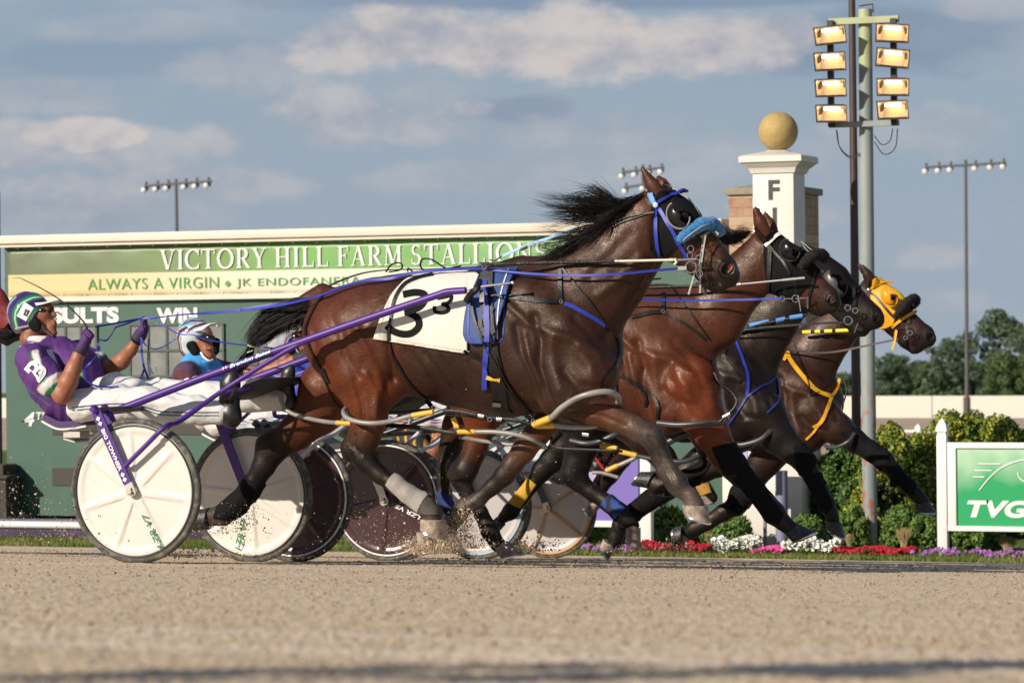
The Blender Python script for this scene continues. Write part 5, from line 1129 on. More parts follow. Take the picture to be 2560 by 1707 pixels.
# head pole
hp = MB().tube([P('R4', -5, 938, Y1-.20), P('R4', 150, 940, Y1-.19), P('R4', 700, 925, Y1-.17), P('R4', 1135, 917, Y1-.155)], [.0085, .0095, .0105, .0095], 10).build('head_pole', mat('wrapped_tape', (.012,.012,.012), rough=.35, bump=.9, bscale=90, var=.3), H1)
MB().tube([P('R4', 1133, 917, Y1-.155), P('R4', 1640, 905, Y1-.14)], .0066, 10).build('rod', mat('ivory_rod', (.60,.57,.46), rough=.4), hp)
MB().tube([P('R4', 1130, 917, Y1-.155), P('R4', 1165, 916, Y1-.155)], .0092, 10).tube([P('R4', 1640, 905, Y1-.14), P('R4', 1805, 898, Y1-.135)], .0062, 10).build('ferrule', m_chr, hp)
MB().tube([P('R4', 1635, 893, Y1-.15), P('R4', 1650, 925, Y1-.15), P('R4', 1630, 945, Y1-.15)], .007, 8).tube([P('R4', 1590, 906, Y1-.142), P('R4', 1622, 906, Y1-.142)], .008, 8).build('pole_tie', mat('cream_tie', (.6,.57,.45), rough=.7), hp)
MB().tube([P('R3', 2000, 335, Y1-.20), P('R3', 2100, 338, Y1-.19)], .010, 10).ring(P('R3', 2050, 360, Y1-.15), .012, .0025).build('pole_socket', m_chr, H1)
# overcheck
m = MB(); oc = cr([P('R4', 180, 878, Y1-.02), P('R4', 330, 810, Y1-.02), P('R4', 520, 742, Y1-.02), P('R4', 680, 690, Y1-.03), P('R4', 830, 640, Y1-.03)], 6); m.ribbon(oc, .015, (0,.25,1), .004); ock = m.build('check_strap', m_lbl, H1)
split(MB().tube([P('R4', 80, 905, Y1-.02), P('R4', 120, 915, Y1-.02), P('R4', 190, 872, Y1-.02)], .004, 6).tube([P('R4', 340, 822, Y1-.025), P('R4', 395, 795, Y1-.025)], .010, 6, flat=.4), 'check_hook', m_blk, ock)
straps('overcheck', [('R4', [(1020,660),(1120,600),(1230,550),(1340,525),(1450,510)], 9), ('R4', [(1100,640),(1200,590),(1330,545),(1400,520)], 6)], m_lea, H1, bv1, Y1-.07, .01, .004)
m = MB(); m.tube([P('R4', 1385, 518, Y1-.115), P('R4', 1460, 505, Y1-.12)], .0035, 6); m.build('check_snap', m_chr, H1)
# hobbles
k5 = pm('R5', Y1)
def hob(name, segs, mt, par, r_=19, yel=None, kk=None):
    kk = kk or k5; m_ = MB(); m_.tube(cr([P(*q) for q in segs], 7), r_*kk, 12); o = m_.build(name, mt, par)
    if yel:
        y_ = MB()
        for a, b in yel: y_.tube([P(*a), P(*a).lerp(P(*b), .5), P(*b)], r_*kk*1.15, 12)
        y_.build('tape', m_ylt, o)
    return o
q = lambda c_, l_: [(c_, u, v, Y) for u, v, Y in l_]
hob('hobble_loop', q('R5', [(560,352,Ya+.10),(500,355,Ya-.02),(472,385,Ya-.10),(500,430,Ya-.14),(600,462,Ya-.16),(720,468,Ya-.16),(850,448,Ya-.14),(950,420,Ya-.13),(1060,398,Ya-.12),(1140,388,Ya-.12)]), m_hob, H1, 18, [(('R5',985,412,Ya-.127),('R5',1140,386,Ya-.122))])
hob('hobble_loop', q('R5', [(0,240,Yb_-.14),(20,330,Yb_-.15),(80,392,Yb_-.16),(200,430,Yb_-.16),(320,455,Yb_-.15),(440,468,Yb_-.13),(525,472,Yb_-.13)]), m_hob, H1, 17, [(('R5',418,466,Yb_-.135),('R5',526,472,Yb_-.132))])
hob('hobble_loop', q('G3', [(640,1440,Ya-.10),(770,1388,Ya-.12),(860,1305,Ya-.14),(980,1228,Ya-.15),(1100,1188,Ya-.15),(1220,1172,Ya-.13),(1300,1192,Ya-.08),(1330,1240,Ya),(1310,1290,Ya+.06)]), m_hob, H1, 20*.3361/.3061, [(('G3',632,1443,Ya-.10),('G3',770,1388,Ya-.12))])
hob('hobble_loop', q('G3', [(640,1450,Ya-.07),(800,1450,Ya-.06),(950,1462,Ya-.02),(1120,1455,Ya+.05),(1200,1400,Ya+.1)]), m_hob, H1, 17*.336/.306, [(('G3',660,1451,Ya-.07),('G3',800,1450,Ya-.06))])
hob('hobble_loop', q('R5', [(1320,530,Yb_-.15),(1450,532,Yb_-.14),(1600,534,Yb_-.14),(1750,552,Yb_-.14),(1870,588,Yb_-.13),(1955,630,Yb_-.06),(1975,648,Yb_)]), m_hob, H1, 17, [(('R5',1322,533,Yb_-.15),('R5',1450,533,Yb_-.14))])
hob('hobble_loop', q('R5', [(1330,570,Yb_+.10),(1500,600,Yb_+.12),(1680,625,Yb_+.12),(1850,640,Yb_+.08),(1975,648,Yb_)]), m_hob, H1, 15)
hob('hobble_loop', q('R5', [(770,385,Yb_-.02),(900,390,Yb_),(1010,378,Yb_),(1130,372,Yb_)]), m_dho, H1, 16)
m = MB()
for pts, w_ in (([('G4',940,440,Ya-.12),('G4',1100,450,Ya-.12),('G4',1280,485,Ya-.12),('G4',1480,520,Ya-.11),('G4',1700,540,Ya-.11),('G4',1860,580,Ya-.10)], .011), ([('G4',60,570,Yb_-.12),('G4',300,585,Yb_-.12),('G4',700,615,Yb_-.12),('G4',1000,665,Yb_-.13),('G4',1090,665,Yb_-.14)], .012), ([('G4',960,480,Ya-.1),('G4',1200,500,Ya-.1),('G4',1400,545,Ya-.1)], .004), ([('G4',1600,570,Ya-.06),('G4',1700,630,Ya-.06),('G4',1800,600,Ya-.08)], .006),
                ([('R6',450,520,Yb_-.1),('R6',620,540,Yb_),('R6',800,600,Yb_),('R6',950,650,Yb_)], .008), ([('R6',380,560,Yb_),('R6',400,640,Yb_),('R6',700,660,Yb_),('R6',900,670,Yb_)], .007)):
    m.tube(cr([P(*p) for p in pts], 6), w_, 8, flat=.6)
split(m, 'hobble_strap', m_lea, H1)
m = MB()
for c_, u, v, Y in (('G4',845,405,Ya-.13),('G4',1075,625,Yb_-.15),('G4',1870,545,Ya-.12),('G4',1745,515,Ya-.12),('G4',1420,530,Ya-.13)): m.ring(P(c_, u, v, Y), .010, .0018, 14, sc=(1.2,.9))
for a, b_ in ((('G4',1300,492),('G4',1360,500)), (('G4',1490,528),('G4',1545,530)), (('R6',605,545),('R6',650,552))): m.tube([P(*a, Ya-.13), P(*b_, Ya-.13)], .009, 6, flat=.5)
split(m, 'hobble_buckle', m_chr, H1)
straps('hanger_tab', [('G4', [(1040,510),(1070,580),(1075,620)], 52)], m_ylt, H1, bv1, Yb_-.15, .0, .004)
# boots and bandages
patch('leg_boot', V1, F1, PL('R5', [(848,822),(965,905),(1100,992),(1025,1140),(900,1050),(790,930)], Ya-.03), .009, mat('grey_boot', (.27,.25,.23), rough=.8, var=.2, vscale=14, bump=.3), H1, yr=(Y1-.35, Y1-.02), thick=.006)
patch('bell_boot', V1, F1, PL('R5', [(1070,1000),(1140,1040),(1225,1150),(1030,1150),(1025,1110)], Ya-.03), .006, mat('dark_boot', (.07,.062,.055), rough=.8, var=.3, vscale=20), H1, yr=(Y1-.35, Y1-.02), thick=.004)
patch('bandage', V1, F1, PL('R2', [(1745,650),(1900,740),(1745,990),(1540,960),(1560,870)], Yb_-.03), .009, m_neo, H1, yr=(Y1+.0, Y1+.4), thick=.006)
# mane and tail
ym = Y1-.02
gd = [[(1400,348,0),(1280,420,-.01),(1180,430,-.02),(1080,320,-.02),(1000,212,-.03)], [(1330,400,0),(1180,440,-.02),(1090,400,-.03),(1000,320,-.03),(930,290,-.03)], [(1280,420,0),(1100,430,-.02),(900,345,-.04),(740,390,-.05),(570,350,-.05)], [(1180,470,-.01),(950,430,-.03),(750,435,-.05),(560,462,-.06)], [(1120,510,-.02),(900,505,-.04),(700,500,-.06),(530,480,-.06)], [(1060,570,-.03),(900,590,-.05),(700,575,-.06),(520,552,-.07)],
      [(1000,640,-.04),(850,640,-.06),(740,685,-.07),(610,720,-.07)], [(920,700,-.05),(810,730,-.06),(700,790,-.07),(590,850,-.07)], [(800,770,-.05),(690,800,-.06),(600,840,-.06),(480,885,-.06)], [(700,840,-.05),(600,860,-.06),(480,890,-.06),(350,918,-.06)]]
hair('mane', [[P('R4', u, v, ym+dy) for u, v, dy in g_] for g_ in gd], 1000, .0026, .035, m_hair, H1, 11, jit=.016, segs=14, locks=44, curl=1.2)
gd2 = [[(1420,342,0),(1250,440,-.02),(1130,500,-.04),(1020,600,-.06)], [(1330,400,0),(1180,500,-.03),(1080,580,-.06),(980,680,-.07)], [(1180,500,0),(1080,580,-.03),(960,680,-.07),(850,780,-.08)], [(1050,600,0),(930,690,-.03),(800,790,-.07),(650,880,-.08)], [(900,700,0),(750,800,-.03),(600,880,-.06),(450,915,-.07)]]
hair('mane_roots', [[P('R4', u, v, ym+dy) for u, v, dy in g_] for g_ in gd2], 1000, .0042, .028, m_hair, H1, 12, jit=.011, locks=40)
yt_ = Y1
gt = [[(2380,10,0),(2150,15,0),(1850,60,0),(1560,160,0),(1380,360,0),(1285,560,0),(1265,690,0)], [(2380,40,0),(2100,90,0),(1820,170,0),(1560,300,0),(1400,480,0),(1310,600,0),(1275,695,0)], [(2370,70,0),(2100,170,0),(1850,280,0),(1640,400,0),(1480,520,0),(1360,630,0),(1295,700,0)], [(2360,90,0),(2120,240,0),(1900,360,0),(1700,470,0),(1530,580,0),(1400,660,0),(1310,705,0)]]
organic2('tail_core', limb([(P('G2',u,v,yt_), r_*pm('G2',yt_)) for u,v,r_ in ((2330,40,60),(2120,110,80),(1880,210,105),(1640,330,120),(1450,480,100),(1330,620,48),(1285,700,26),(1240,790,30),(1160,900,36),(1110,1010,16))], .8, (.006,.005,.005)), .008, .03, m_hair, H1)
hair('tail', [[P('G2', u, v, yt_+dy) for u, v, dy in g_] for g_ in gt], 2600, .0030, .030, m_hair, H1, 13, jit=.006, ext=0, segs=14, root=.0)
gt2 = [[(1270,690,0),(1235,760,0),(1180,860,0),(1130,960,-.02),(1080,1060,-.04)], [(1305,700,0),(1275,770,0),(1220,860,0),(1170,960,-.02),(1120,1040,-.04)]]
hair('tail_end', [[P('G2', u, v, yt_+dy) for u, v, dy in g_] for g_ in gt2], 420, .004, .022, m_hair, H1, 14, jit=.006)
gt3 = [[(2330,60,0),(2180,130,0),(2060,260,0),(1960,420,0),(1900,600,0)], [(2250,80,0),(2050,180,0),(1900,300,0),(1850,420,0),(1860,560,0)], [(2150,100,0),(1950,200,0),(1780,320,0),(1740,420,0),(1700,480,0)], [(2350,60,0),(2230,160,0),(2130,280,0),(2050,400,0),(1990,520,0)]]
hair('tail_wisps', [[P('G2', u, v, yt_+dy) for u, v, dy in g_] for g_ in gt3], 330, .0032, .04, m_hair, H1, 15, jit=.012)
MB().tube(cr([P('G2', 1225, 680, yt_-.035), P('G2', 1262, 700, yt_-.05), P('G2', 1322, 716, yt_-.035)], 5), .0045, 6).tube(cr([P('G2', 1200, 800, yt_-.03), P('G2', 1250, 780, yt_-.04), P('G2', 1302, 762, yt_-.03)], 5), .003, 6).build('tail_tie', mat('string', (.6,.58,.5), rough=.8), H1)
# ================================================================ THE OTHER HORSES
def other(k, cs, chestpx, neck, head, lip, jaw, ear, legs, hoofs, nostril, label, root, pal, h=.0125, dZ=None, relief=()):
    Y = YH[k]; c0 = P('S', 1545, 880, Y1); c1 = P('S', *chestpx, Y); D = Vector((c1.x-c0.x, Y-Y1, dZ if dZ is not None else gz(Y)-gz(Y1)))
    pr = trunk(D.x, D.y, D.z, cs); bl, nkc, leg = pal['blk'], pal['nk'], pal['leg']
    n_ = chain(neck[0], neck[1], Y); 
    sh = P('F', 1300, 712, Y1)+D; n_ = [(sh, .30)]+n_
    pr += limb(n_, [.60]+[.55]*(len(n_)-2), nkc, cs=.03)
    hc = chain(head[0], head[1], Y); pr += limb(hc, [.60]+[.52]*(len(hc)-3)+[.56], [nkc]*(len(hc)-2)+[bl], k=.03)
    pr += limb(chain(lip[0], lip[1], Y), .6, bl, k=.02); pr += limb(chain(jaw[0], jaw[1], Y), .5, bl, k=.018)
    if ear: pr += ears(*ear, Y, nkc, bl)
    for c_, pts, yo, ncol, bump in legs:
        ch = chain(c_, pts, Y+yo); cols = [leg]*ncol+[bl]*(len(ch)-1-ncol); pr += limb(ch, .8, cols, k=.022, cs=.012)
    sub = []
    c_, u, v, r_ = nostril; s_ = pm(c_, Y)
    for sd in (-1, 1): sub.append(rc(P(c_, u, v, Y+sd*.064), r_*s_*.95, q=.9, k=.006)); pr += limb([(P(c_, u+r_*1.35*math.cos(a_), v-r_*1.15*math.sin(a_), Y+sd*(.060-.008*math.cos(a_))), .0085) for a_ in [i*math.pi/4 for i in range(9)]], 1, bl, k=.012, cs=.006)
    def post(V, Cc):
        Cc = Cc*(1+.3*fbm(V[:,0]+30, V[:,2]+30, 2.4, 3, 8+k)[:, None]); tg = P(c_, u+12, v-6, Y-.048); d = np.linalg.norm(V-np.array(tg), axis=1); t_ = np.clip((.015-d)/.008, 0, 1)[:, None]; return Cc*(1-t_)+np.array((.42,.09,.08))*t_
    return (*make_horse('horse', label, P('S', *root, Y), pr, h, .055, sub, trunk_relief(D)+list(relief), post, [(q[0], q[1], q[2], q[3], q[4], Y+q[5], q[6]) for q in hoofs], None), D)
N_, F_ = -.145, .145
# second horse
P2 = dict(blk=(.010,.008,.007), nk=(.056,.017,.009), leg=(.11,.024,.008)); cs2 = ((.078,.021,.009), (.038,.0135,.008), (.062,.018,.009), (.078,.022,.0095), (.078,.022,.0095))
H2, V2, F2, bv_2, D2 = other(1, cs2, (1780, 925), ('R7', [(100,640,270),(250,440,230),(400,300,205),(500,170,172),(530,30,110)]),
    ('R7', [(540,-30,75),(610,90,138),(735,265,208),(800,330,170),(900,380,140),(1010,470,112),(1060,510,104)]), ('R7', [(1085,505,98),(1105,530,82)]), ('R7', [(680,330,90),(850,470,74),(960,560,62),(1010,605,50)]),
    ('G6', (665,860,505,398,112), (790,830,650,490,95)),
    [('G4', [(1330,300,230),(1340,450,215),(1325,620,152),(1270,850,122),(1170,1060,128),(1150,1150,100)], N_, 3, 0), ('G4', [(1080,1000,50),(1020,1100,50)], N_, 0, 0), ('R5', [(1340,900,70),(1400,1010,60),(1490,1130,54),(1560,1270,66),(1610,1360,54),(1650,1400,56)], N_, 0, 0),
     ('G4', [(1180,420,200),(1080,600,150),(1010,800,110),(965,1000,92),(945,1150,66),(935,1330,62),(990,1440,72),(1040,1500,54)], F_, 1, 0),
     ('R6', [(1400,200,240),(1470,380,175),(1550,520,132),(1640,680,106),(1715,780,100),(1770,850,84),(1860,950,76),(1950,1050,72),(2010,1120,84),(2080,1190,60),(2140,1240,62)], N_, 3, 0),
     ('R6', [(1400,350,170),(1500,500,130),(1560,660,106),(1595,770,88),(1500,825,70),(1370,875,62),(1230,925,76),(1150,925,60),(1120,880,58)], F_, 2, 0)],
    [('R5', (1600,1415), (1690,1345), (1640,1475), (1820,1440), N_, m_hoof), ('G4', (1000,1530), (1100,1500), (990,1600), (1120,1590), F_, m_hoofd), ('R6', (2098,1285), (2195,1205), (2150,1345), (2330,1265), N_, m_hoofd), ('G5', (960,792), (1050,602), (785,765), (905,605), F_, m_hoofd)],
    ('R7', 1090, 492, 34), 'reddish bay horse just beyond the nearest one, black hood and white browband', (1500, 1400), P2,
    relief=[rel('R6', [(1290,150),(1350,300),(1430,420)], -.014, .025, YH[1]-.2), rel('R6', [(1480,100),(1560,220),(1580,340)], .010, .03, YH[1]-.2), rel('R6', [(1100,60),(1150,200),(1230,350)], -.010, .025, YH[1]-.2)])
P3 = dict(blk=(.006,.0055,.0055), nk=(.010,.0065,.0055), leg=(.006,.0045,.0045)); cs3 = ((.010,.006,.005),)*5
H3, V3, F3, bv_3, D3 = other(2, cs3, (1940, 985), ('R7', [(440,860,270),(600,650,225),(780,450,180),(920,300,150)]),
    ('R7', [(950,190,120),(1080,370,180),(1130,420,150),(1270,520,126),(1390,620,108),(1440,650,96)]), ('R7', [(1455,655,90),(1475,670,78)]), ('R7', [(1130,560,80),(1260,680,66),(1340,750,56),(1375,765,46)]),
    ('R7', (925,125,800,60,55), (945,105,830,40,45)),
    [('R6', [(640,430,220),(610,600,140),(570,750,104),(540,840,96),(590,900,72),(680,975,62),(790,1050,60),(880,1120,68),(935,1180,50),(980,1210,48)], N_, 1, 0), ('R6', [(520,800,40),(470,880,40)], N_, 0, 0),
     ('R6', [(600,480,160),(480,640,112),(380,740,90),(310,810,76),(250,900,56),(150,1020,52),(80,1110,60),(20,1160,44)], F_, 1, 0),
     ('R8', [(380,400,180),(480,560,135),(600,670,102),(690,765,84),(745,870,66),(810,990,64),(862,1080,62),(895,1150,46),(905,1190,52)], N_, 1, 0),
     ('R6', [(1750,520,170),(1620,620,125),(1480,740,108),(1340,850,98),(1220,950,84),(1090,1035,66),(970,1125,64),(890,1210,66),(855,1290,50),(845,1350,50)], F_, 1, 0)],
    [('G5', (720,1225), (845,1175), (705,1330), (890,1440), N_, m_hoof), ('R6', (40,1210), (-20,1150), (-10,1270), (-70,1190), F_, m_hoofd), ('R8', (835,1185), (962,1208), (852,1250), (988,1330), N_, m_hoofd), ('G5', (470,1330), (610,1420), (440,1400), (530,1560), F_, m_hoof)],
    ('R7', 1478, 648, 30), 'third horse, nearly black, with a grey cupped blinker, its mouth open', (1650, 1390), P3)
P4 = dict(blk=(.007,.0055,.0055), nk=(.026,.011,.008), leg=(.018,.008,.006)); cs4 = ((.030,.012,.008),(.024,.010,.007),(.030,.012,.008),(.040,.014,.008),(.038,.014,.008))
H4, V4, F4, bv_4, D4 = other(3, cs4, (2100, 1000), ('R7', [(880,1050,240),(1000,900,205),(1130,750,180),(1260,610,150),(1380,500,120)]),
    ('R7', [(1450,400,102),(1575,580,158),(1640,640,135),(1740,715,108),(1840,790,96),(1880,810,88)]), ('R7', [(1895,805,84),(1915,830,70)]), ('R7', [(1620,740,70),(1730,850,60),(1800,900,52),(1840,905,42)]),
    ('R7', (1440,345,1338,185,44), (1425,305,1298,176,36)),
    [('R6', [(900,380,200),(1050,560,130),(1200,720,95),(1270,820,84),(1380,880,56),(1480,930,54),(1530,980,50),(1560,1010,44)], N_, 2, 0),
     ('R6', [(850,450,150),(830,620,115),(880,700,98),(800,830,80),(740,920,62),(700,990,52)], F_, 4, 0),
     ('R8', [(760,380,160),(930,510,118),(1060,600,86),(1180,680,72),(1285,750,74),(1370,850,54),(1450,930,53),(1520,995,52),(1560,1040,42),(1580,1065,46)], N_, 2, 0),
     ('R6', [(2050,600,150),(1950,740,120),(1850,870,100),(1775,1000,94),(1740,1070,72),(1640,1120,60),(1530,1190,56),(1430,1240,58),(1390,1262,48)], F_, 1, 0)],
    [('G5', (1490,870), (1620,800), (1560,960), (1685,945), N_, m_hoof), ('G5', (330,880), (455,970), (275,1000), (330,1110), F_, m_hoof), ('R8', (1500,1075), (1608,1050), (1530,1130), (1675,1138), N_, m_hoofd), ('G5', (1345,1180), (1350,1400), (1250,1200), (1250,1420), F_, m_hoofd)],
    ('R7', 1925, 805, 30), 'farthest horse, dark brown in a bright yellow hood, its head ahead of all others', (1900, 1380), P4)
for hh, k, hc_ in ((H2, 1, None), (H3, 2, None), (H4, 3, None)): pass

# tack of the second horse
Y2 = YH[1]; Y2h = Y2-.10
hood2 = patch('hood', V2, F2, PL('G6', [(620,960),(880,720),(1040,825),(1260,960),(1420,1120),(1480,1300),(1400,1568),(1050,1900),(690,1900),(655,1500)], Y2h), .007, m_neo, H2, thick=.004)
bh2 = Two(bv_2, BVHTree.FromPolygons([v.co.copy() for v in hood2.data.vertices], [tuple(p.vertices) for p in hood2.data.polygons]))
blinker('G6', 1055, 1110, 150, 165, Y2-.14, hood2, m_cup, mat('black_rim', (.03,.03,.03), rough=.4), rot=20)
br2 = straps('bridle', [('G6', [(530,780),(600,880),(690,1000),(745,1080),(750,1200),(745,1350),(735,1568)], 58), ('G6', [(750,1060),(850,1180),(950,1290),(1010,1390),(1060,1480)], 34), ('R7', [(575,130),(575,250),(572,420)], 26)], m_lea, H2, bh2, Y2h, .010, .006)
straps('browband', [('G6', [(680,1055),(760,985),(850,905),(960,860),(1095,855)], 50)], m_wpl, br2, bh2, Y2h, .014, .008)
straps('overcheck', [('G6', [(1220,985),(1300,1050),(1400,1130)], 12), ('G6', [(1250,1050),(1350,1160)], 12)], m_gst, H2, bh2, Y2-.02, .01, .004)
fleece('R7', [(840,240,-.118),(880,185,-.118),(930,140,-.105),(985,115,-.07),(1030,125,-.03),(1045,150,0),(1010,130,.06),(930,150,.11)], 42, mat('black_fleece', (.010,.010,.011), rough=.95, bump=.8, bscale=150), H2, Y2, 5)
straps('halter_strap', [('R7', [(965,270),(945,360),(920,450),(905,520),(895,590)], 22), ('R7', [(1040,265),(985,262),(960,290)], 24), ('R7', [(780,310),(800,380),(808,470)], 26), ('R7', [(720,395),(705,480)], 30)], m_lea, H2, bv_2, Y2-.08, .009, .005)
m = MB(); k7 = pm('R7', Y2)
for u, v, r_ in ((690,492,20),(800,492,28),(1105,0,0)): 
    if r_: m.ring(P('R7', u, v, Y2-.11), r_*k7, .0026)
m.tube([P('R7', 700, 492, Y2-.115), P('R7', 780, 492, Y2-.115)], .0035, 6); m.tube(cr([P('R7', 825, 465, Y2-.115), P('R7', 835, 530, Y2-.115), P('R7', 845, 600, Y2-.115)], 4), .003, 6); m.tube([P('R7', 800, 490, Y2-.11), P('R7', 890, 485, Y2-.10)], .0035, 6)
for k in range(7): m.ring(P('R7', 905-(k%2)*5, 480+k*15, Y2-.095), 8*k7, .0016, 8, 'y' if k%2 else 'x')
m.build('bit', m_chr, H2)
hp2 = MB().tube([P('R7', -560, 405, Y2-.18), P('R7', 305, 375, Y2-.16)], .009, 8).build('head_pole', m_lea, H2)
MB().tube([P('R7', 305, 375, Y2-.16), P('R7', 880, 318, Y2-.13)], .0055, 8).tube([P('R7', 300, 375, Y2-.16), P('R7', 345, 371, Y2-.16)], .0085, 8).tube([P('R7', 690, 337, Y2-.142), P('R7', 880, 318, Y2-.13)], .0075, 8).build('rod', mat('steel_rod', (.55,.55,.56), rough=.3, metal=.8), hp2)
straps('breast_collar', [('R4', [(1270,1385),(1340,1370),(1430,1350),(1530,1342)], 30), ('R4', [(1535,1180),(1537,1330)], 30), ('R4', [(1560,1360),(1680,1420),(1790,1490),(1880,1565)], 26), ('R4', [(1620,1150),(1720,1290),(1830,1440),(1920,1568)], 12)], m_lea, H2, bv_2, Y2-.22, .010, .006)
straps('yoke_strap', [('R6', [(1560,0),(1580,130),(1640,200),(1720,260),(1735,330),(1680,400)], 14), ('R6', [(880,0),(820,80),(760,160),(742,215)], 14), ('R6', [(830,95),(920,140),(1020,200),(1075,270),(1065,340)], 14), ('R6', [(900,110),(1030,190),(1130,270),(1162,340),(1158,440)], 18)], m_lea, H2, bv_2, Y2-.24, .012, .007)
straps('girth', [('R6', [(822,90),(826,230)], 64)], mat('navy_webbing', (.012,.02,.09), rough=.6), H2, bv_2, Y2-.24, .012, .008)
m = MB(); m.ring(lay(bv_2, [px('R4', 1537, 1345)], .018, Y2-.22)[0], .0085, .0018); m.ring(lay(bv_2, [px('R7', 198, 973)], .018, Y2-.2)[0], .0085, .0018); split(m, 'ring', m_chr, H2)
hob('hobble_loop', q('R6', [(1160,462,Y2+N_-.14),(1300,475,Y2+N_-.16),(1450,468,Y2+N_-.16),(1600,462,Y2+N_-.13),(1640,440,Y2+N_-.06)]), m_dho, H2, 22, kk=pm('R6', Y2)*1)
hob('hobble_loop', q('R6', [(880,670,Y2+F_-.15),(1000,700,Y2+F_-.15),(1150,730,Y2+F_-.15),(1330,745,Y2+F_-.15),(1440,715,Y2+F_-.12),(1490,690,Y2+F_-.04)]), m_dho, H2, 17, [(('R6',880,672,Y2+F_-.15),('R6',1005,700,Y2+F_-.15))], kk=pm('R6', Y2))
hob('hobble_loop', q('R6', [(1240,600,Y2-.05),(1320,560,Y2-.05),(1400,535,Y2-.05)]), m_dho, H2, 26, kk=pm('R6', Y2))
MB().tube(cr([P('R6', 1605, 462, Y2-.28), P('R6', 1660, 410, Y2-.27), P('R6', 1720, 350, Y2-.26), P('R6', 1738, 290, Y2-.25), P('R6', 1690, 220, Y2-.24), P('R6', 1610, 160, Y2-.24), P('R6', 1575, 90, Y2-.23)], 6), .006, 7).build('hobble_hanger', m_lea, H2)
MB().tube([P('R6', 1640, 418, Y2-.275), P('R6', 1690, 392, Y2-.27)], .009, 8).build('buckle', m_chr, H2)
gm = [[(1400,560,0),(1500,590,-.02),(1600,630,-.03),(1560,560,-.03)], [(480,830,0),(300,880,-.03),(150,870,-.05),(20,760,-.06)], [(400,900,0),(250,930,-.03),(100,880,-.05),(10,800,-.06)], [(250,980,0),(130,960,-.03),(60,900,-.05),(0,860,-.06)], [(60,1040,0),(20,980,-.03),(-60,940,-.05),(-150,930,-.06)]]
hair('mane', [[P('G6', u, v, Y2+dy) for u, v, dy in g_] for g_ in gm[1:]], 420, .003, .03, m_hair, H2, 31, jit=.012, locks=16, curl=1)
hair('mane_tips', [[P('G6', u, v, Y2+dy) for u, v, dy in g_] for g_ in [[(300,860,0),(360,830,-.01),(410,800,-.02),(440,780,-.02)], [(200,800,0),(300,760,-.01),(390,790,-.02),(430,840,-.02)]]], 40, .002, .02, m_hair, H2, 32, jit=.012)
def wrap(c_, poly, V, F, Y, off, mt, par, name='leg_wrap'): return patch(name, V, F, PL(c_, poly, Y-.03), off, mt, par, yr=(Y-.14, Y+.14), thick=off*.7)
wrap('R6', [(1570,640),(1730,600),(1850,790),(1810,830),(1660,850)], V2, F2, Y2+N_, .006, m_neo, H2)
wrap('R6', [(1720,870),(1840,790),(2090,1130),(2060,1200),(1960,1190)], V2, F2, Y2+N_, .009, m_neo, H2)
wrap('R6', [(1560,760),(1500,700),(1250,850),(1300,960),(1450,930)], V2, F2, Y2+F_, .007, m_neo, H2)
wrap('G4', [(870,1280),(940,1270),(1040,1370),(1030,1450),(880,1430)], V2, F2, Y2+F_, .004, mat('navy_wrap', (.010,.028,.13), rough=.8), H2, 'bandage')

# tack of the third horse
Y3 = YH[2]; Y3h = Y3-.09
hood3 = patch('hood', V3, F3, PL('R7', [(850,120),(1060,140),(1200,240),(1290,330),(1330,440),(1200,560),(1040,560),(900,450)], Y3h), .007, m_neo, H3, thick=.004)
o = blinker('R7', 1130, 360, 95, 125, Y3-.125, hood3, mat('grey_cup', (.05,.05,.048), rough=.35, spec=.6), m_cup, rot=30)
bh3 = Two(bv_3, BVHTree.FromPolygons([v.co.copy() for v in hood3.data.vertices], [tuple(p.vertices) for p in hood3.data.polygons]))
straps('bridle', [('R7', [(1290,400),(1295,470),(1300,550)], 30), ('R7', [(1060,130),(1150,190),(1230,270),(1270,330)], 16), ('R7', [(1140,580),(1220,570)], 22)], m_lea, H3, bh3, Y3h, .010, .005)
m = MB(); k7 = pm('R7', Y3)
for u, v, r_, t_ in ((1240,568,24,.0028),(1303,592,22,.0028),(1243,676,34,.0036)): m.ring(P('R7', u, v, Y3-.115), r_*k7, t_)
for k in range(7): m.ring(P('R7', 1325-k*5, 700+k*13, Y3-.09), 7*k7, .0015, 8, 'y' if k%2 else 'x')
m.build('bit', m_chr, H3)
hp3 = MB().tube([P('R7', 270, 770, Y3-.17), P('R7', 290, 748, Y3-.17), P('R7', 400, 730, Y3-.165), P('R7', 890, 630, Y3-.14)], [.011,.012,.013,.011], 10).build('head_pole', m_lea, H3)
for a_, b_ in (((415,718),(580,683)), ((640,677),(715,660)), ((752,652),(860,635))): MB().tube([P('R7', *a_, Y3-.171), P('R7', *b_, Y3-.148)], .0142, 10, flat=.8).build('blue_wrap', mat('light_blue', (.10,.28,.68), rough=.5), hp3)
sp('strap', 'R7', [(282,795),(320,900),(360,1010),(395,1120),(402,1230),(395,1310)], 24, m_blu, H3, bv_3, Y3-.2, .010, .006)
straps('breast_strap', [('R7', [(395,1315),(500,1235),(570,1200),(640,1145)], 16), ('R7', [(640,1140),(660,1220),(655,1350),(560,1450)], 16), ('R7', [(395,1315),(320,1430),(220,1568)], 16)], mat('dark_blue_webbing', (.014,.025,.20), rough=.5), H3, bv_3, Y3-.18, .010, .005)
straps('yoke_strap', [('R7', [(225,850),(200,960)], 24), ('R7', [(205,1000),(270,1090),(340,1190)], 28)], m_lea, H3, bv_3, Y3-.18, .010, .005)
MB().ribbon([P('R6', 2005, 425, Y3-.2), P('R6', 2025, 470, Y3-.2), P('R6', 2055, 550, Y3-.2)], .012, (1,0,.2), .004).build('blue_tie', m_blu, H3)
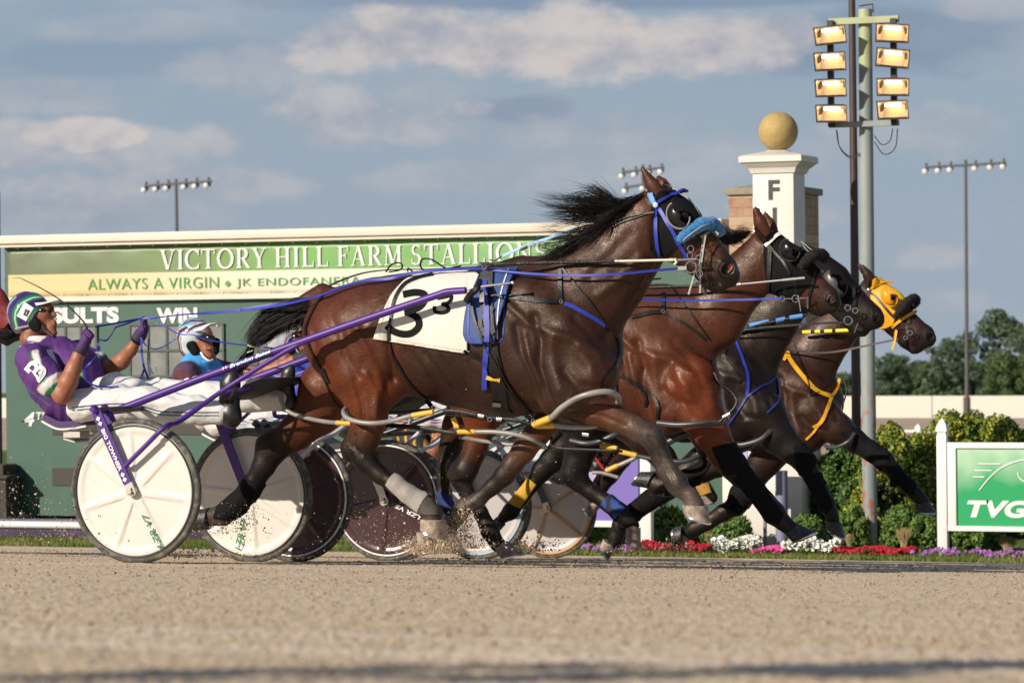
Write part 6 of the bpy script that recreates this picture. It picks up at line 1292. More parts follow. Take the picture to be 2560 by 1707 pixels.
hob('hobble_loop', q('R6', [(1690,615,Y3-.25),(1780,622,Y3-.27),(1900,590,Y3-.27),(1970,540,Y3-.25),(2010,495,Y3-.2)]), m_dho, H3, 20, kk=pm('R6', Y3))
hob('hobble_loop', q('R6', [(520,590,Y3-.25),(620,612,Y3-.27),(720,600,Y3-.26),(840,550,Y3-.25),(900,530,Y3-.2)]), m_dho, H3, 20, kk=pm('R6', Y3))
hob('hobble_loop', q('R6', [(740,625,Y3-.2),(860,645,Y3-.2)]), m_hob, H3, 20, [(('R6',740,625,Y3-.2),('R6',862,648,Y3-.2))], kk=pm('R6', Y3))
wrap('R8', [(620,640),(700,600),(790,740),(720,880),(640,860)], V3, F3, Y3+N_, .006, m_neo, H3)
wrap('R8', [(680,880),(800,830),(905,1090),(850,1150),(800,1110)], V3, F3, Y3+N_, .008, m_neo, H3)
wrap('R6', [(1240,920),(1150,880),(860,1130),(880,1240),(980,1230),(1250,1020)], V3, F3, Y3+F_, .008, m_neo, H3)
wrap('R6', [(210,860),(275,915),(150,1090),(60,1040)], V3, F3, Y3+F_, .012, mat('yellow_bandage', (.50,.29,.02), rough=.75), H3, 'bandage')
wrap('R6', [(800,985),(925,1085),(850,1165),(745,1060)], V3, F3, Y3+N_, .010, mat('blue_bandage', (.018,.06,.25), rough=.8, col2=(.01,.015,.04), vscale=16, lo=.5, hi=.53), H3, 'bandage')

# tack of the fourth horse
Y4 = YH[3]; Y4h = Y4-.09; m_yel = mat('yellow_hood', (.72,.36,.01), rough=.55, var=.12, vscale=16, bump=.25, bscale=20, vdist=.02)
hood4 = patch('hood', V4, F4, PL('R7', [(1450,330),(1500,285),(1620,345),(1705,450),(1722,500),(1690,580),(1600,720),(1540,745),(1450,650),(1420,480)], Y4h), .007, m_yel, H4, thick=.004)
bh4 = Two(bv_4, BVHTree.FromPolygons([v.co.copy() for v in hood4.data.vertices], [tuple(p.vertices) for p in hood4.data.polygons]))
blinker('R7', 1588, 475, 62, 82, Y4-.125, hood4, mat('orange_cup', (.80,.30,.01), rough=.35), m_yel, rot=30)
straps('hood_panel', [('R7', [(1480,600),(1530,680),(1560,740)], 90)], m_yel, hood4, bh4, Y4h, .002, .003)
br4 = straps('bridle', [('R7', [(1410,330),(1415,420),(1470,470),(1530,540),(1590,610),(1650,670)], 20), ('R7', [(1740,620),(1755,700)], 22), ('R7', [(1520,745),(1620,742),(1765,738)], 14)], mat('brown_leather', (.035,.014,.010), rough=.45), H4, bh4, Y4h, .010, .005)
straps('yellow_strap', [('R7', [(1435,405),(1480,370),(1540,355),(1620,345)], 20), ('R7', [(1610,730),(1660,690),(1720,650),(1820,595)], 26), ('R7', [(1650,750),(1640,820),(1625,860)], 22)], m_yel, H4, bh4, Y4h, .012, .005)
MB().ribbon([P('R7', 1650, 760, Y4-.12), P('R7', 1635, 850, Y4-.13), P('R7', 1612, 920, Y4-.13)], .014, (1,0,0), .004).build('yellow_tie', m_yel, H4)
m = MB(); m.ball(lay(bh4, [px('R7', 1418, 418)], .014, Y4h)[0], .014, 6, (1,.5,1)); k7 = pm('R7', Y4)
for u, v, r_ in ((1762,778,20),(1725,820,16),(1640,835,18)): m.ring(P('R7', u, v, Y4-.105), r_*k7, .003)
for k in range(6): m.ring(P('R7', 1738-(k%2)*4, 720+k*12, Y4-.10), 7*k7, .0016, 8, 'y' if k%2 else 'x')
m.build('bit', m_chr, H4)
fleece('R7', [(1640,640,-.108),(1690,580,-.112),(1740,520,-.10),(1785,490,-.07),(1815,500,-.02),(1800,540,.05),(1720,600,.1)], 34, MATS['black_fleece'], H4, Y4, 6)
MB().tube([P('R7', 840, 775, Y4-.16), P('R7', 1250, 757, Y4-.14)], .011, 10).build('head_pole', m_lea, H4)
for a_, b_ in ((860,930),(965,1010),(1045,1110),(1140,1245)): MB().tube([P('R7', a_, 774-(a_-840)*.043, Y4-.165), P('R7', b_, 774-(b_-840)*.043, Y4-.165)], .0125, 8, flat=.8).build('yellow_wrap', mat('neon_yellow', (.75,.62,.01), rough=.5), bpy.data.objects[[o.name for o in H4.children if o.name.startswith('head_pole')][0]])
sp('breast_strap', 'R7', [(740,985),(800,1070),(880,1165),(960,1250),(1030,1290),(1100,1312)], 34, m_yel, H4, bv_4, Y4-.2, .012, .007)
straps('breast_strap', [('R7', [(1170,1160),(1150,1240),(1100,1315)], 24), ('R7', [(1100,1320),(1060,1430),(1015,1530),(950,1568)], 28), ('R8', [(800,475),(760,530),(700,590)], 16)], m_yel, H4, bv_4, Y4-.12, .012, .006)
straps('yoke_strap', [('R7', [(700,1010),(735,950),(745,980)], 30)], m_yel, H4, bv_4, Y4-.2, .012, .006)
straps('martingale', [('R7', [(785,870),(850,1050),(910,1200),(920,1310)], 12), ('R7', [(925,1310),(1010,1270),(1090,1220),(1150,1160)], 12)], m_lea, H4, bv_4, Y4-.2, .012, .005)
MB().tube(cr([P('R8', 960, 110, Y4-.1), P('R8', 1000, 200, Y4-.14), P('R8', 990, 280, Y4-.16), P('R8', 965, 360, Y4-.2), P('R8', 985, 440, Y4-.2), P('R8', 1040, 500, Y4-.2)], 6), .0055, 7).build('hobble_hanger', m_lea, H4)
hob('hobble_loop', q('R8', [(840,635,Y4-.2),(900,650,Y4-.24),(960,635,Y4-.26),(1020,600,Y4-.26),(1060,545,Y4-.22)]), m_dho, H4, 14, kk=pm('R8', Y4))
hob('hobble_loop', q('R6', [(780,815,Y4),(870,775,Y4),(960,735,Y4),(1020,700,Y4)]), m_hob, H4, 18, [(('R6',785,812,Y4),('R6',868,775,Y4))], kk=pm('R6', Y4))
hob('hobble_loop', q('R6', [(680,825,Y4),(760,830,Y4),(870,862,Y4)]), m_hob, H4, 14, kk=pm('R6', Y4))
MB().tube([P('R6', 695, 710, Y4-.02), P('R6', 730, 755, Y4-.02), P('R6', 760, 800, Y4-.02)], .009, 6).build('red_tie', mat('red_tape', (.45,.02,.02), rough=.5), H4)
wrap('R8', [(960,540),(1080,500),(1320,690),(1330,760),(1250,830)], V4, F4, Y4+N_, .006, m_neo, H4)
wrap('R8', [(1300,800),(1370,760),(1520,920),(1500,1000),(1440,980)], V4, F4, Y4+N_, .008, m_neo, H4)
wrap('R6', [(1700,930),(1860,900),(1820,1090),(1740,1130),(1660,1060)], V4, F4, Y4+F_, .008, m_neo, H4)
wrap('R6', [(1430,900),(1520,880),(1560,970),(1480,1000)], V4, F4, Y4+N_, .012, mat('orange_bandage', (.36,.19,.03), rough=.75), H4, 'bandage')
MB().span(P('R8', 1320, 870, Y4+N_-.05), P('R8', 1385, 940, Y4+N_+.03), .01).build('boot_flap', m_neo, H4)
# tails of the far horses, seen only from aside
for D, H_, sd in ((D2, H2, 41), (D3, H3, 42), (D4, H4, 43)):
    hair('tail', [[P('G2', u, v, Y1+dy)+D for u, v, dy in g_] for g_ in [gt[0][::2], gt[2][::2], gt[3][::2]]], 380, .008, .03, m_hair, H_, sd, jit=.01, ext=0, segs=7)

# ---------------------------------------------------------------- the horse arriving at the left edge
Dr = P('S', 52, 800, 16.6)-P('F', 1690, 650, Y1); Dr.y = 16.6-Y1; Dr.z = gz(16.6)-gz(Y1)-.12
HR = thing('horse', 'bay horse in a dark red hood, only its muzzle entering at the left edge', 'horse', P('F', 1050, 1300, Y1)+Dr)
def clone(src, par, D, mt=None):
    c = src.copy(); C.objects.link(c); c.parent = par; c.matrix_parent_inverse = Matrix.Translation(par.location).inverted() if par.type == 'EMPTY' else Matrix(); c.location = D if par.type == 'EMPTY' else (0,0,0)
    if mt: c.data = src.data.copy(); c.data.materials.clear(); c.data.materials.append(mt)
    return c
m_red = mat('dark_red_hood', (.16,.010,.014), rough=.7, var=.2, vscale=20, bump=.3)
for ch in H1.children:
    nm = ch.name.split('.')[0]
    if nm in ('body', 'hoof', 'tail', 'mane', 'mane_roots', 'saddle_pad', 'girth', 'leg_boot', 'breast_collar'): clone(ch, HR, Dr)
# its red face cover reaches to the nostrils
rh = patch('hood', V1+np.array(Dr), F1, [p+Dr for p in PL('R4', [(1425,345),(1500,330),(1660,300),(1800,420),(1960,620),(2060,800),(2080,900),(1990,1000),(1850,1020),(1640,960),(1440,870)], Yh)], .007, m_red, HR, thick=.004)
fl = MB(); fl.tube(cr([P('R4', 1840, 1010, Y1-.1)+Dr, P('R4', 1930, 1070, Y1-.1)+Dr, P('R4', 2030, 1090, Y1-.09)+Dr, P('R4', 2090, 1060, Y1-.05)+Dr], 5), .02, 10).build('muzzle_band', m_neo, HR)
# ================================================================ SULKIES
m_tyre = mat('tyre_rubber', (.055,.055,.05), rough=.75, col2=(.20,.18,.14), vscale=30, lo=.45, hi=.75, bump=.6, bscale=120, vdist=.004)
m_purp = mat('purple_paint', (.065,.018,.20), rough=.42, spec=.4); m_dpur = mat('purple_seat', (.05,.02,.11), rough=.4)
m_disc = mat('white_disc', (.62,.60,.555), rough=.32, spec=.45, var=.02, vscale=6); m_bdisc = mat('brown_disc', (.050,.024,.028), rough=.25, spec=.5)
m_gdisc = mat('grey_disc', (.42,.40,.40), rough=.45); m_silv = mat('brushed_steel', (.55,.52,.48), rough=.35, metal=.7); m_wfork = mat('white_fork', (.66,.64,.60), rough=.35)
m_rib = mat('amber_rib', (.42,.21,.05), rough=.45); m_gfork = mat('dark_fork', (.03,.04,.055), rough=.4); m_ltg = mat('letter_green', (.01,.20,.09), rough=.4); m_lwh = mat('letter_white', (.75,.75,.75), rough=.4)
RW = .350
def wheel(c, par, disc, rim, side, rot=0, ribs=7, ribmat=None, word=None, wmat=None, spk=True):
    c = Vector(c); n_ = 168; rs = np.concatenate([np.linspace(.0, .06, 5), np.linspace(.075, RW-.03, 22), np.linspace(RW-.024, RW-.004, 6)]); V = []; F = []
    for sg in (-1, 1):
        b = len(V)
        for r_ in rs:
            for i in range(n_):
                a = 2*math.pi*i/n_; d = 9
                for q_ in range(ribs): da = a-(rot+2*math.pi*q_/ribs); d = min(d, abs(math.sin(da))*r_ if math.cos(da) > 0 else 9)
                h_ = 0
                if spk: w_ = .008+.009*(1-r_/RW); h_ = .008*(lambda t_: t_*t_*(3-2*t_))(max(0, min(1, (w_+.009-d)/.009))) if .02 < r_ else .008
                h_ = max(h_, .008*max(0, min(1, (.072-r_)/.012)), .008*max(0, min(1, (r_-(RW-.056))/.014)))
                V.append((c.x+r_*math.cos(a), c.y+sg*(.010+h_+.012*(1-r_/RW)), c.z+r_*math.sin(a)))
        for j in range(len(rs)-1):
            for i in range(n_):
                f = (b+j*n_+i, b+j*n_+(i+1)%n_, b+(j+1)*n_+(i+1)%n_, b+(j+1)*n_+i); F.append(f if sg > 0 else f[::-1])
    w_ = obj('wheel', V, F, disc, par)
    t_ = MB(); pr_ = []
    for i in range(n_):
        a = 2*math.pi*i/n_; e = Vector((math.cos(a), 0, math.sin(a)))
        for k in range(12): q_ = 2*math.pi*k/12; t_.v.append(c+e*(RW+.006+.020*math.cos(q_)*(1.0 if math.cos(q_) > 0 else .7))+Vector((0, .021*math.sin(q_), 0)))
    for i in range(n_): t_.f += [(i*12+k, i*12+(k+1)%12, ((i+1)%n_)*12+(k+1)%12, ((i+1)%n_)*12+k) for k in range(12)]
    t_.build('tyre', m_tyre, w_, sharp=180)
    r_ = MB(); 
    for yy in (-.0205, .0205): r_.ring(c+Vector((0, yy, 0)), RW-.012, .006 if not ribmat else .0105, 96)
    r_.build('rim', rim, w_, sharp=180)
    MB().tube([c+Vector((0,-.055,0)), c+Vector((0,.055,0))], .030, 20).tube([c+Vector((0,-.075,0)), c+Vector((0,.075,0))], .013, 12).build('hub', m_silv, w_)
    if ribmat:
        m_ = MB()
        for q_ in range(ribs):
            a = rot+2*math.pi*q_/ribs; e = Vector((math.cos(a), 0, math.sin(a)))
            for yy in (-.036, .036): m_.ribbon([c+e*.03+Vector((0,yy*1.05,0)), c+e*(RW-.03)+Vector((0,yy*.72,0))], .013, (-math.sin(a), 0, math.cos(a)), .004)
        m_.build('rib', ribmat, w_)
    if word:
        s_, a, r0_, r1_, hgt, flip = word; e = Vector((math.cos(a), 0, math.sin(a))); tx = -e if flip else e; ty = Vector((-tx.z, 0, tx.x)); o_ = c+Vector((0, -.0300, 0))+(e*r1_ if flip else e*r0_)-ty*hgt/2
        letters('lettering', s_, o_, tx, ty, r1_-r0_, hgt, wmat, w_, bold=.02, shear=.15, th=.003)
    return w_
HW = .68
def sulky(k, cx, rmats, label, words=(None, None), rots=(0, 0), ribs=7, ribmat=None, shaft=m_purp, seat=m_dpur, stay=None, full=True, spk=True, forkmat=None):
    Y = YH[k] if k < 4 else k; disc, rim, fork = rmats; D = Vector((cx-SX, Y-Y1, gz(Y)-gz(Y1)))
    T = lambda c_, u, v, y: P(c_, u, v, y)+D
    root = Vector((cx, Y, gz(Y))); th_ = thing('sulky', label, 'sulky', root)
    W = []
    for i, sg in enumerate((-1, 1)):
        y = Y+sg*HW; c = Vector((cx, y, gz(y)+RW+.022)); W.append(c)
        wheel(c, th_, disc, rim, sg, rots[i], ribs, ribmat, words[i], m_ltg if disc is m_disc else m_lwh, spk)
    yn, yf = Y1-HW, Y1+HW
    # forks: a flat blade outside each wheel and one inside, from the arch down to the axle
    top = T('R1', 690, 1172, yn-.05); top2 = T('R1', 785, 1190, yn+.06)
    for i, sg in enumerate((-1, 1)):
        c = W[i]; dy = c.y-W[0].y; a = top+Vector((0,dy,0)); a2 = Vector((a.x, a.y+.11, a.z))
        if i: a, a2 = Vector((a.x, c.y-.06, a.z)), Vector((a.x, c.y+.055, a.z))
        for p0, off in ((a, -.055), (a2, .055)):
            e = c+Vector((.005, off, .0)); up_ = (p0-e).normalized(); m_ = MB(); m_.ribbon([p0, p0.lerp(e, .5), e+up_*.045], .05, (1,0,.35), .014, widths=[.054,.05,.046]); o_ = m_.build('fork', fork if forkmat is None or i else forkmat, th_)
            q_ = MB(); q_.ribbon([e+up_*.046, e-up_*.012, e-up_*.024], .03, (1,0,.35), .012, widths=[.046,.044,.026]); 
            q_.build('axle_plate', m_silv, o_)
            n3 = MB()
            for dd in ((.0,.0),(-.012,-.012),(.012,-.010),(.002,.014)): n3.tube([e+Vector((dd[0],-.008,dd[1])), e+Vector((dd[0],-.0115,dd[1]))], .0045, 8)
            n3.build('bolt', m_blk, o_)
            cp = MB(); cp.tube([p0+Vector((-.012,0,-.004)), p0+Vector((.0,0,.018)), p0+Vector((.004,0,.022))], [.028,.028,.02], 12, flat=1).build('fork_cap', shaft, o_)
    # arch bar across the axle line, seat
    m_ = MB(); aN = Vector((top.x, W[0].y-.055, top.z)); aF = Vector((top.x, W[1].y+.055, top.z)); m_.tube([aN+Vector((.0,0,.004)), aF+Vector((0,0,.004))], .017, 12); m_.tube([aN+Vector((-.10,.2,-.0)), Vector((aN.x-.10, aF.y-.2, aN.z))], .013, 10); m_.build('arch_bar', mat('dark_tube', (.05,.045,.045), rough=.4, metal=.3), th_)
    ps = cr([T('R1', 405, 1202, Y1), T('R1', 450, 1228, Y1), T('R1', 520, 1258, Y1), T('R1', 620, 1255, Y1), T('R1', 720, 1238, Y1)], 5); m_ = MB(); m_.ribbon(ps, .30, (0,1,0), .036); st_ = m_.build('seat', seat, th_)
    m_ = MB(); m_.ribbon([p+Vector((-.003,0,-.024)) for p in ps], .32, (0,1,0), .010); m_.build('seat_trim', m_wfork, st_)
    m_ = MB(); m_.box(T('R1', 610, 1330, Y1), (.10,.30,.03)); m_.box(T('R1', 590, 1372, Y1)+Vector((-.01,0,0)), (.07,.26,.008), Matrix.Rotation(R(14), 3, 'Y')); m_.tube([T('R1', 640, 1290, Y1-.1), T('R1', 660, 1330, Y1-.1)], .012, 8); m_.build('seat_bracket', m_silv, th_)
    # shafts and stays on both sides
    def mir(p): return Vector((p.x, 2*Y-p.y, p.z))
    sh_ = cr([T('R1', 850, 1160, Y1-.36), T('R1', 1560, 890, Y1-.36), T('R1', 2351, 605, Y1-.345), T('R3', 1200, 750, Y1-.34), T('R3', 1640, 602, Y1-.335), T('R3', 1740, 570, Y1-.335), T('R3', 1895, 557, Y1-.335)], 6); rr = [.021-.003*i/(len(sh_)-1) for i in range(len(sh_))]
    st2 = cr([T('R2', 893, 592, yn-.062), T('R2', 1060, 425, yn-.062), T('R2', 1190, 300, yn-.05), T('R1', 1300, 1235, Y1-.56), T('R1', 1600, 1020, Y1-.385), T('R1', 2050, 740, Y1-.36), T('R1', 2230, 655, Y1-.35)], 6)
    for f_ in (lambda p: p, mir):
        MB().tube([f_(p) for p in sh_], rr, 14).build('shaft', shaft, th_)
        a = f_(sh_[0]); MB().tube([a, Vector((a.x-.06, a.y, a.z-.01)), Vector((aN.x, a.y, aN.z))], .017, 10).build('shaft_socket', shaft, th_)
        MB().tube([f_(p) for p in st2], .0125 if not stay else .013, 10).build('stay', stay or shaft, th_)
        MB().tube([f_(T('R1', 1200, 1290, Y1-.42)), f_(T('R1', 1560, 1045, Y1-.33)), f_(T('R1', 1800, 1000, Y1-.20))], .010, 8).build('foot_bar', shaft, th_)
        b_ = f_(T('R1', 1640, 1100, Y1-.22)); MB().tube([b_+Vector((0,-.07,0)), b_+Vector((0,.07,0))], .012, 8).tube([b_, f_(T('R1', 1700, 990, Y1-.36))], .010, 8).build('stirrup', m_blk, th_)
    m_ = MB(); p0 = T('R1', 1790, 960, Y1-.2); m_.add([p0+Vector((0,.0,.02)), T('R1', 1990, 930, Y1-.2), T('R1', 1970, 960, Y1-.2), T('R1', 1640, 1095, Y1-.2)]+[mir(p) for p in (p0+Vector((0,.0,.02)), T('R1', 1990, 930, Y1-.2), T('R1', 1970, 960, Y1-.2), T('R1', 1640, 1095, Y1-.2))], [(0,1,5,4),(1,2,6,5),(2,3,7,6),(3,0,4,7),(0,3,2,1),(4,5,6,7)]); m_.build('mud_apron', mat('apron', (.025,.028,.026), rough=.6), th_)
    return th_, W, T
SX = P('R2', 974, 775, Y1-HW).x
s1, W1, T1 = sulky(0, SX, (m_disc, mat('dark_rim', (.03,.03,.03), rough=.4), m_purp), 'purple sulky with smooth white disc wheels, nearest to the camera', ((('LZR V7'), R(-62), .13, .325, .030, True), (('LZR V7'), R(-104), .13, .31, .030, True)), (R(95), R(70)))
s2, W2_, T2 = sulky(1, SX-.02, (m_bdisc, m_wpl, m_wfork), 'sulky with dark brown disc wheels, pale rims and white forks', (None, ('LZR V5', R(-24), .075, .255, .026, True)), (R(20), R(-24)), ribs=5, shaft=mat('black_shaft', (.015,.014,.016), rough=.35), seat=m_blk, stay=mat('white_stay', (.50,.52,.54), rough=.35), forkmat=m_gfork)
s3, W3_, T3 = sulky(2, SX-.22, (m_gdisc, mat('blue_rim', (.25,.40,.55), rough=.4), m_gfork), 'sulky with pale grey disc wheels, mostly hidden behind the brown wheeled one', (None, None), (0, 0), shaft=MATS['black_shaft'], seat=m_blk, stay=MATS['white_stay'], spk=False)
s4, W4_, T4 = sulky(3, SX-.44, (m_gdisc, mat('amber_rim', (.42,.21,.05), rough=.4), m_gfork), 'farthest sulky, its pale wheels striped with amber spokes and rims', (None, None), (R(35), R(-38)), ribs=5, ribmat=m_rib, shaft=MATS['black_shaft'], seat=m_blk, spk=False)
# driver's name along the near shaft, stable name down the near fork
def shaftname(c_, u0, v0, u1, v1, h_, body, Y, mt, par, **k):
    a = P(c_, u0, v0, Y); b = P(c_, u1, v1, Y); xd = (b-a).normalized(); yd = Vector((-xd.z, 0, xd.x)); letters('lettering', body, a-yd*h_/2, xd, yd, (b-a).length, h_, mt, par, **k)
shn = [o for o in s1.children if o.name.startswith('shaft')][0]; frk = [o for o in s1.children if o.name.startswith('fork')][0]
shaftname('G2', 975, 985, 1545, 765, .019, 'Brandon Bates', Y1-.386, mat('mint_letters', (.60,.85,.80), rough=.4), shn, shear=.35, bold=.02, th=.002)
shaftname('G2', 868, 1020, 945, 990, .015, '++', Y1-.386, m_lwh, shn, bold=.03, th=.002)
c_ = W1[0]; tp = P('R1', 690, 1172, Y1-HW-.05); dv = ((c_+Vector((0,-.055,0)))-tp).normalized(); yn_ = Y1-HW-.064
m = MB()
for f_ in (.09, .15, .79, .85):
    o_ = tp.lerp(c_+Vector((0,-.055,0)), f_); o_ = Vector((o_.x, yn_, o_.z)); s_ = .013; xd = Vector((dv.x,0,dv.z)); yd = Vector((-dv.z,0,dv.x)); vs = [o_+xd*s_, o_+yd*s_, o_-xd*s_, o_-yd*s_]; m.add(vs+[v+Vector((0,.006,0)) for v in vs], [(3,2,1,0),(0,1,5,4),(1,2,6,5),(2,3,7,6),(3,0,4,7)])
m.build('diamond', m_lwh, frk, smooth=False)
a = tp.lerp(c_, .22); b = tp.lerp(c_, .74); a.y = b.y = yn_+.003; xd = (b-a).normalized(); yd = Vector((-xd.z, 0, xd.x)); letters('lettering', 'BIG TOWNER', a-yd*.011, xd, yd, (b-a).length, .022, m_lwh, frk, bold=.035, th=.004)
# ================================================================ DRIVERS
def fabric(name, col, **k): return mat(name, col, rough=.75, var=.05, vscale=8, bump=.5, bscale=7, vdist=.02, attr=True, **k)
m_skin = mat('skin', (.45,.20,.12), rough=.5, attr=True, bump=.15, bscale=90, vdist=.002); m_shirt = fabric('silk_shirt', (.1,.1,.1)); m_trs = fabric('driving_trousers', (.7,.7,.7))
m_shell = mat('helmet_shell', rough=.16, attr=True, coat=.5); m_glv = mat('glove', rough=.7, attr=True, bump=.3, bscale=80); m_boot = mat('boot_leather', (.014,.014,.015), rough=.38, var=.3, vscale=16, bump=.4, bscale=14, vdist=.01)
m_lens = mat('sun_lens', (.006,.006,.007), rough=.08, spec=.8)
SK, SKD, WH = (.29,.108,.056), (.20,.07,.038), (.66,.64,.62)
def wrinkle(V, F, amp, sc, seed, k=(1,1,1)):
    Nn = normals(V, F); d = fbm(V[:,0]*k[0]+V[:,1]*k[1]+40, V[:,2]*k[2]+V[:,1]*.4+40, sc, 3, seed); return V+Nn*(amp*(1-np.abs(d)*2.2))[:, None]
def cloth(name, pr, h, k, mt, par, subs=(), amp=.005, sc=9, seed=1, post=None, kk=(1,1,1), it=3):
    V, F, Cc = sdf_mesh(pr, h, k, subs); V = smooth_mesh(V, F, it); V = wrinkle(V, F, amp, sc, seed, kk) if amp else V
    if post: Cc = post(V, Cc)
    return obj(name, V.tolist(), F.tolist(), mt, par, cols=Cc), BVHTree.FromPolygons([Vector(v) for v in V], [tuple(f) for f in F])
def fist(c, dirx, up_, size, col, side=-1, thumb=True):
    """closed hand: palm with four bent fingers and a thumb across them; dirx = knuckle direction, up_ = back of the row"""
    d = Vector(dirx).normalized(); u = Vector(up_).normalized(); s_ = Vector((0, side, 0)); o = []; S_ = size
    o += limb([(c-d*S_*.42, S_*.24), (c-d*S_*.05, S_*.36), (c+d*S_*.12, S_*.34)], 1.15, col, k=.012)
    for i in range(4):
        b0 = c+u*(S_*.40-i*S_*.27)+d*S_*.18; r_ = S_*(.155 if i < 3 else .135); l_ = S_*(.34, .38, .34, .27)[i]
        k0 = b0+d*l_+s_*S_*.10; k1 = k0+s_*S_*.34+d*S_*.02; k2 = k1-d*l_*.95+s_*S_*.02
        o += limb([(b0, r_*1.1), (k0, r_*1.08), (k1, r_), (k2, r_*.85)], 1, col, k=.003)
    if thumb:
        t0 = c+u*S_*.42-d*S_*.15; o += limb([(t0, S_*.18), (t0+u*S_*.16+d*S_*.20+s_*S_*.18, S_*.165), (t0+u*S_*.04+d*S_*.52+s_*S_*.30, S_*.13)], 1, col, k=.006)
    return o

def face(c_, sk, jaw, nose, brow, chin, lips, neck, Y, q=.80):
    o = limb(chain(c_, sk, Y), q, SK, k=.02); o += limb(chain(c_, jaw, Y), q*.85, SK, k=.02)
    o += limb(chain(c_, nose, Y), .75, SK, k=.010); o += limb(chain(c_, brow, Y), 2.6, SK, k=.012); o += limb(chain(c_, chin, Y), 1.2, SK, k=.012)
    for l_ in lips: o.append(rc(P(c_, l_[0], l_[1], Y), l_[2]*pm(c_, Y), q=2.0, col=(.30,.085,.06), k=.006, cs=.003))
    o += limb(chain(c_, neck, Y), .95, SKD, k=.02); return o

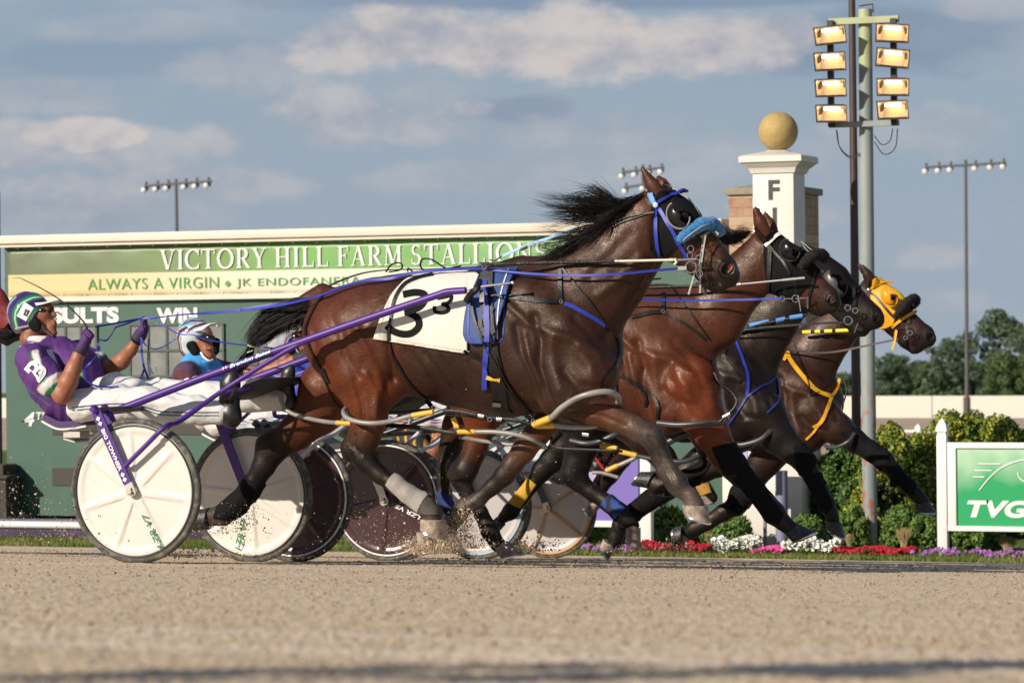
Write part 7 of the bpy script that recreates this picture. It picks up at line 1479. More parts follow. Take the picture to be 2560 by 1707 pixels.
def project(p):
    d = p-CAM; return 1280+FPX*d.dot(rt)/d.dot(fw), 853.5-FPX*d.dot(up)/d.dot(fw)
def SHF(D, pts):
    o = []
    for u, v in pts: x, y = project(P('R1', u, v, Y1-.22)+D); o.append(((x-CR['R1'][0])/CR['R1'][2], (y-CR['R1'][1])/CR['R1'][2]))
    return o
def driver_a(k, D, pal, label, detail=True):
    """leaning right back, knees out, both hands forward on the reins (traced from the nearest driver)"""
    Y = Y1; T = lambda c_, u, v, y: P(c_, u, v, y)+D
    def ch(c_, pts, y): return [(p+D, r_) for p, r_ in chain(c_, pts, y)]
    def mv(l_):
        for p in l_: p['a'] = p['a']+D; p['b'] = p['b']+D
        return l_
    root = T('R1', 560, 1240, Y); th_ = thing('person', label, 'person', root)
    ynr, yfr = Y-.20, Y+.20
    hd = face('G1', [(440,470,215),(560,470,200)], [(560,600,150),(690,650,110)], [(700,430,30),(745,470,34),(775,492,30)], [(690,385,42),(700,400,40)], [(700,720,70),(755,745,48)], [(768,575,22),(772,610,24)], [(470,700,150),(440,830,165)], Y)
    body = mv(hd)+limb(ch('R1', [(300,740,100),(400,930,130),(520,1080,130),(570,1140,100)], Y), 1.3, SKD)
    armn = ch('R1', [(230,800,78,-.02),(330,930,70,-.06),(445,1052,62,-.08)], ynr); fore_n = ch('R1', [(445,1052,66,-.08),(490,960,68,-.08),(530,860,56,-.06),(566,760,42,-.04),(590,720,38,-.03)], ynr)
    armf = ch('R1', [(560,780,75,-.02),(680,840,62,.0),(800,862,56,.0)], yfr); fore_f = ch('R1', [(800,858,60,.0),(870,815,56,-.02),(940,730,42,-.04),(990,650,34,-.05),(1005,625,32,-.05)], yfr)
    body += limb(armn, 1, SK, k=.02)+limb(fore_n, .95, SK, k=.016)+limb(armf, 1, SK, k=.02)+limb(fore_f, .95, SK, k=.016)
    body += limb([armf[0], ch('R1', [(330,780,100)], Y)[0], armn[0]], 1, SK)
    legn = ch('R1', [(590,1130,92),(820,1108,92),(1060,1118,86),(1240,1140,76),(1420,1160,72),(1590,1180,62)], Y-.15); legf = ch('R1', [(650,1070,90),(880,1050,88),(1160,1052,84),(1500,1062,74),(1780,1070,72),(2010,1085,66)], Y+.13)
    body += limb(legn, 1, SK)+limb(legf, 1, SK)
    body += limb(ch('R1', [(1590,1190,48),(1660,1200,50),(1650,1000,36)], Y-.15), .8, SK)+limb(ch('R1', [(2010,1085,46),(2060,1090,48),(2060,930,32)], Y+.13), .8, SK)
    c1 = T('G1', 1230, 800, ynr-.035); c2 = T('G1', 2020, 660, yfr-.06)
    body += fist(c1, (.55,0,.85), (-.8,0,.5), .052, SK)+fist(c2, (.35,0,.75), (-.3,0,1), .052, SK)
    sb = [rc(T('G1', 790, 545, Y), .006, T('G1', 730, 530, Y), .004, 2, k=.008)]
    o, _ = cloth('body', body, .008, .02, m_skin, th_, amp=.0012, sc=30, seed=3, it=1)
    # shirt
    sh_ = limb(ch('R1', [(300,790,150),(330,850,168),(400,960,172),(470,1080,150),(545,1150,122)], Y), 1.32, pal['shirt'])
    sh_ += limb(ch('R1', [(430,760,120),(560,850,130),(620,960,110),(600,1080,100)], Y), 1.30, pal['shirt'])
    sh_ += limb([(armn[0][0], armn[0][1]*1.5), (armn[1][0], armn[1][1]*1.45), (armn[1][0].lerp(armn[2][0], .38), armn[1][1]*1.36)], 1, pal['shirt'])
    sh_ += limb([(armf[0][0], armf[0][1]*1.5), (armf[1][0], armf[1][1]*1.4), (armf[1][0].lerp(armf[2][0], .1), armf[1][1]*1.36)], 1, pal['shirt'])
    sh_ += limb([armf[0], ch('R1', [(330,780,130)], Y)[0], armn[0]], 1, pal['shirt'])
    q0, q1 = armn[1][0], armn[2][0]
    def post(V, Cc):
        s_ = lambda l_, w_, col, m_=None: paint(V, Cc, l_, w_*pm('R1', Y), col, mask=m_)
        near = V[:,1] < Y+D.y-.05
        cuff = [T('R1', 440, 905, ynr-.08), T('R1', 390, 960, ynr-.08), T('R1', 330, 1030, ynr-.08)]
        if detail:
            Cc = s_([T('R1', 345, 860, ynr), T('R1', 400, 950, ynr)], 20, pal['shirt'])
            Cc = paint(V, Cc, [T('R1', 452, 915, ynr-.08), T('R1', 390, 985, ynr-.08), T('R1', 330, 1050, ynr-.08)], 90*pm('R1', Y), pal['trim2'], mask=near*1.)
            Cc = paint(V, Cc, [T('R1', 446, 905, ynr-.08), T('R1', 380, 970, ynr-.08), T('R1', 318, 1030, ynr-.08)], 62*pm('R1', Y), WH, mask=near*1.)
            Cc = paint(V, Cc, [T('R1', 260, 700, Y), T('R1', 310, 690, Y)], 36*pm('R1', Y), WH)
            Cc = paint(V, Cc, [T('R1', 300, 650, Y), T('R1', 345, 660, Y)], 30*pm('R1', Y), WH)
            Cc = paint(V, Cc, [T('R1', 370, 750, ynr+.1), T('R1', 430, 850, ynr+.1), T('R1', 470, 930, ynr+.1)], 52*pm('R1', Y), pal['trim2'])
            Cc = paint(V, Cc, [T('R1', 375, 745, ynr+.1), T('R1', 430, 840, ynr+.1), T('R1', 460, 900, ynr+.1)], 38*pm('R1', Y), WH)
            Cc = paint(V, Cc, [T('R1', 560, 740, yfr), T('R1', 620, 840, yfr)], 14*pm('R1', Y), WH)
            Cc = paint(V, Cc, [T('R1', 735, 770, yfr), T('R1', 690, 870, yfr)], 66*pm('R1', Y), pal['trim2'], mask=(V[:,1] > Y+D.y+.08)*1.)
            Cc = paint(V, Cc, [T('R1', 725, 765, yfr), T('R1', 680, 865, yfr)], 54*pm('R1', Y), WH, mask=(V[:,1] > Y+D.y+.08)*1.)
            Cc = paint(V, Cc, [T('R1', 150, 990, ynr), T('R1', 330, 1130, ynr)], 7*pm('R1', Y), pal['trim2'])
        else:
            for i in range(5): Cc = paint(V, Cc, [T('R1', 250+i*80, 700, Y), T('R1', 300+i*80, 1000, Y)], 24*pm('R1', Y), pal['trim'])
        return Cc
    shirt, bvs = cloth('shirt', sh_, .008, .04, m_shirt, th_, amp=.010, sc=8, seed=5, post=post, kk=(1.3,.6,1.0))
    cl_ = MB(); cc = ch('R1', [(300,655,1)], Y)[0][0]; cl_.tube(cr([cc+Vector((-.062,0,-.012)), cc+Vector((-.02,-.075,.0)), cc+Vector((.045,-.05,-.0)), cc+Vector((.068,0,-.008)), cc+Vector((.045,.05,0)), cc+Vector((-.02,.075,0)), cc+Vector((-.062,0,-.012))], 6), .020, 8, flat=1); cl_.build('collar', mat('collar_white', (.68,.66,.64), rough=.8) if detail else pal['cm'], shirt)
    if detail:
        vs2, fs2 = text2d('B', 1, .02); xs_ = [v[0] for v in vs2]; ys_ = [v[1] for v in vs2]; x0_, x1_, y0_, y1_ = min(xs_), max(xs_), min(ys_), max(ys_)
        pp = [px('G1', 555+(x-x0_)/(x1_-x0_)*125-(y-y0_)/(y1_-y0_)*212, 1437-(x-x0_)/(x1_-x0_)*165-(y-y0_)/(y1_-y0_)*190) for x, y in vs2]
        L3 = lay(bvs, pp, .007, Y-.3); obj('letter', L3, fs2, m_lwh, shirt, smooth=False)
    # trousers
    tr = limb([(p, r_*1.22) for p, r_ in legn], 1, pal['trs'])+limb([(p, r_*1.22) for p, r_ in legf], 1, pal['trs'])+limb(ch('R1', [(555,1150,112),(640,1110,105)], Y), 1.3, pal['trs'])
    tr += limb(ch('R1', [(690,990,44),(820,960,46),(980,990,50)], Y-.02), 1.6, pal['trs'])
    def post2(V, Cc):
        if not pal.get('stripe'): return Cc
        n_ = (V[:,1] < Y+D.y-.16)*1.
        for dv, col in ((0, pal['stripe'][0]), (22, pal['stripe'][1])): Cc = paint(V, Cc, [T('R1', 500, 1140+dv, Y-.25), T('R1', 780, 1115+dv, Y-.25), T('R1', 1010, 1130+dv, Y-.25), T('R1', 1180, 1180+dv, Y-.25), T('R1', 1580, 1180+dv, Y-.25)], 7*pm('R1', Y), col, mask=n_)
        return Cc
    tro, bvt = cloth('trousers', tr, .009, .05, m_trs, th_, amp=.010, sc=7, seed=7, kk=(.9,.7,1.7))
    if pal.get('stripe'):
        for dv, col, nm_ in ((0, pal['stripe'][0], 'a'), (22, pal['stripe'][1], 'b')):
            m_ = MB(); surf_strap(m_, bvt, 'R1', [(u, v) for u, v in SHF(D, [(520, 1142+dv), (780, 1118+dv), (960, 1118+dv), (1060, 1145+dv), (1200, 1175+dv), (1570, 1178+dv)])], 8, .002, Y+D.y-.25, 6, .002); m_.build('side_stripe', mat('stripe_%.3f_%.3f_%.3f' % col, col, rough=.7), tro)
    for yb, pts, up2 in ((Y-.15, [(1600,1185,78),(1655,1195,76),(1668,1225,64)], [(1655,1215,60),(1645,1090,72),(1650,980,72),(1662,930,60)]), (Y+.13, [(2010,1085,66),(2070,1110,66)], [(2070,1110,66),(2045,1000,64),(2070,900,46),(2088,860,30)])):
        b_ = limb(ch('R1', pts, yb), .8, (.014,)*3)+limb(ch('R1', up2, yb), .72, (.014,)*3); bo, _ = cloth('boot', b_, .008, .02, m_boot, th_, amp=.0015, sc=12, seed=9)
    for cc, dx, ux, sd_, ar in ((c1, (.55,0,.85), (-.8,0,.5), -1, fore_n), (c2, (.35,0,.75), (-.3,0,1), -1, fore_f)):
        g_ = fist(cc, dx, ux, .058, pal['glove']); wr = ar[-1][0]; g_ += limb([(cc-Vector(dx).normalized()*.02, .030), (wr, .034)], 1, pal['glove'])
        g_ += limb([(wr-(wr-ar[-2][0]).normalized()*-.004, .036), (wr-(wr-ar[-2][0]).normalized()*.022, .037)], 1, (.012,.012,.013), k=.004)
        cloth('glove', g_, .0045, .006, m_glv, th_, amp=0, it=1)
    helmet(th_, 'G1', D, Y, pal, (400,455), 318, (720,610), 245, opening=[(640,330),(575,392),(470,470),(435,560),(440,700)], detail=detail)
    return th_
def helmet(th_, c_, D, Y, pal, ctr, r_, fc, fr, opening, detail=True, yaw=0, visor=True):
    s_ = pm(c_, Y); cp = P(c_, *ctr, Y)+D; R_ = r_*s_
    pr = [rc(cp+Vector((.012,0,0)), R_*.96, cp+Vector((-.006,0,-.0)), R_, .86, pal['hel'], cs=.01), rc(cp+Vector((-.01,0,-.035)), R_*.86, q=.84, col=pal['hel'])]
    f_ = P(c_, *fc, Y)+D; sub = [rc(f_, fr*s_, f_+Vector((.06,0,-.03)), fr*s_, 1.3, k=.006), rc(cp+Vector((.02,0,-.20)), .12, q=1.4, k=.01)]
    op = [P(c_, *p, Y-.09)+D for p in opening]
    def post(V, Cc):
        for w_, col in pal['bands']: Cc = paint(V, Cc, op, w_, col, .003)
        if detail:
            X = lambda l_: [P(c_, u, v, Y-.08)+D for u, v in l_]
            for l_, w_, col in pal.get('arcs', []): Cc = paint(V, Cc, X(l_), w_*s_, col, .002)
        return Cc
    h_, bvx = cloth('helmet', pr, .0055, .012, m_shell, th_, sub, amp=0, post=post, it=2)
    if pal.get('badge'):
        m_ = MB(); surf_strap(m_, bvx, c_, [(300,540),(360,430),(410,350)], 150, .002, Y-.1, 4, .002); m_.build('badge', m_lwh, h_)
        m_ = MB()
        for l_ in ([(330,480),(385,500)], [(350,410),(400,430)], [(340,480),(362,415)], [(370,490),(392,455),(372,448)], [(372,448),(402,442),(398,425)]): surf_strap(m_, bvx, c_, l_, 16, .0045, Y-.1, 3, .001)
        m_.build('badge_letter', mat('badge_ink', (.03,.01,.09), rough=.4), h_)
    ef = MB(); a_ = P(c_, opening[2][0]+90, opening[3][1]+40, Y)+D
    e_ = [rc(a_+Vector((0,sy*.070,0)), .036, a_+Vector((.01,sy*.066,-.018)), .034, .35, (.02,.02,.02), k=.01) for sy in (-1, 1)]
    organic2('ear_cup', e_, .005, .01, m_neo, th_)
    if visor:
        v0 = P(c_, *pal['visor'][0], Y)+D; v1 = P(c_, *pal['visor'][1], Y)+D; d = v1-v0; m_ = MB(); n_ = 13; wv_ = .075
        for i in range(n_):
            t_ = -1+2*i/(n_-1); e = math.sqrt(max(0, 1-t_*t_)); b_ = v0+Vector((-.030*t_*t_, t_*wv_, 0)); m_.v += [b_, b_+d*(e*.9+.1)+Vector((0,0,-.016*t_*t_))]
        for i in range(n_-1): m_.f.append((i*2, i*2+1, i*2+3, i*2+2))
        vo = m_.build('visor', pal['vmat'], h_); md = vo.modifiers.new('t', 'SOLIDIFY'); md.thickness = .004
    g0 = P(c_, *pal['glass'][0], Y)+D; g1 = P(c_, *pal['glass'][1], Y)+D; m_ = MB(); n_ = 15
    for i in range(n_):
        t_ = -1+2*i/(n_-1); b_ = g1+Vector((-.055*t_*t_, t_*.066, 0)); hh = .016*(1-abs(t_)**3*.6); m_.v += [b_+Vector((0,0,hh)), b_+Vector((.004,0,0)), b_-Vector((0,0,hh))]
    for i in range(n_-1): m_.f += [(i*3, i*3+1, i*3+4, i*3+3), (i*3+1, i*3+2, i*3+5, i*3+4)]
    go = m_.build('sunglasses', m_lens, th_); md = go.modifiers.new('t', 'SOLIDIFY'); md.thickness = .003
    st_ = MB(); st_.tube(cr([P(c_, *p, Y-.06)+D for p in pal['strap']], 4), .005, 6, flat=.5); st_.build('chin_strap', pal['smat'], h_)
PU = (.078,.019,.155)
palA = dict(shirt=PU, trim2=(.01,.16,.08), trim=WH, trs=(.60,.60,.60), stripe=((.05,.015,.12),(.01,.14,.09)), glove=(.055,.014,.125), hel=(.045,.016,.13), visor=((650,318),(845,275)), vmat=m_wpl, glass=((650,400),(742,420)), strap=[(560,610),(640,720),(740,790)], smat=m_lea,
    bands=[(.052,(.008,.20,.065)),(.013,(.30,.28,.42)),(.008,(.05,.016,.14))], arcs=[([(225,680),(215,560),(240,430),(310,310),(420,235),(560,205)], 104, (.01,.15,.07)), ([(232,680),(222,560),(247,435),(315,320),(425,248),(560,215)], 28, (.35,.62,.38)), ([(95,600),(70,480),(100,350),(190,240)], 40, (.20,.42,.40)), ([(200,680),(330,655),(440,625)], 26, (.45,.42,.62)), ([(170,760),(300,745),(430,700)], 52, (.02,.30,.13)), ([(540,340),(600,270),(680,220)], 60, (.02,.17,.09)), ([(545,350),(600,270),(650,225)], 20, (.40,.38,.55))], badge=True)
p1_ = driver_a(0, Vector(), palA, 'driver in purple and white shirt and purple helmet leaning back in the nearest sulky')
D3_ = P('S', 716, 847, YH[2])-P('S', 79, 784, Y1); D4_ = P('S', 1001, 993, YH[3])-P('S', 79, 784, Y1)
m_gw = mat('visor_white', (.6,.6,.6), rough=.3)
palC = dict(shirt=(.03,.07,.42), trim2=(.3,.01,.02), trim=(.42,.015,.03), trs=(.55,.55,.56), stripe=((.02,.08,.4),(.45,.02,.03)), glove=(.02,.02,.02), hel=(.42,.45,.50), visor=((650,318),(845,275)), vmat=m_gw, glass=((650,400),(742,420)), strap=[(560,610),(640,720),(740,790)], smat=m_gst, cm=m_blu,
    bands=[(.05,(.25,.02,.05)),(.03,(.5,.5,.52)),(.015,(.03,.10,.45))], arcs=[([(225,680),(215,560),(240,430),(310,310),(420,235),(560,205)], 90, (.28,.02,.05)), ([(232,680),(222,560),(247,435),(315,320),(425,248),(560,215)], 40, (.05,.16,.5)), ([(95,600),(70,480),(100,350),(190,240)], 50, (.05,.14,.5)), ([(350,600),(360,480),(430,380)], 40, (.3,.02,.05))])
p3_ = driver_a(2, D3_, palC, 'driver in blue and red with a striped helmet, half hidden behind the nearest horse tail', False)
palD = dict(palC); palD.update(shirt=(.02,.02,.022), trim=(.55,.30,.02), glove=(.4,.05,.03), hel=(.62,.60,.55), cm=m_lea, stripe=((.02,.08,.4),(.45,.02,.03)), bands=[(.05,(.02,.02,.02)),(.025,(.6,.34,.02)),(.01,(.02,.02,.02))], arcs=[([(225,680),(215,560),(240,430),(310,310),(420,235),(560,205)], 110, (.02,.02,.02)), ([(232,680),(222,560),(247,435),(315,320),(425,248),(560,215)], 45, (.62,.34,.02)), ([(95,600),(70,480),(100,350),(190,240)], 60, (.62,.34,.02))])
p4_ = driver_a(3, D4_, palD, 'driver in black and yellow, seen low under the belly of the nearest horse', False)

# second driver, turned to the camera
Yb2 = YH[1]; Z0 = Vector()
def ch2(c_, pts, y): return chain(c_, pts, y)
q2 = thing('person', 'driver in light blue and maroon with white striped helmet, looking over at the nearest one', 'person', P('R1', 1560, 1290, Yb2))
MR, LB = (.075,.010,.022), (.05,.29,.62)
hd = limb(chain('G2', [(480,560,190),(560,560,185)], Yb2), .85, SK, k=.02)+limb(chain('G2', [(600,640,150),(680,760,112),(705,830,80)], Yb2-.02), .95, SK, k=.02)
hd += limb([(P('G2', 705, 560, Yb2-.075), 20*pm('G2', Yb2)), (P('G2', 712, 625, Yb2-.102), 30*pm('G2', Yb2))], .8, SK, k=.010)
for du, dv, yy, r_ in ((-38,648,-.082,20),(30,648,-.085,18)): hd.append(rc(P('G2', 700+du, dv, Yb2+yy), r_*pm('G2', Yb2), q=1, col=SK, k=.008))
hd += limb(chain('G2', [(640,700,62),(680,840,66)], Yb2-.045), 1, SK, k=.02)
hd += limb([(P('G2', 640, 735, Yb2-.085), 16*pm('G2', Yb2)), (P('G2', 700, 728, Yb2-.098), 17*pm('G2', Yb2)), (P('G2', 745, 735, Yb2-.085), 13*pm('G2', Yb2))], 1, (.30,.09,.07), k=.006, cs=.003)
hd += limb(chain('G2', [(520,800,130),(520,930,145)], Yb2), .95, SKD, k=.02)
tb = limb(chain('G2', [(500,1000,170),(560,1250,230),(660,1450,230)], Yb2), 1.2, SKD)
an = chain('G2', [(380,1120,150,-.02),(440,1330,125,-.07),(600,1460,100,-.10)], Yb2-.16); fn_ = chain('G2', [(600,1460,100,-.10),(780,1430,80,-.10),(930,1340,62,-.10)], Yb2-.16)
af = chain('G2', [(760,1050,130),(980,1100,110),(1200,1080,96)], Yb2+.20); ff = chain('G2', [(1200,1070,100),(1420,1060,92),(1650,990,74),(1850,900,56),(1930,870,52)], Yb2+.18)
lg = chain('R1', [(1560,1240,84),(1700,1235,80),(1900,1235,76),(2100,1240,66),(2300,1260,60),(2450,1280,50)], Yb2-.14); lf = chain('R1', [(1560,1200,84),(1750,1180,80),(1980,1185,74),(2200,1200,64),(2450,1210,56),(2600,1220,50)], Yb2+.12)
bd = hd+tb+limb(an, 1, SK, k=.02)+limb(fn_, 1, SK, k=.02)+limb(af, 1, SK, k=.02)+limb(ff, 1, SK, k=.02)+limb(lg, 1, SK)+limb(lf, 1, SK)+limb([an[0], (P('G2', 560, 1060, Yb2), .10), af[0]], 1, SK)
cA, cB = P('G2', 1010, 1300, Yb2-.27), P('G2', 2010, 840, Yb2+.17)
bd += fist(cA, (1,0,.3), (-.2,0,1), .052, SK)+fist(cB, (1,0,.3), (-.2,0,1), .052, SK)
for l_ in (lg, lf): e = l_[-1][0]; bd += limb([(e, .05), (e+Vector((.05,0,0)), .045), (e+Vector((.05,0,.16)), .03)], .8, SK)
sub2 = [rc(P('G2', 640, 590, Yb2-.10), 26*pm('G2', Yb2), q=1, k=.01), rc(P('G2', 750, 600, Yb2-.10), 24*pm('G2', Yb2), q=1, k=.01)]
cloth('body', bd, .007, .02, m_skin, q2, sub2, amp=.0012, sc=30, seed=13, it=1)
s2_ = limb(chain('G2', [(520,990,190),(560,1180,260),(640,1400,270),(700,1560,230)], Yb2), 1.15, LB)+limb([(p, r_*1.28) for p, r_ in an[:2]]+[(an[2][0].lerp(an[1][0], .3), an[2][1]*1.3)], 1, MR)+limb([(p, r_*1.3) for p, r_ in af], 1, MR)+limb([an[0], (P('G2', 560, 1080, Yb2), .12), af[0]], 1, LB)
def post5(V, Cc):
    s_ = pm('G2', Yb2); n_ = (V[:,1] < Yb2-.10)*1.
    Cc = paint(V, Cc, [P('G2', 360, 1120, Yb2-.2), P('G2', 430, 1280, Yb2-.2)], 230*s_, MR, mask=n_)
    Cc = paint(V, Cc, [P('G2', 1250, 960, Yb2+.2), P('G2', 1330, 1130, Yb2+.2)], 90*s_, LB); return paint(V, Cc, [P('G2', 1330, 960, Yb2+.2), P('G2', 1400, 1130, Yb2+.2)], 30*s_, WH)
sh2, bvs2 = cloth('shirt', s2_, .008, .04, m_shirt, q2, amp=.007, sc=7, seed=15, post=post5)
m = MB()
for l_ in ([(345,1180),(405,1160)], [(455,1150),(515,1130)], [(345,1300),(385,1325),(400,1270)], [(450,1240),(490,1290),(515,1220)], [(655,1050),(705,1050)]): surf_strap(m, bvs2, 'G2', l_, 34, .004, Yb2-.3, 3, .0025)
m.build('letter', m_lwh, sh2)
MB().tube(cr([P('G2', 400, 905, Yb2), P('G2', 470, 925, Yb2-.08), P('G2', 640, 925, Yb2-.085), P('G2', 730, 940, Yb2-.03), P('G2', 640, 915, Yb2+.07), P('G2', 470, 905, Yb2+.07), P('G2', 400, 905, Yb2)], 5), .014, 8).build('collar', mat('sky_blue_collar', LB, rough=.7), sh2)
t2 = limb([(p, r_*1.22) for p, r_ in lg], 1, (.58,.58,.58))+limb([(p, r_*1.22) for p, r_ in lf], 1, (.58,.58,.58))+limb(chain('R1', [(1500,1230,95),(1600,1210,95)], Yb2), 1.3, (.58,.58,.58))
def post6(V, Cc):
    n_ = (V[:,1] < Yb2-.15)*1.
    for dv, col in ((0, MR), (20, LB)): Cc = paint(V, Cc, [P('R1', 1640, 1265+dv, Yb2-.22), P('R1', 1850, 1225+dv, Yb2-.22), P('R1', 2080, 1200+dv, Yb2-.22)], 8*pm('R1', Yb2), col, mask=n_)
    return Cc
cloth('trousers', t2, .009, .05, m_trs, q2, amp=.010, sc=7, seed=17, post=post6, kk=(.9,.7,1.7))
for l_ in (lg, lf):
    e = l_[-1][0]; cloth('boot', limb([(e, .060), (e+Vector((.05,0,-.01)), .062), (e+Vector((.055,0,.13)), .048), (e+Vector((.075,0,.19)), .028)], .8, (.014,)*3), .008, .02, m_boot, q2, amp=.003, sc=16, seed=19)
for cc, w_ in ((cA, fn_[-1][0]), (cB, ff[-1][0])): cloth('glove', fist(cc, (1,0,.3), (-.2,0,1), .058, (.02,.02,.022))+limb([(cc, .03), (w_, .034)], 1, (.02,.02,.022)), .0048, .006, m_glv, q2, amp=0, it=1)
# his helmet faces the camera three-quarters
s_ = pm('G2', Yb2); hc = P('G2', 480, 545, Yb2); R_ = 262*s_
pr = [rc(hc, R_, q=.95, col=(.52,.60,.66)), rc(P('G2', 430, 700, Yb2), R_*.72, q=.9, col=(.52,.60,.66))]
sub = [rc(P('G2', 700, 690, Yb2-.10), 215*s_, P('G2', 760, 840, Yb2-.16), 240*s_, 1, k=.006), rc(P('G2', 560, 1060, Yb2), 250*s_, q=1.2, k=.01)]
def post7(V, Cc):
    X = lambda l_: [P('G2', u, v, Yb2-.06) for u, v in l_]
    for l_, w_, col in (([(330,860),(265,760),(255,620),(300,500),(400,450)], 60, (.10,.015,.03)), ([(370,850),(310,760),(300,640),(330,570)], 16, (.10,.015,.03)), ([(250,480),(330,400),(450,350),(600,340)], 26, (.10,.015,.03)), ([(280,430),(380,350),(520,310),(650,330)], 16, (.02,.05,.09)), ([(330,360),(430,300),(550,285)], 22, (.10,.30,.48)), ([(420,500),(500,430),(600,385),(720,360)], 40, (.10,.015,.03)), ([(300,440),(400,400),(500,380)], 34, (.12,.42,.70))): Cc = paint(V, Cc, X(l_), w_*s_, col, .002)
    return Cc
h2_, _ = cloth('helmet', pr, .0055, .012, m_shell, q2, sub, amp=0, post=post7, it=2)
organic2('ear_cup', [rc(P('G2', 440, 690, Yb2-.085), 84*s_, P('G2', 480, 770, Yb2-.085), 70*s_, .45, (.03,.03,.03), k=.01), rc(P('G2', 790, 640, Yb2-.02), 60*s_, P('G2', 785, 780, Yb2-.02), 45*s_, 1, (.02,.02,.02), k=.01)], .005, .01, m_neo, q2)
m = MB(); cv = [P('G2', 470, 470, Yb2-.075), P('G2', 560, 425, Yb2-.115), P('G2', 680, 385, Yb2-.115), P('G2', 780, 385, Yb2-.07), P('G2', 790, 420, Yb2)]; co = [P('G2', 478, 490, Yb2-.10), P('G2', 580, 470, Yb2-.165), P('G2', 700, 385, Yb2-.185), P('G2', 830, 375, Yb2-.14), P('G2', 835, 440, Yb2-.03)]
A, B = cr(cv, 5), cr(co, 5)
for a, b_ in zip(A, B): m.v += [a, b_]
for i in range(len(A)-1): m.f.append((i*2, i*2+1, i*2+3, i*2+2))
v_ = m.build('visor', m_wpl, h2_); v_.modifiers.new('t', 'SOLIDIFY').thickness = .004
m = MB(); gl = cr([P('G2', 500, 570, Yb2-.09), P('G2', 600, 578, Yb2-.122), P('G2', 700, 575, Yb2-.126), P('G2', 775, 580, Yb2-.10)], 5)
for i, p in enumerate(gl): hh = .013*(1-.5*abs(2*i/(len(gl)-1)-1)**3); m.v += [p+Vector((0,0,hh)), p-Vector((0,0,hh*1.4))]
for i in range(len(gl)-1): m.f.append((i*2, i*2+1, i*2+3, i*2+2))
g_ = m.build('sunglasses', m_lens, q2); g_.modifiers.new('t', 'SOLIDIFY').thickness = .004
MB().tube(cr([P('G2', 570, 790, Yb2-.09), P('G2', 620, 860, Yb2-.10), P('G2', 690, 905, Yb2-.095), P('G2', 740, 890, Yb2-.07)], 5), .0065, 6).build('chin_strap', m_wpl, h2_)

# ================================================================ REINS AND WHIPS (held in the hands)
def rib3(name, pts, w_, side, mt, par=None, t=.003, widths=None):
    return MB().ribbon(pts, w_, side, t, widths).build(name, mt, par)
rn = thing('reins', 'blue reins running from the purple gloves over the nearest horse to its bit', 'reins', P('G1', 2000, 560, Y1+.1))
pA = [P('G1', 1330, 655, Y1-.24), P('G1', 1650, 600, Y1-.05), P('G1', 1950, 545, Y1+.08), P('G1', 2180, 520, Y1+.08)]
rib3('rein', cr(pA, 6), .0105, (0,.2,1), m_blu, rn)
pB = [P('R1', 1080, 505, Y1+.06), P('R1', 1300, 478, Y1+.04), P('R1', 1500, 465, Y1), P('R1', 1800, 435, Y1-.04), P('R1', 2100, 385, Y1-.07), P('R3', 0, 722, Y1-.09), P('R3', 300, 688, Y1-.12), P('R3', 560, 632, Y1-.15), P('R3', 700, 590, Y1-.16), P('R3', 880, 520, Y1-.16), P('R3', 1060, 474, Y1-.15), P('R3', 1250, 458, Y1-.15), P('R3', 1370, 425, Y1-.14), P('R3', 1550, 398, Y1-.12), P('R3', 1800, 380, Y1-.11), P('R3', 2020, 374, Y1-.12)]
n_ = len(cr(pB, 6)); rib3('rein', cr(pB, 6), .016, lambda q_: Vector((0, .9*abs(math.cos(q_*6)), 1 if q_ > .12 else .3)), m_blu, rn)
pC = [P('R4', 20, 975, Y1-.14), P('R4', 150, 995, Y1-.16), P('R4', 400, 1020, Y1-.19), P('R4', 700, 1036, Y1-.20), P('R4', 950, 1034, Y1-.19), P('R4', 1200, 1020, Y1-.17), P('R4', 1450, 997, Y1-.15), P('R4', 1700, 975, Y1-.125)]
rib3('rein', cr(pC, 6), .0125, lambda q_: Vector((0, .5*math.sin(q_*5), 1)), m_blu, rn); MB().span(P('R4', 1660, 990, Y1-.135), P('R4', 1735, 958, Y1-.130)).build('rein_clip', m_chr, rn)
for pts, w_ in (([('R1',715,655,-.22),('R1',760,662,-.2),('R1',800,620,-.15),('R1',830,570,-.1),('R1',900,545,-.05),('R1',985,512,.05)], .010), ([('R1',700,680,-.24),('R1',712,730,-.24),('R1',660,810,-.24),('R1',605,870,-.26),('R1',615,940,-.26),('R1',680,985,-.25),('R1',760,996,-.22),('R1',850,992,-.2)], .010), ([('R1',1100,530,.1),('R1',1180,560,.1),('R1',1280,615,.1),('R1',1380,622,.1),('R1',1480,655,.1),('R1',1620,680,.1),('R1',1800,702,.1),('R1',1960,718,.1)], .007), ([('R1',1015,650,.1),('R1',1050,700,.1),('R1',1110,722,.1),('R1',1180,705,.1),('R1',1260,650,.1)], .006)):
    rib3('rein_loop', cr([P(c_, u, v, Y1+dy) for c_, u, v, dy in pts], 6), w_, lambda q_: Vector((.3, math.sin(q_*7)*.6, 1)), m_blu, rn)
for pts in ([('R1',1012,640,.08),('R1',1018,760,.08),('R1',1035,860,.08),('R1',1070,950,.08),('R1',1092,1030,.05)], [('R1',1035,870,.09),('R1',1010,930,.09),('R1',980,990,.08)]): rib3('rein_end', cr([P(c_, u, v, Y1+dy) for c_, u, v, dy in pts], 5), .0115, (1,.2,0), m_blu, rn)
m = MB(); m.tube(cr([P('R1', 1068, 650, Y1+.06), P('R1', 1062, 750, Y1+.06), P('R1', 1060, 810, Y1+.06)], 4), .003, 6); m.build('cord', m_lea, rn)
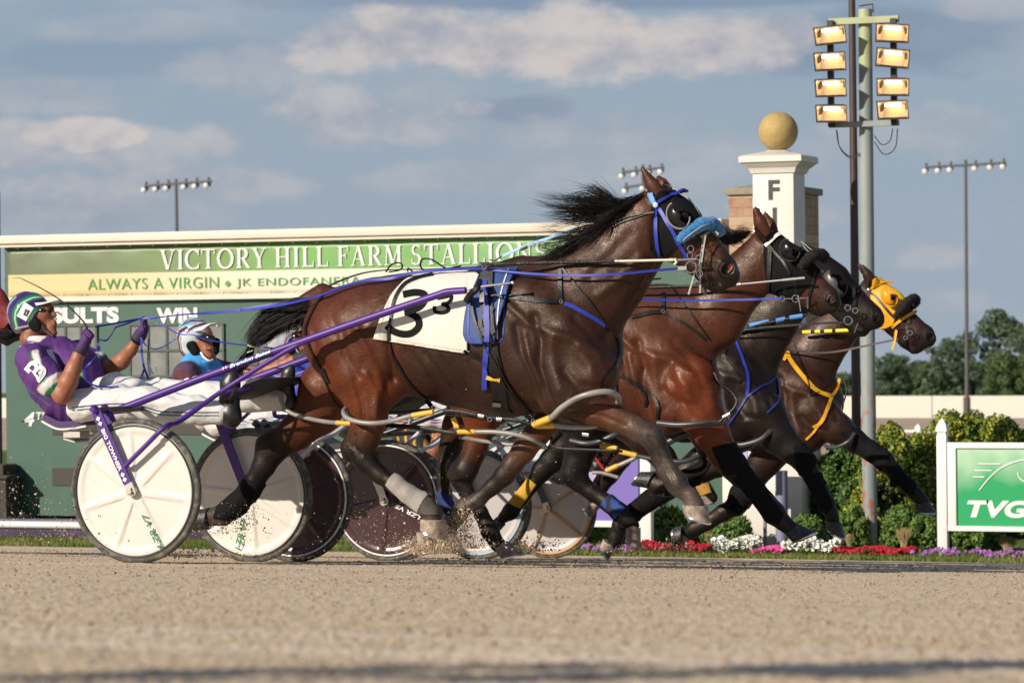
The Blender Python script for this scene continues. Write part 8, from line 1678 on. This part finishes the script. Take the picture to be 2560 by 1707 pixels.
m = MB(); m.tube([P('R1', 1058, 815, Y1+.06), P('R1', 1095, 900, Y1+.06)], .006, 6); m.ring(P('R1', 1020, 915, Y1+.06), .009, .0025, 12); m.tube(cr([P('R1', 1095, 900, Y1+.06), P('R1', 1115, 890, Y1+.06), P('R1', 1122, 850, Y1+.06)], 4), .0028, 6); m.build('snap_hook', m_chr, rn)
rn2 = thing('reins', 'blue reins of the reddish bay horse, running level across its neck to the bit', 'reins', P('R4', 1400, 1240, Y2-.2))
rib3('rein', cr([P('R1', 1500, 940, Y2-.2), P('R1', 1900, 905, Y2-.1), P('R1', 2200, 880, Y2-.12), P('R4', 300, 1240, Y2-.28), P('R4', 1000, 1245, Y2-.25), P('R4', 1400, 1238, Y2-.22), P('R4', 1800, 1246, Y2-.2), P('R4', 2340, 1236, Y2-.18), P('R7', 430, 500, Y2-.15), P('R7', 690, 488, Y2-.12)], 6), .0125, lambda q_: Vector((0, .3*math.sin(q_*9), 1)), m_blu, rn2)
rn3 = thing('reins', 'black reins of the nearly black third horse', 'reins', P('R7', 800, 710, Y3-.15))
rib3('rein', cr([P('R7', -800, 780, Y3-.2), P('R7', 200, 760, Y3-.22), P('R7', 600, 728, Y3-.19), P('R7', 900, 705, Y3-.16), P('R7', 1210, 690, Y3-.12)], 6), .013, (0,.2,1), m_lea, rn3)
rn4 = thing('reins', 'brown reins of the yellow hooded horse', 'reins', P('R7', 1200, 910, Y4-.15))
rib3('rein', cr([P('R7', -900, 880, Y4-.2), P('R7', 500, 900, Y4-.22), P('R7', 760, 915, Y4-.2), P('R7', 950, 945, Y4-.18), P('R7', 1150, 935, Y4-.16), P('R7', 1400, 885, Y4-.14), P('R7', 1640, 835, Y4-.12)], 6), .013, (0,.2,1), MATS['brown_leather'], rn4)
wp = MB().tube(cr([P('G1', 1225, 680, Y1-.25), P('G1', 1150, 560, Y1-.25), P('G1', 900, 320, Y1-.25), P('G1', 600, 130, Y1-.25), P('G1', 340, 0, Y1-.25), P('SB', 150, 950, Y1-.25), P('SB', 95, 952, Y1-.25)], 5), [.0055-.0045*(i/30) for i in range(31)], 8)
wo = wp.build('driving_whip', m_lea); tag(wo, 'thin black whip held in the near purple glove, bending back over the helmet', 'whip')
wt = MB().tube([P('SB', 95, 952, Y1-.25), P('SB', 60, 953, Y1-.25), P('SB', 20, 970, Y1-.25)], .0008, 5).build('lash', m_lea, wo)
w2_ = MB().tube(cr([P('R1', 360, 1185, Y1-.3), P('R1', 280, 1210, Y1-.3), P('R1', 170, 1240, Y1-.3)], 4), .0015, 6).ball(P('R1', 165, 1242, Y1-.3), .007, 6, (1.6,.7,.7)).build('whip_tip', m_lea, wo)

# ================================================================ FLYING DIRT
def spray(c_, u, v, su, sv, n_, Y, sy, sz, seed, up_=0, col=None):
    g_ = np.random.default_rng(seed); pts = []; ss = []
    for _ in range(int(n_*1.9)):
        du, dv = g_.normal(0, 1, 2); e = abs(g_.normal()) if up_ else dv
        p = P(c_, u+du*su*(1+e*.25), v-e*sv if up_ else v+dv*sv, Y+g_.normal(0, sy)); z0 = gz(p.y)+.004
        if p.z < z0: p.z = z0+abs(g_.normal(0, .006))
        pts.append(p); ss.append(min(g_.exponential(sz*.55)+.0008, sz*4.5)*(2.2 if g_.random() < .03 else 1))
    return scatter(pts, ss, 1, seed)
V = []; F = []
for q in [('R5',1110,1440,90,55,1500,15.05,.10,.0021,1,1), ('R5',1370,1290,60,95,900,15.0,.06,.0022,2,0), ('R5',1360,1150,45,40,260,15.0,.04,.0018,3,0), ('R5',1250,1400,190,50,700,15.1,.15,.0019,4,1), ('R2',1640,990,110,60,420,15.1,.06,.0021,5,0), ('R2',1760,910,75,50,170,15.1,.05,.0020,6,0), ('R2',1350,1240,110,35,500,14.5,.12,.0018,7,1), ('R5',1860,1420,90,45,500,16.7,.1,.0021,8,1), ('R5',1920,1380,25,40,90,16.7,.03,.003,9,0), ('G7',650,820,330,280,170,14.2,.2,.0019,10,0), ('G7',900,1050,150,60,90,14.2,.2,.0021,11,0), ('G7',150,700,120,400,70,14.2,.2,.0021,12,0),
          ('R6',860,1410,90,25,260,18.9,.1,.0022,13,1), ('R6',1250,1370,120,30,120,18.9,.2,.004,14,0), ('R5',1500,600,500,350,110,15.0,.3,.0015,15,0), ('R5',650,1250,250,120,180,15.0,.2,.0016,16,0), ('R2',1600,1250,500,25,500,15.2,.3,.0018,17,1), ('R6',1400,1100,300,200,45,16.8,.2,.0016,18,0)]:
    v_, f_ = spray(*q[:6], q[6], q[7], q[8], q[9], q[10]); b = len(V); V += v_; F += [tuple(i+b for i in f) for f in f_]
tag(obj('flying_dirt', V, F, mat('loose_dirt', (.34,.25,.17), rough=.95, spec=.1, col2=(.62,.50,.38), vscale=60), smooth=True), None, None, kind='stuff')
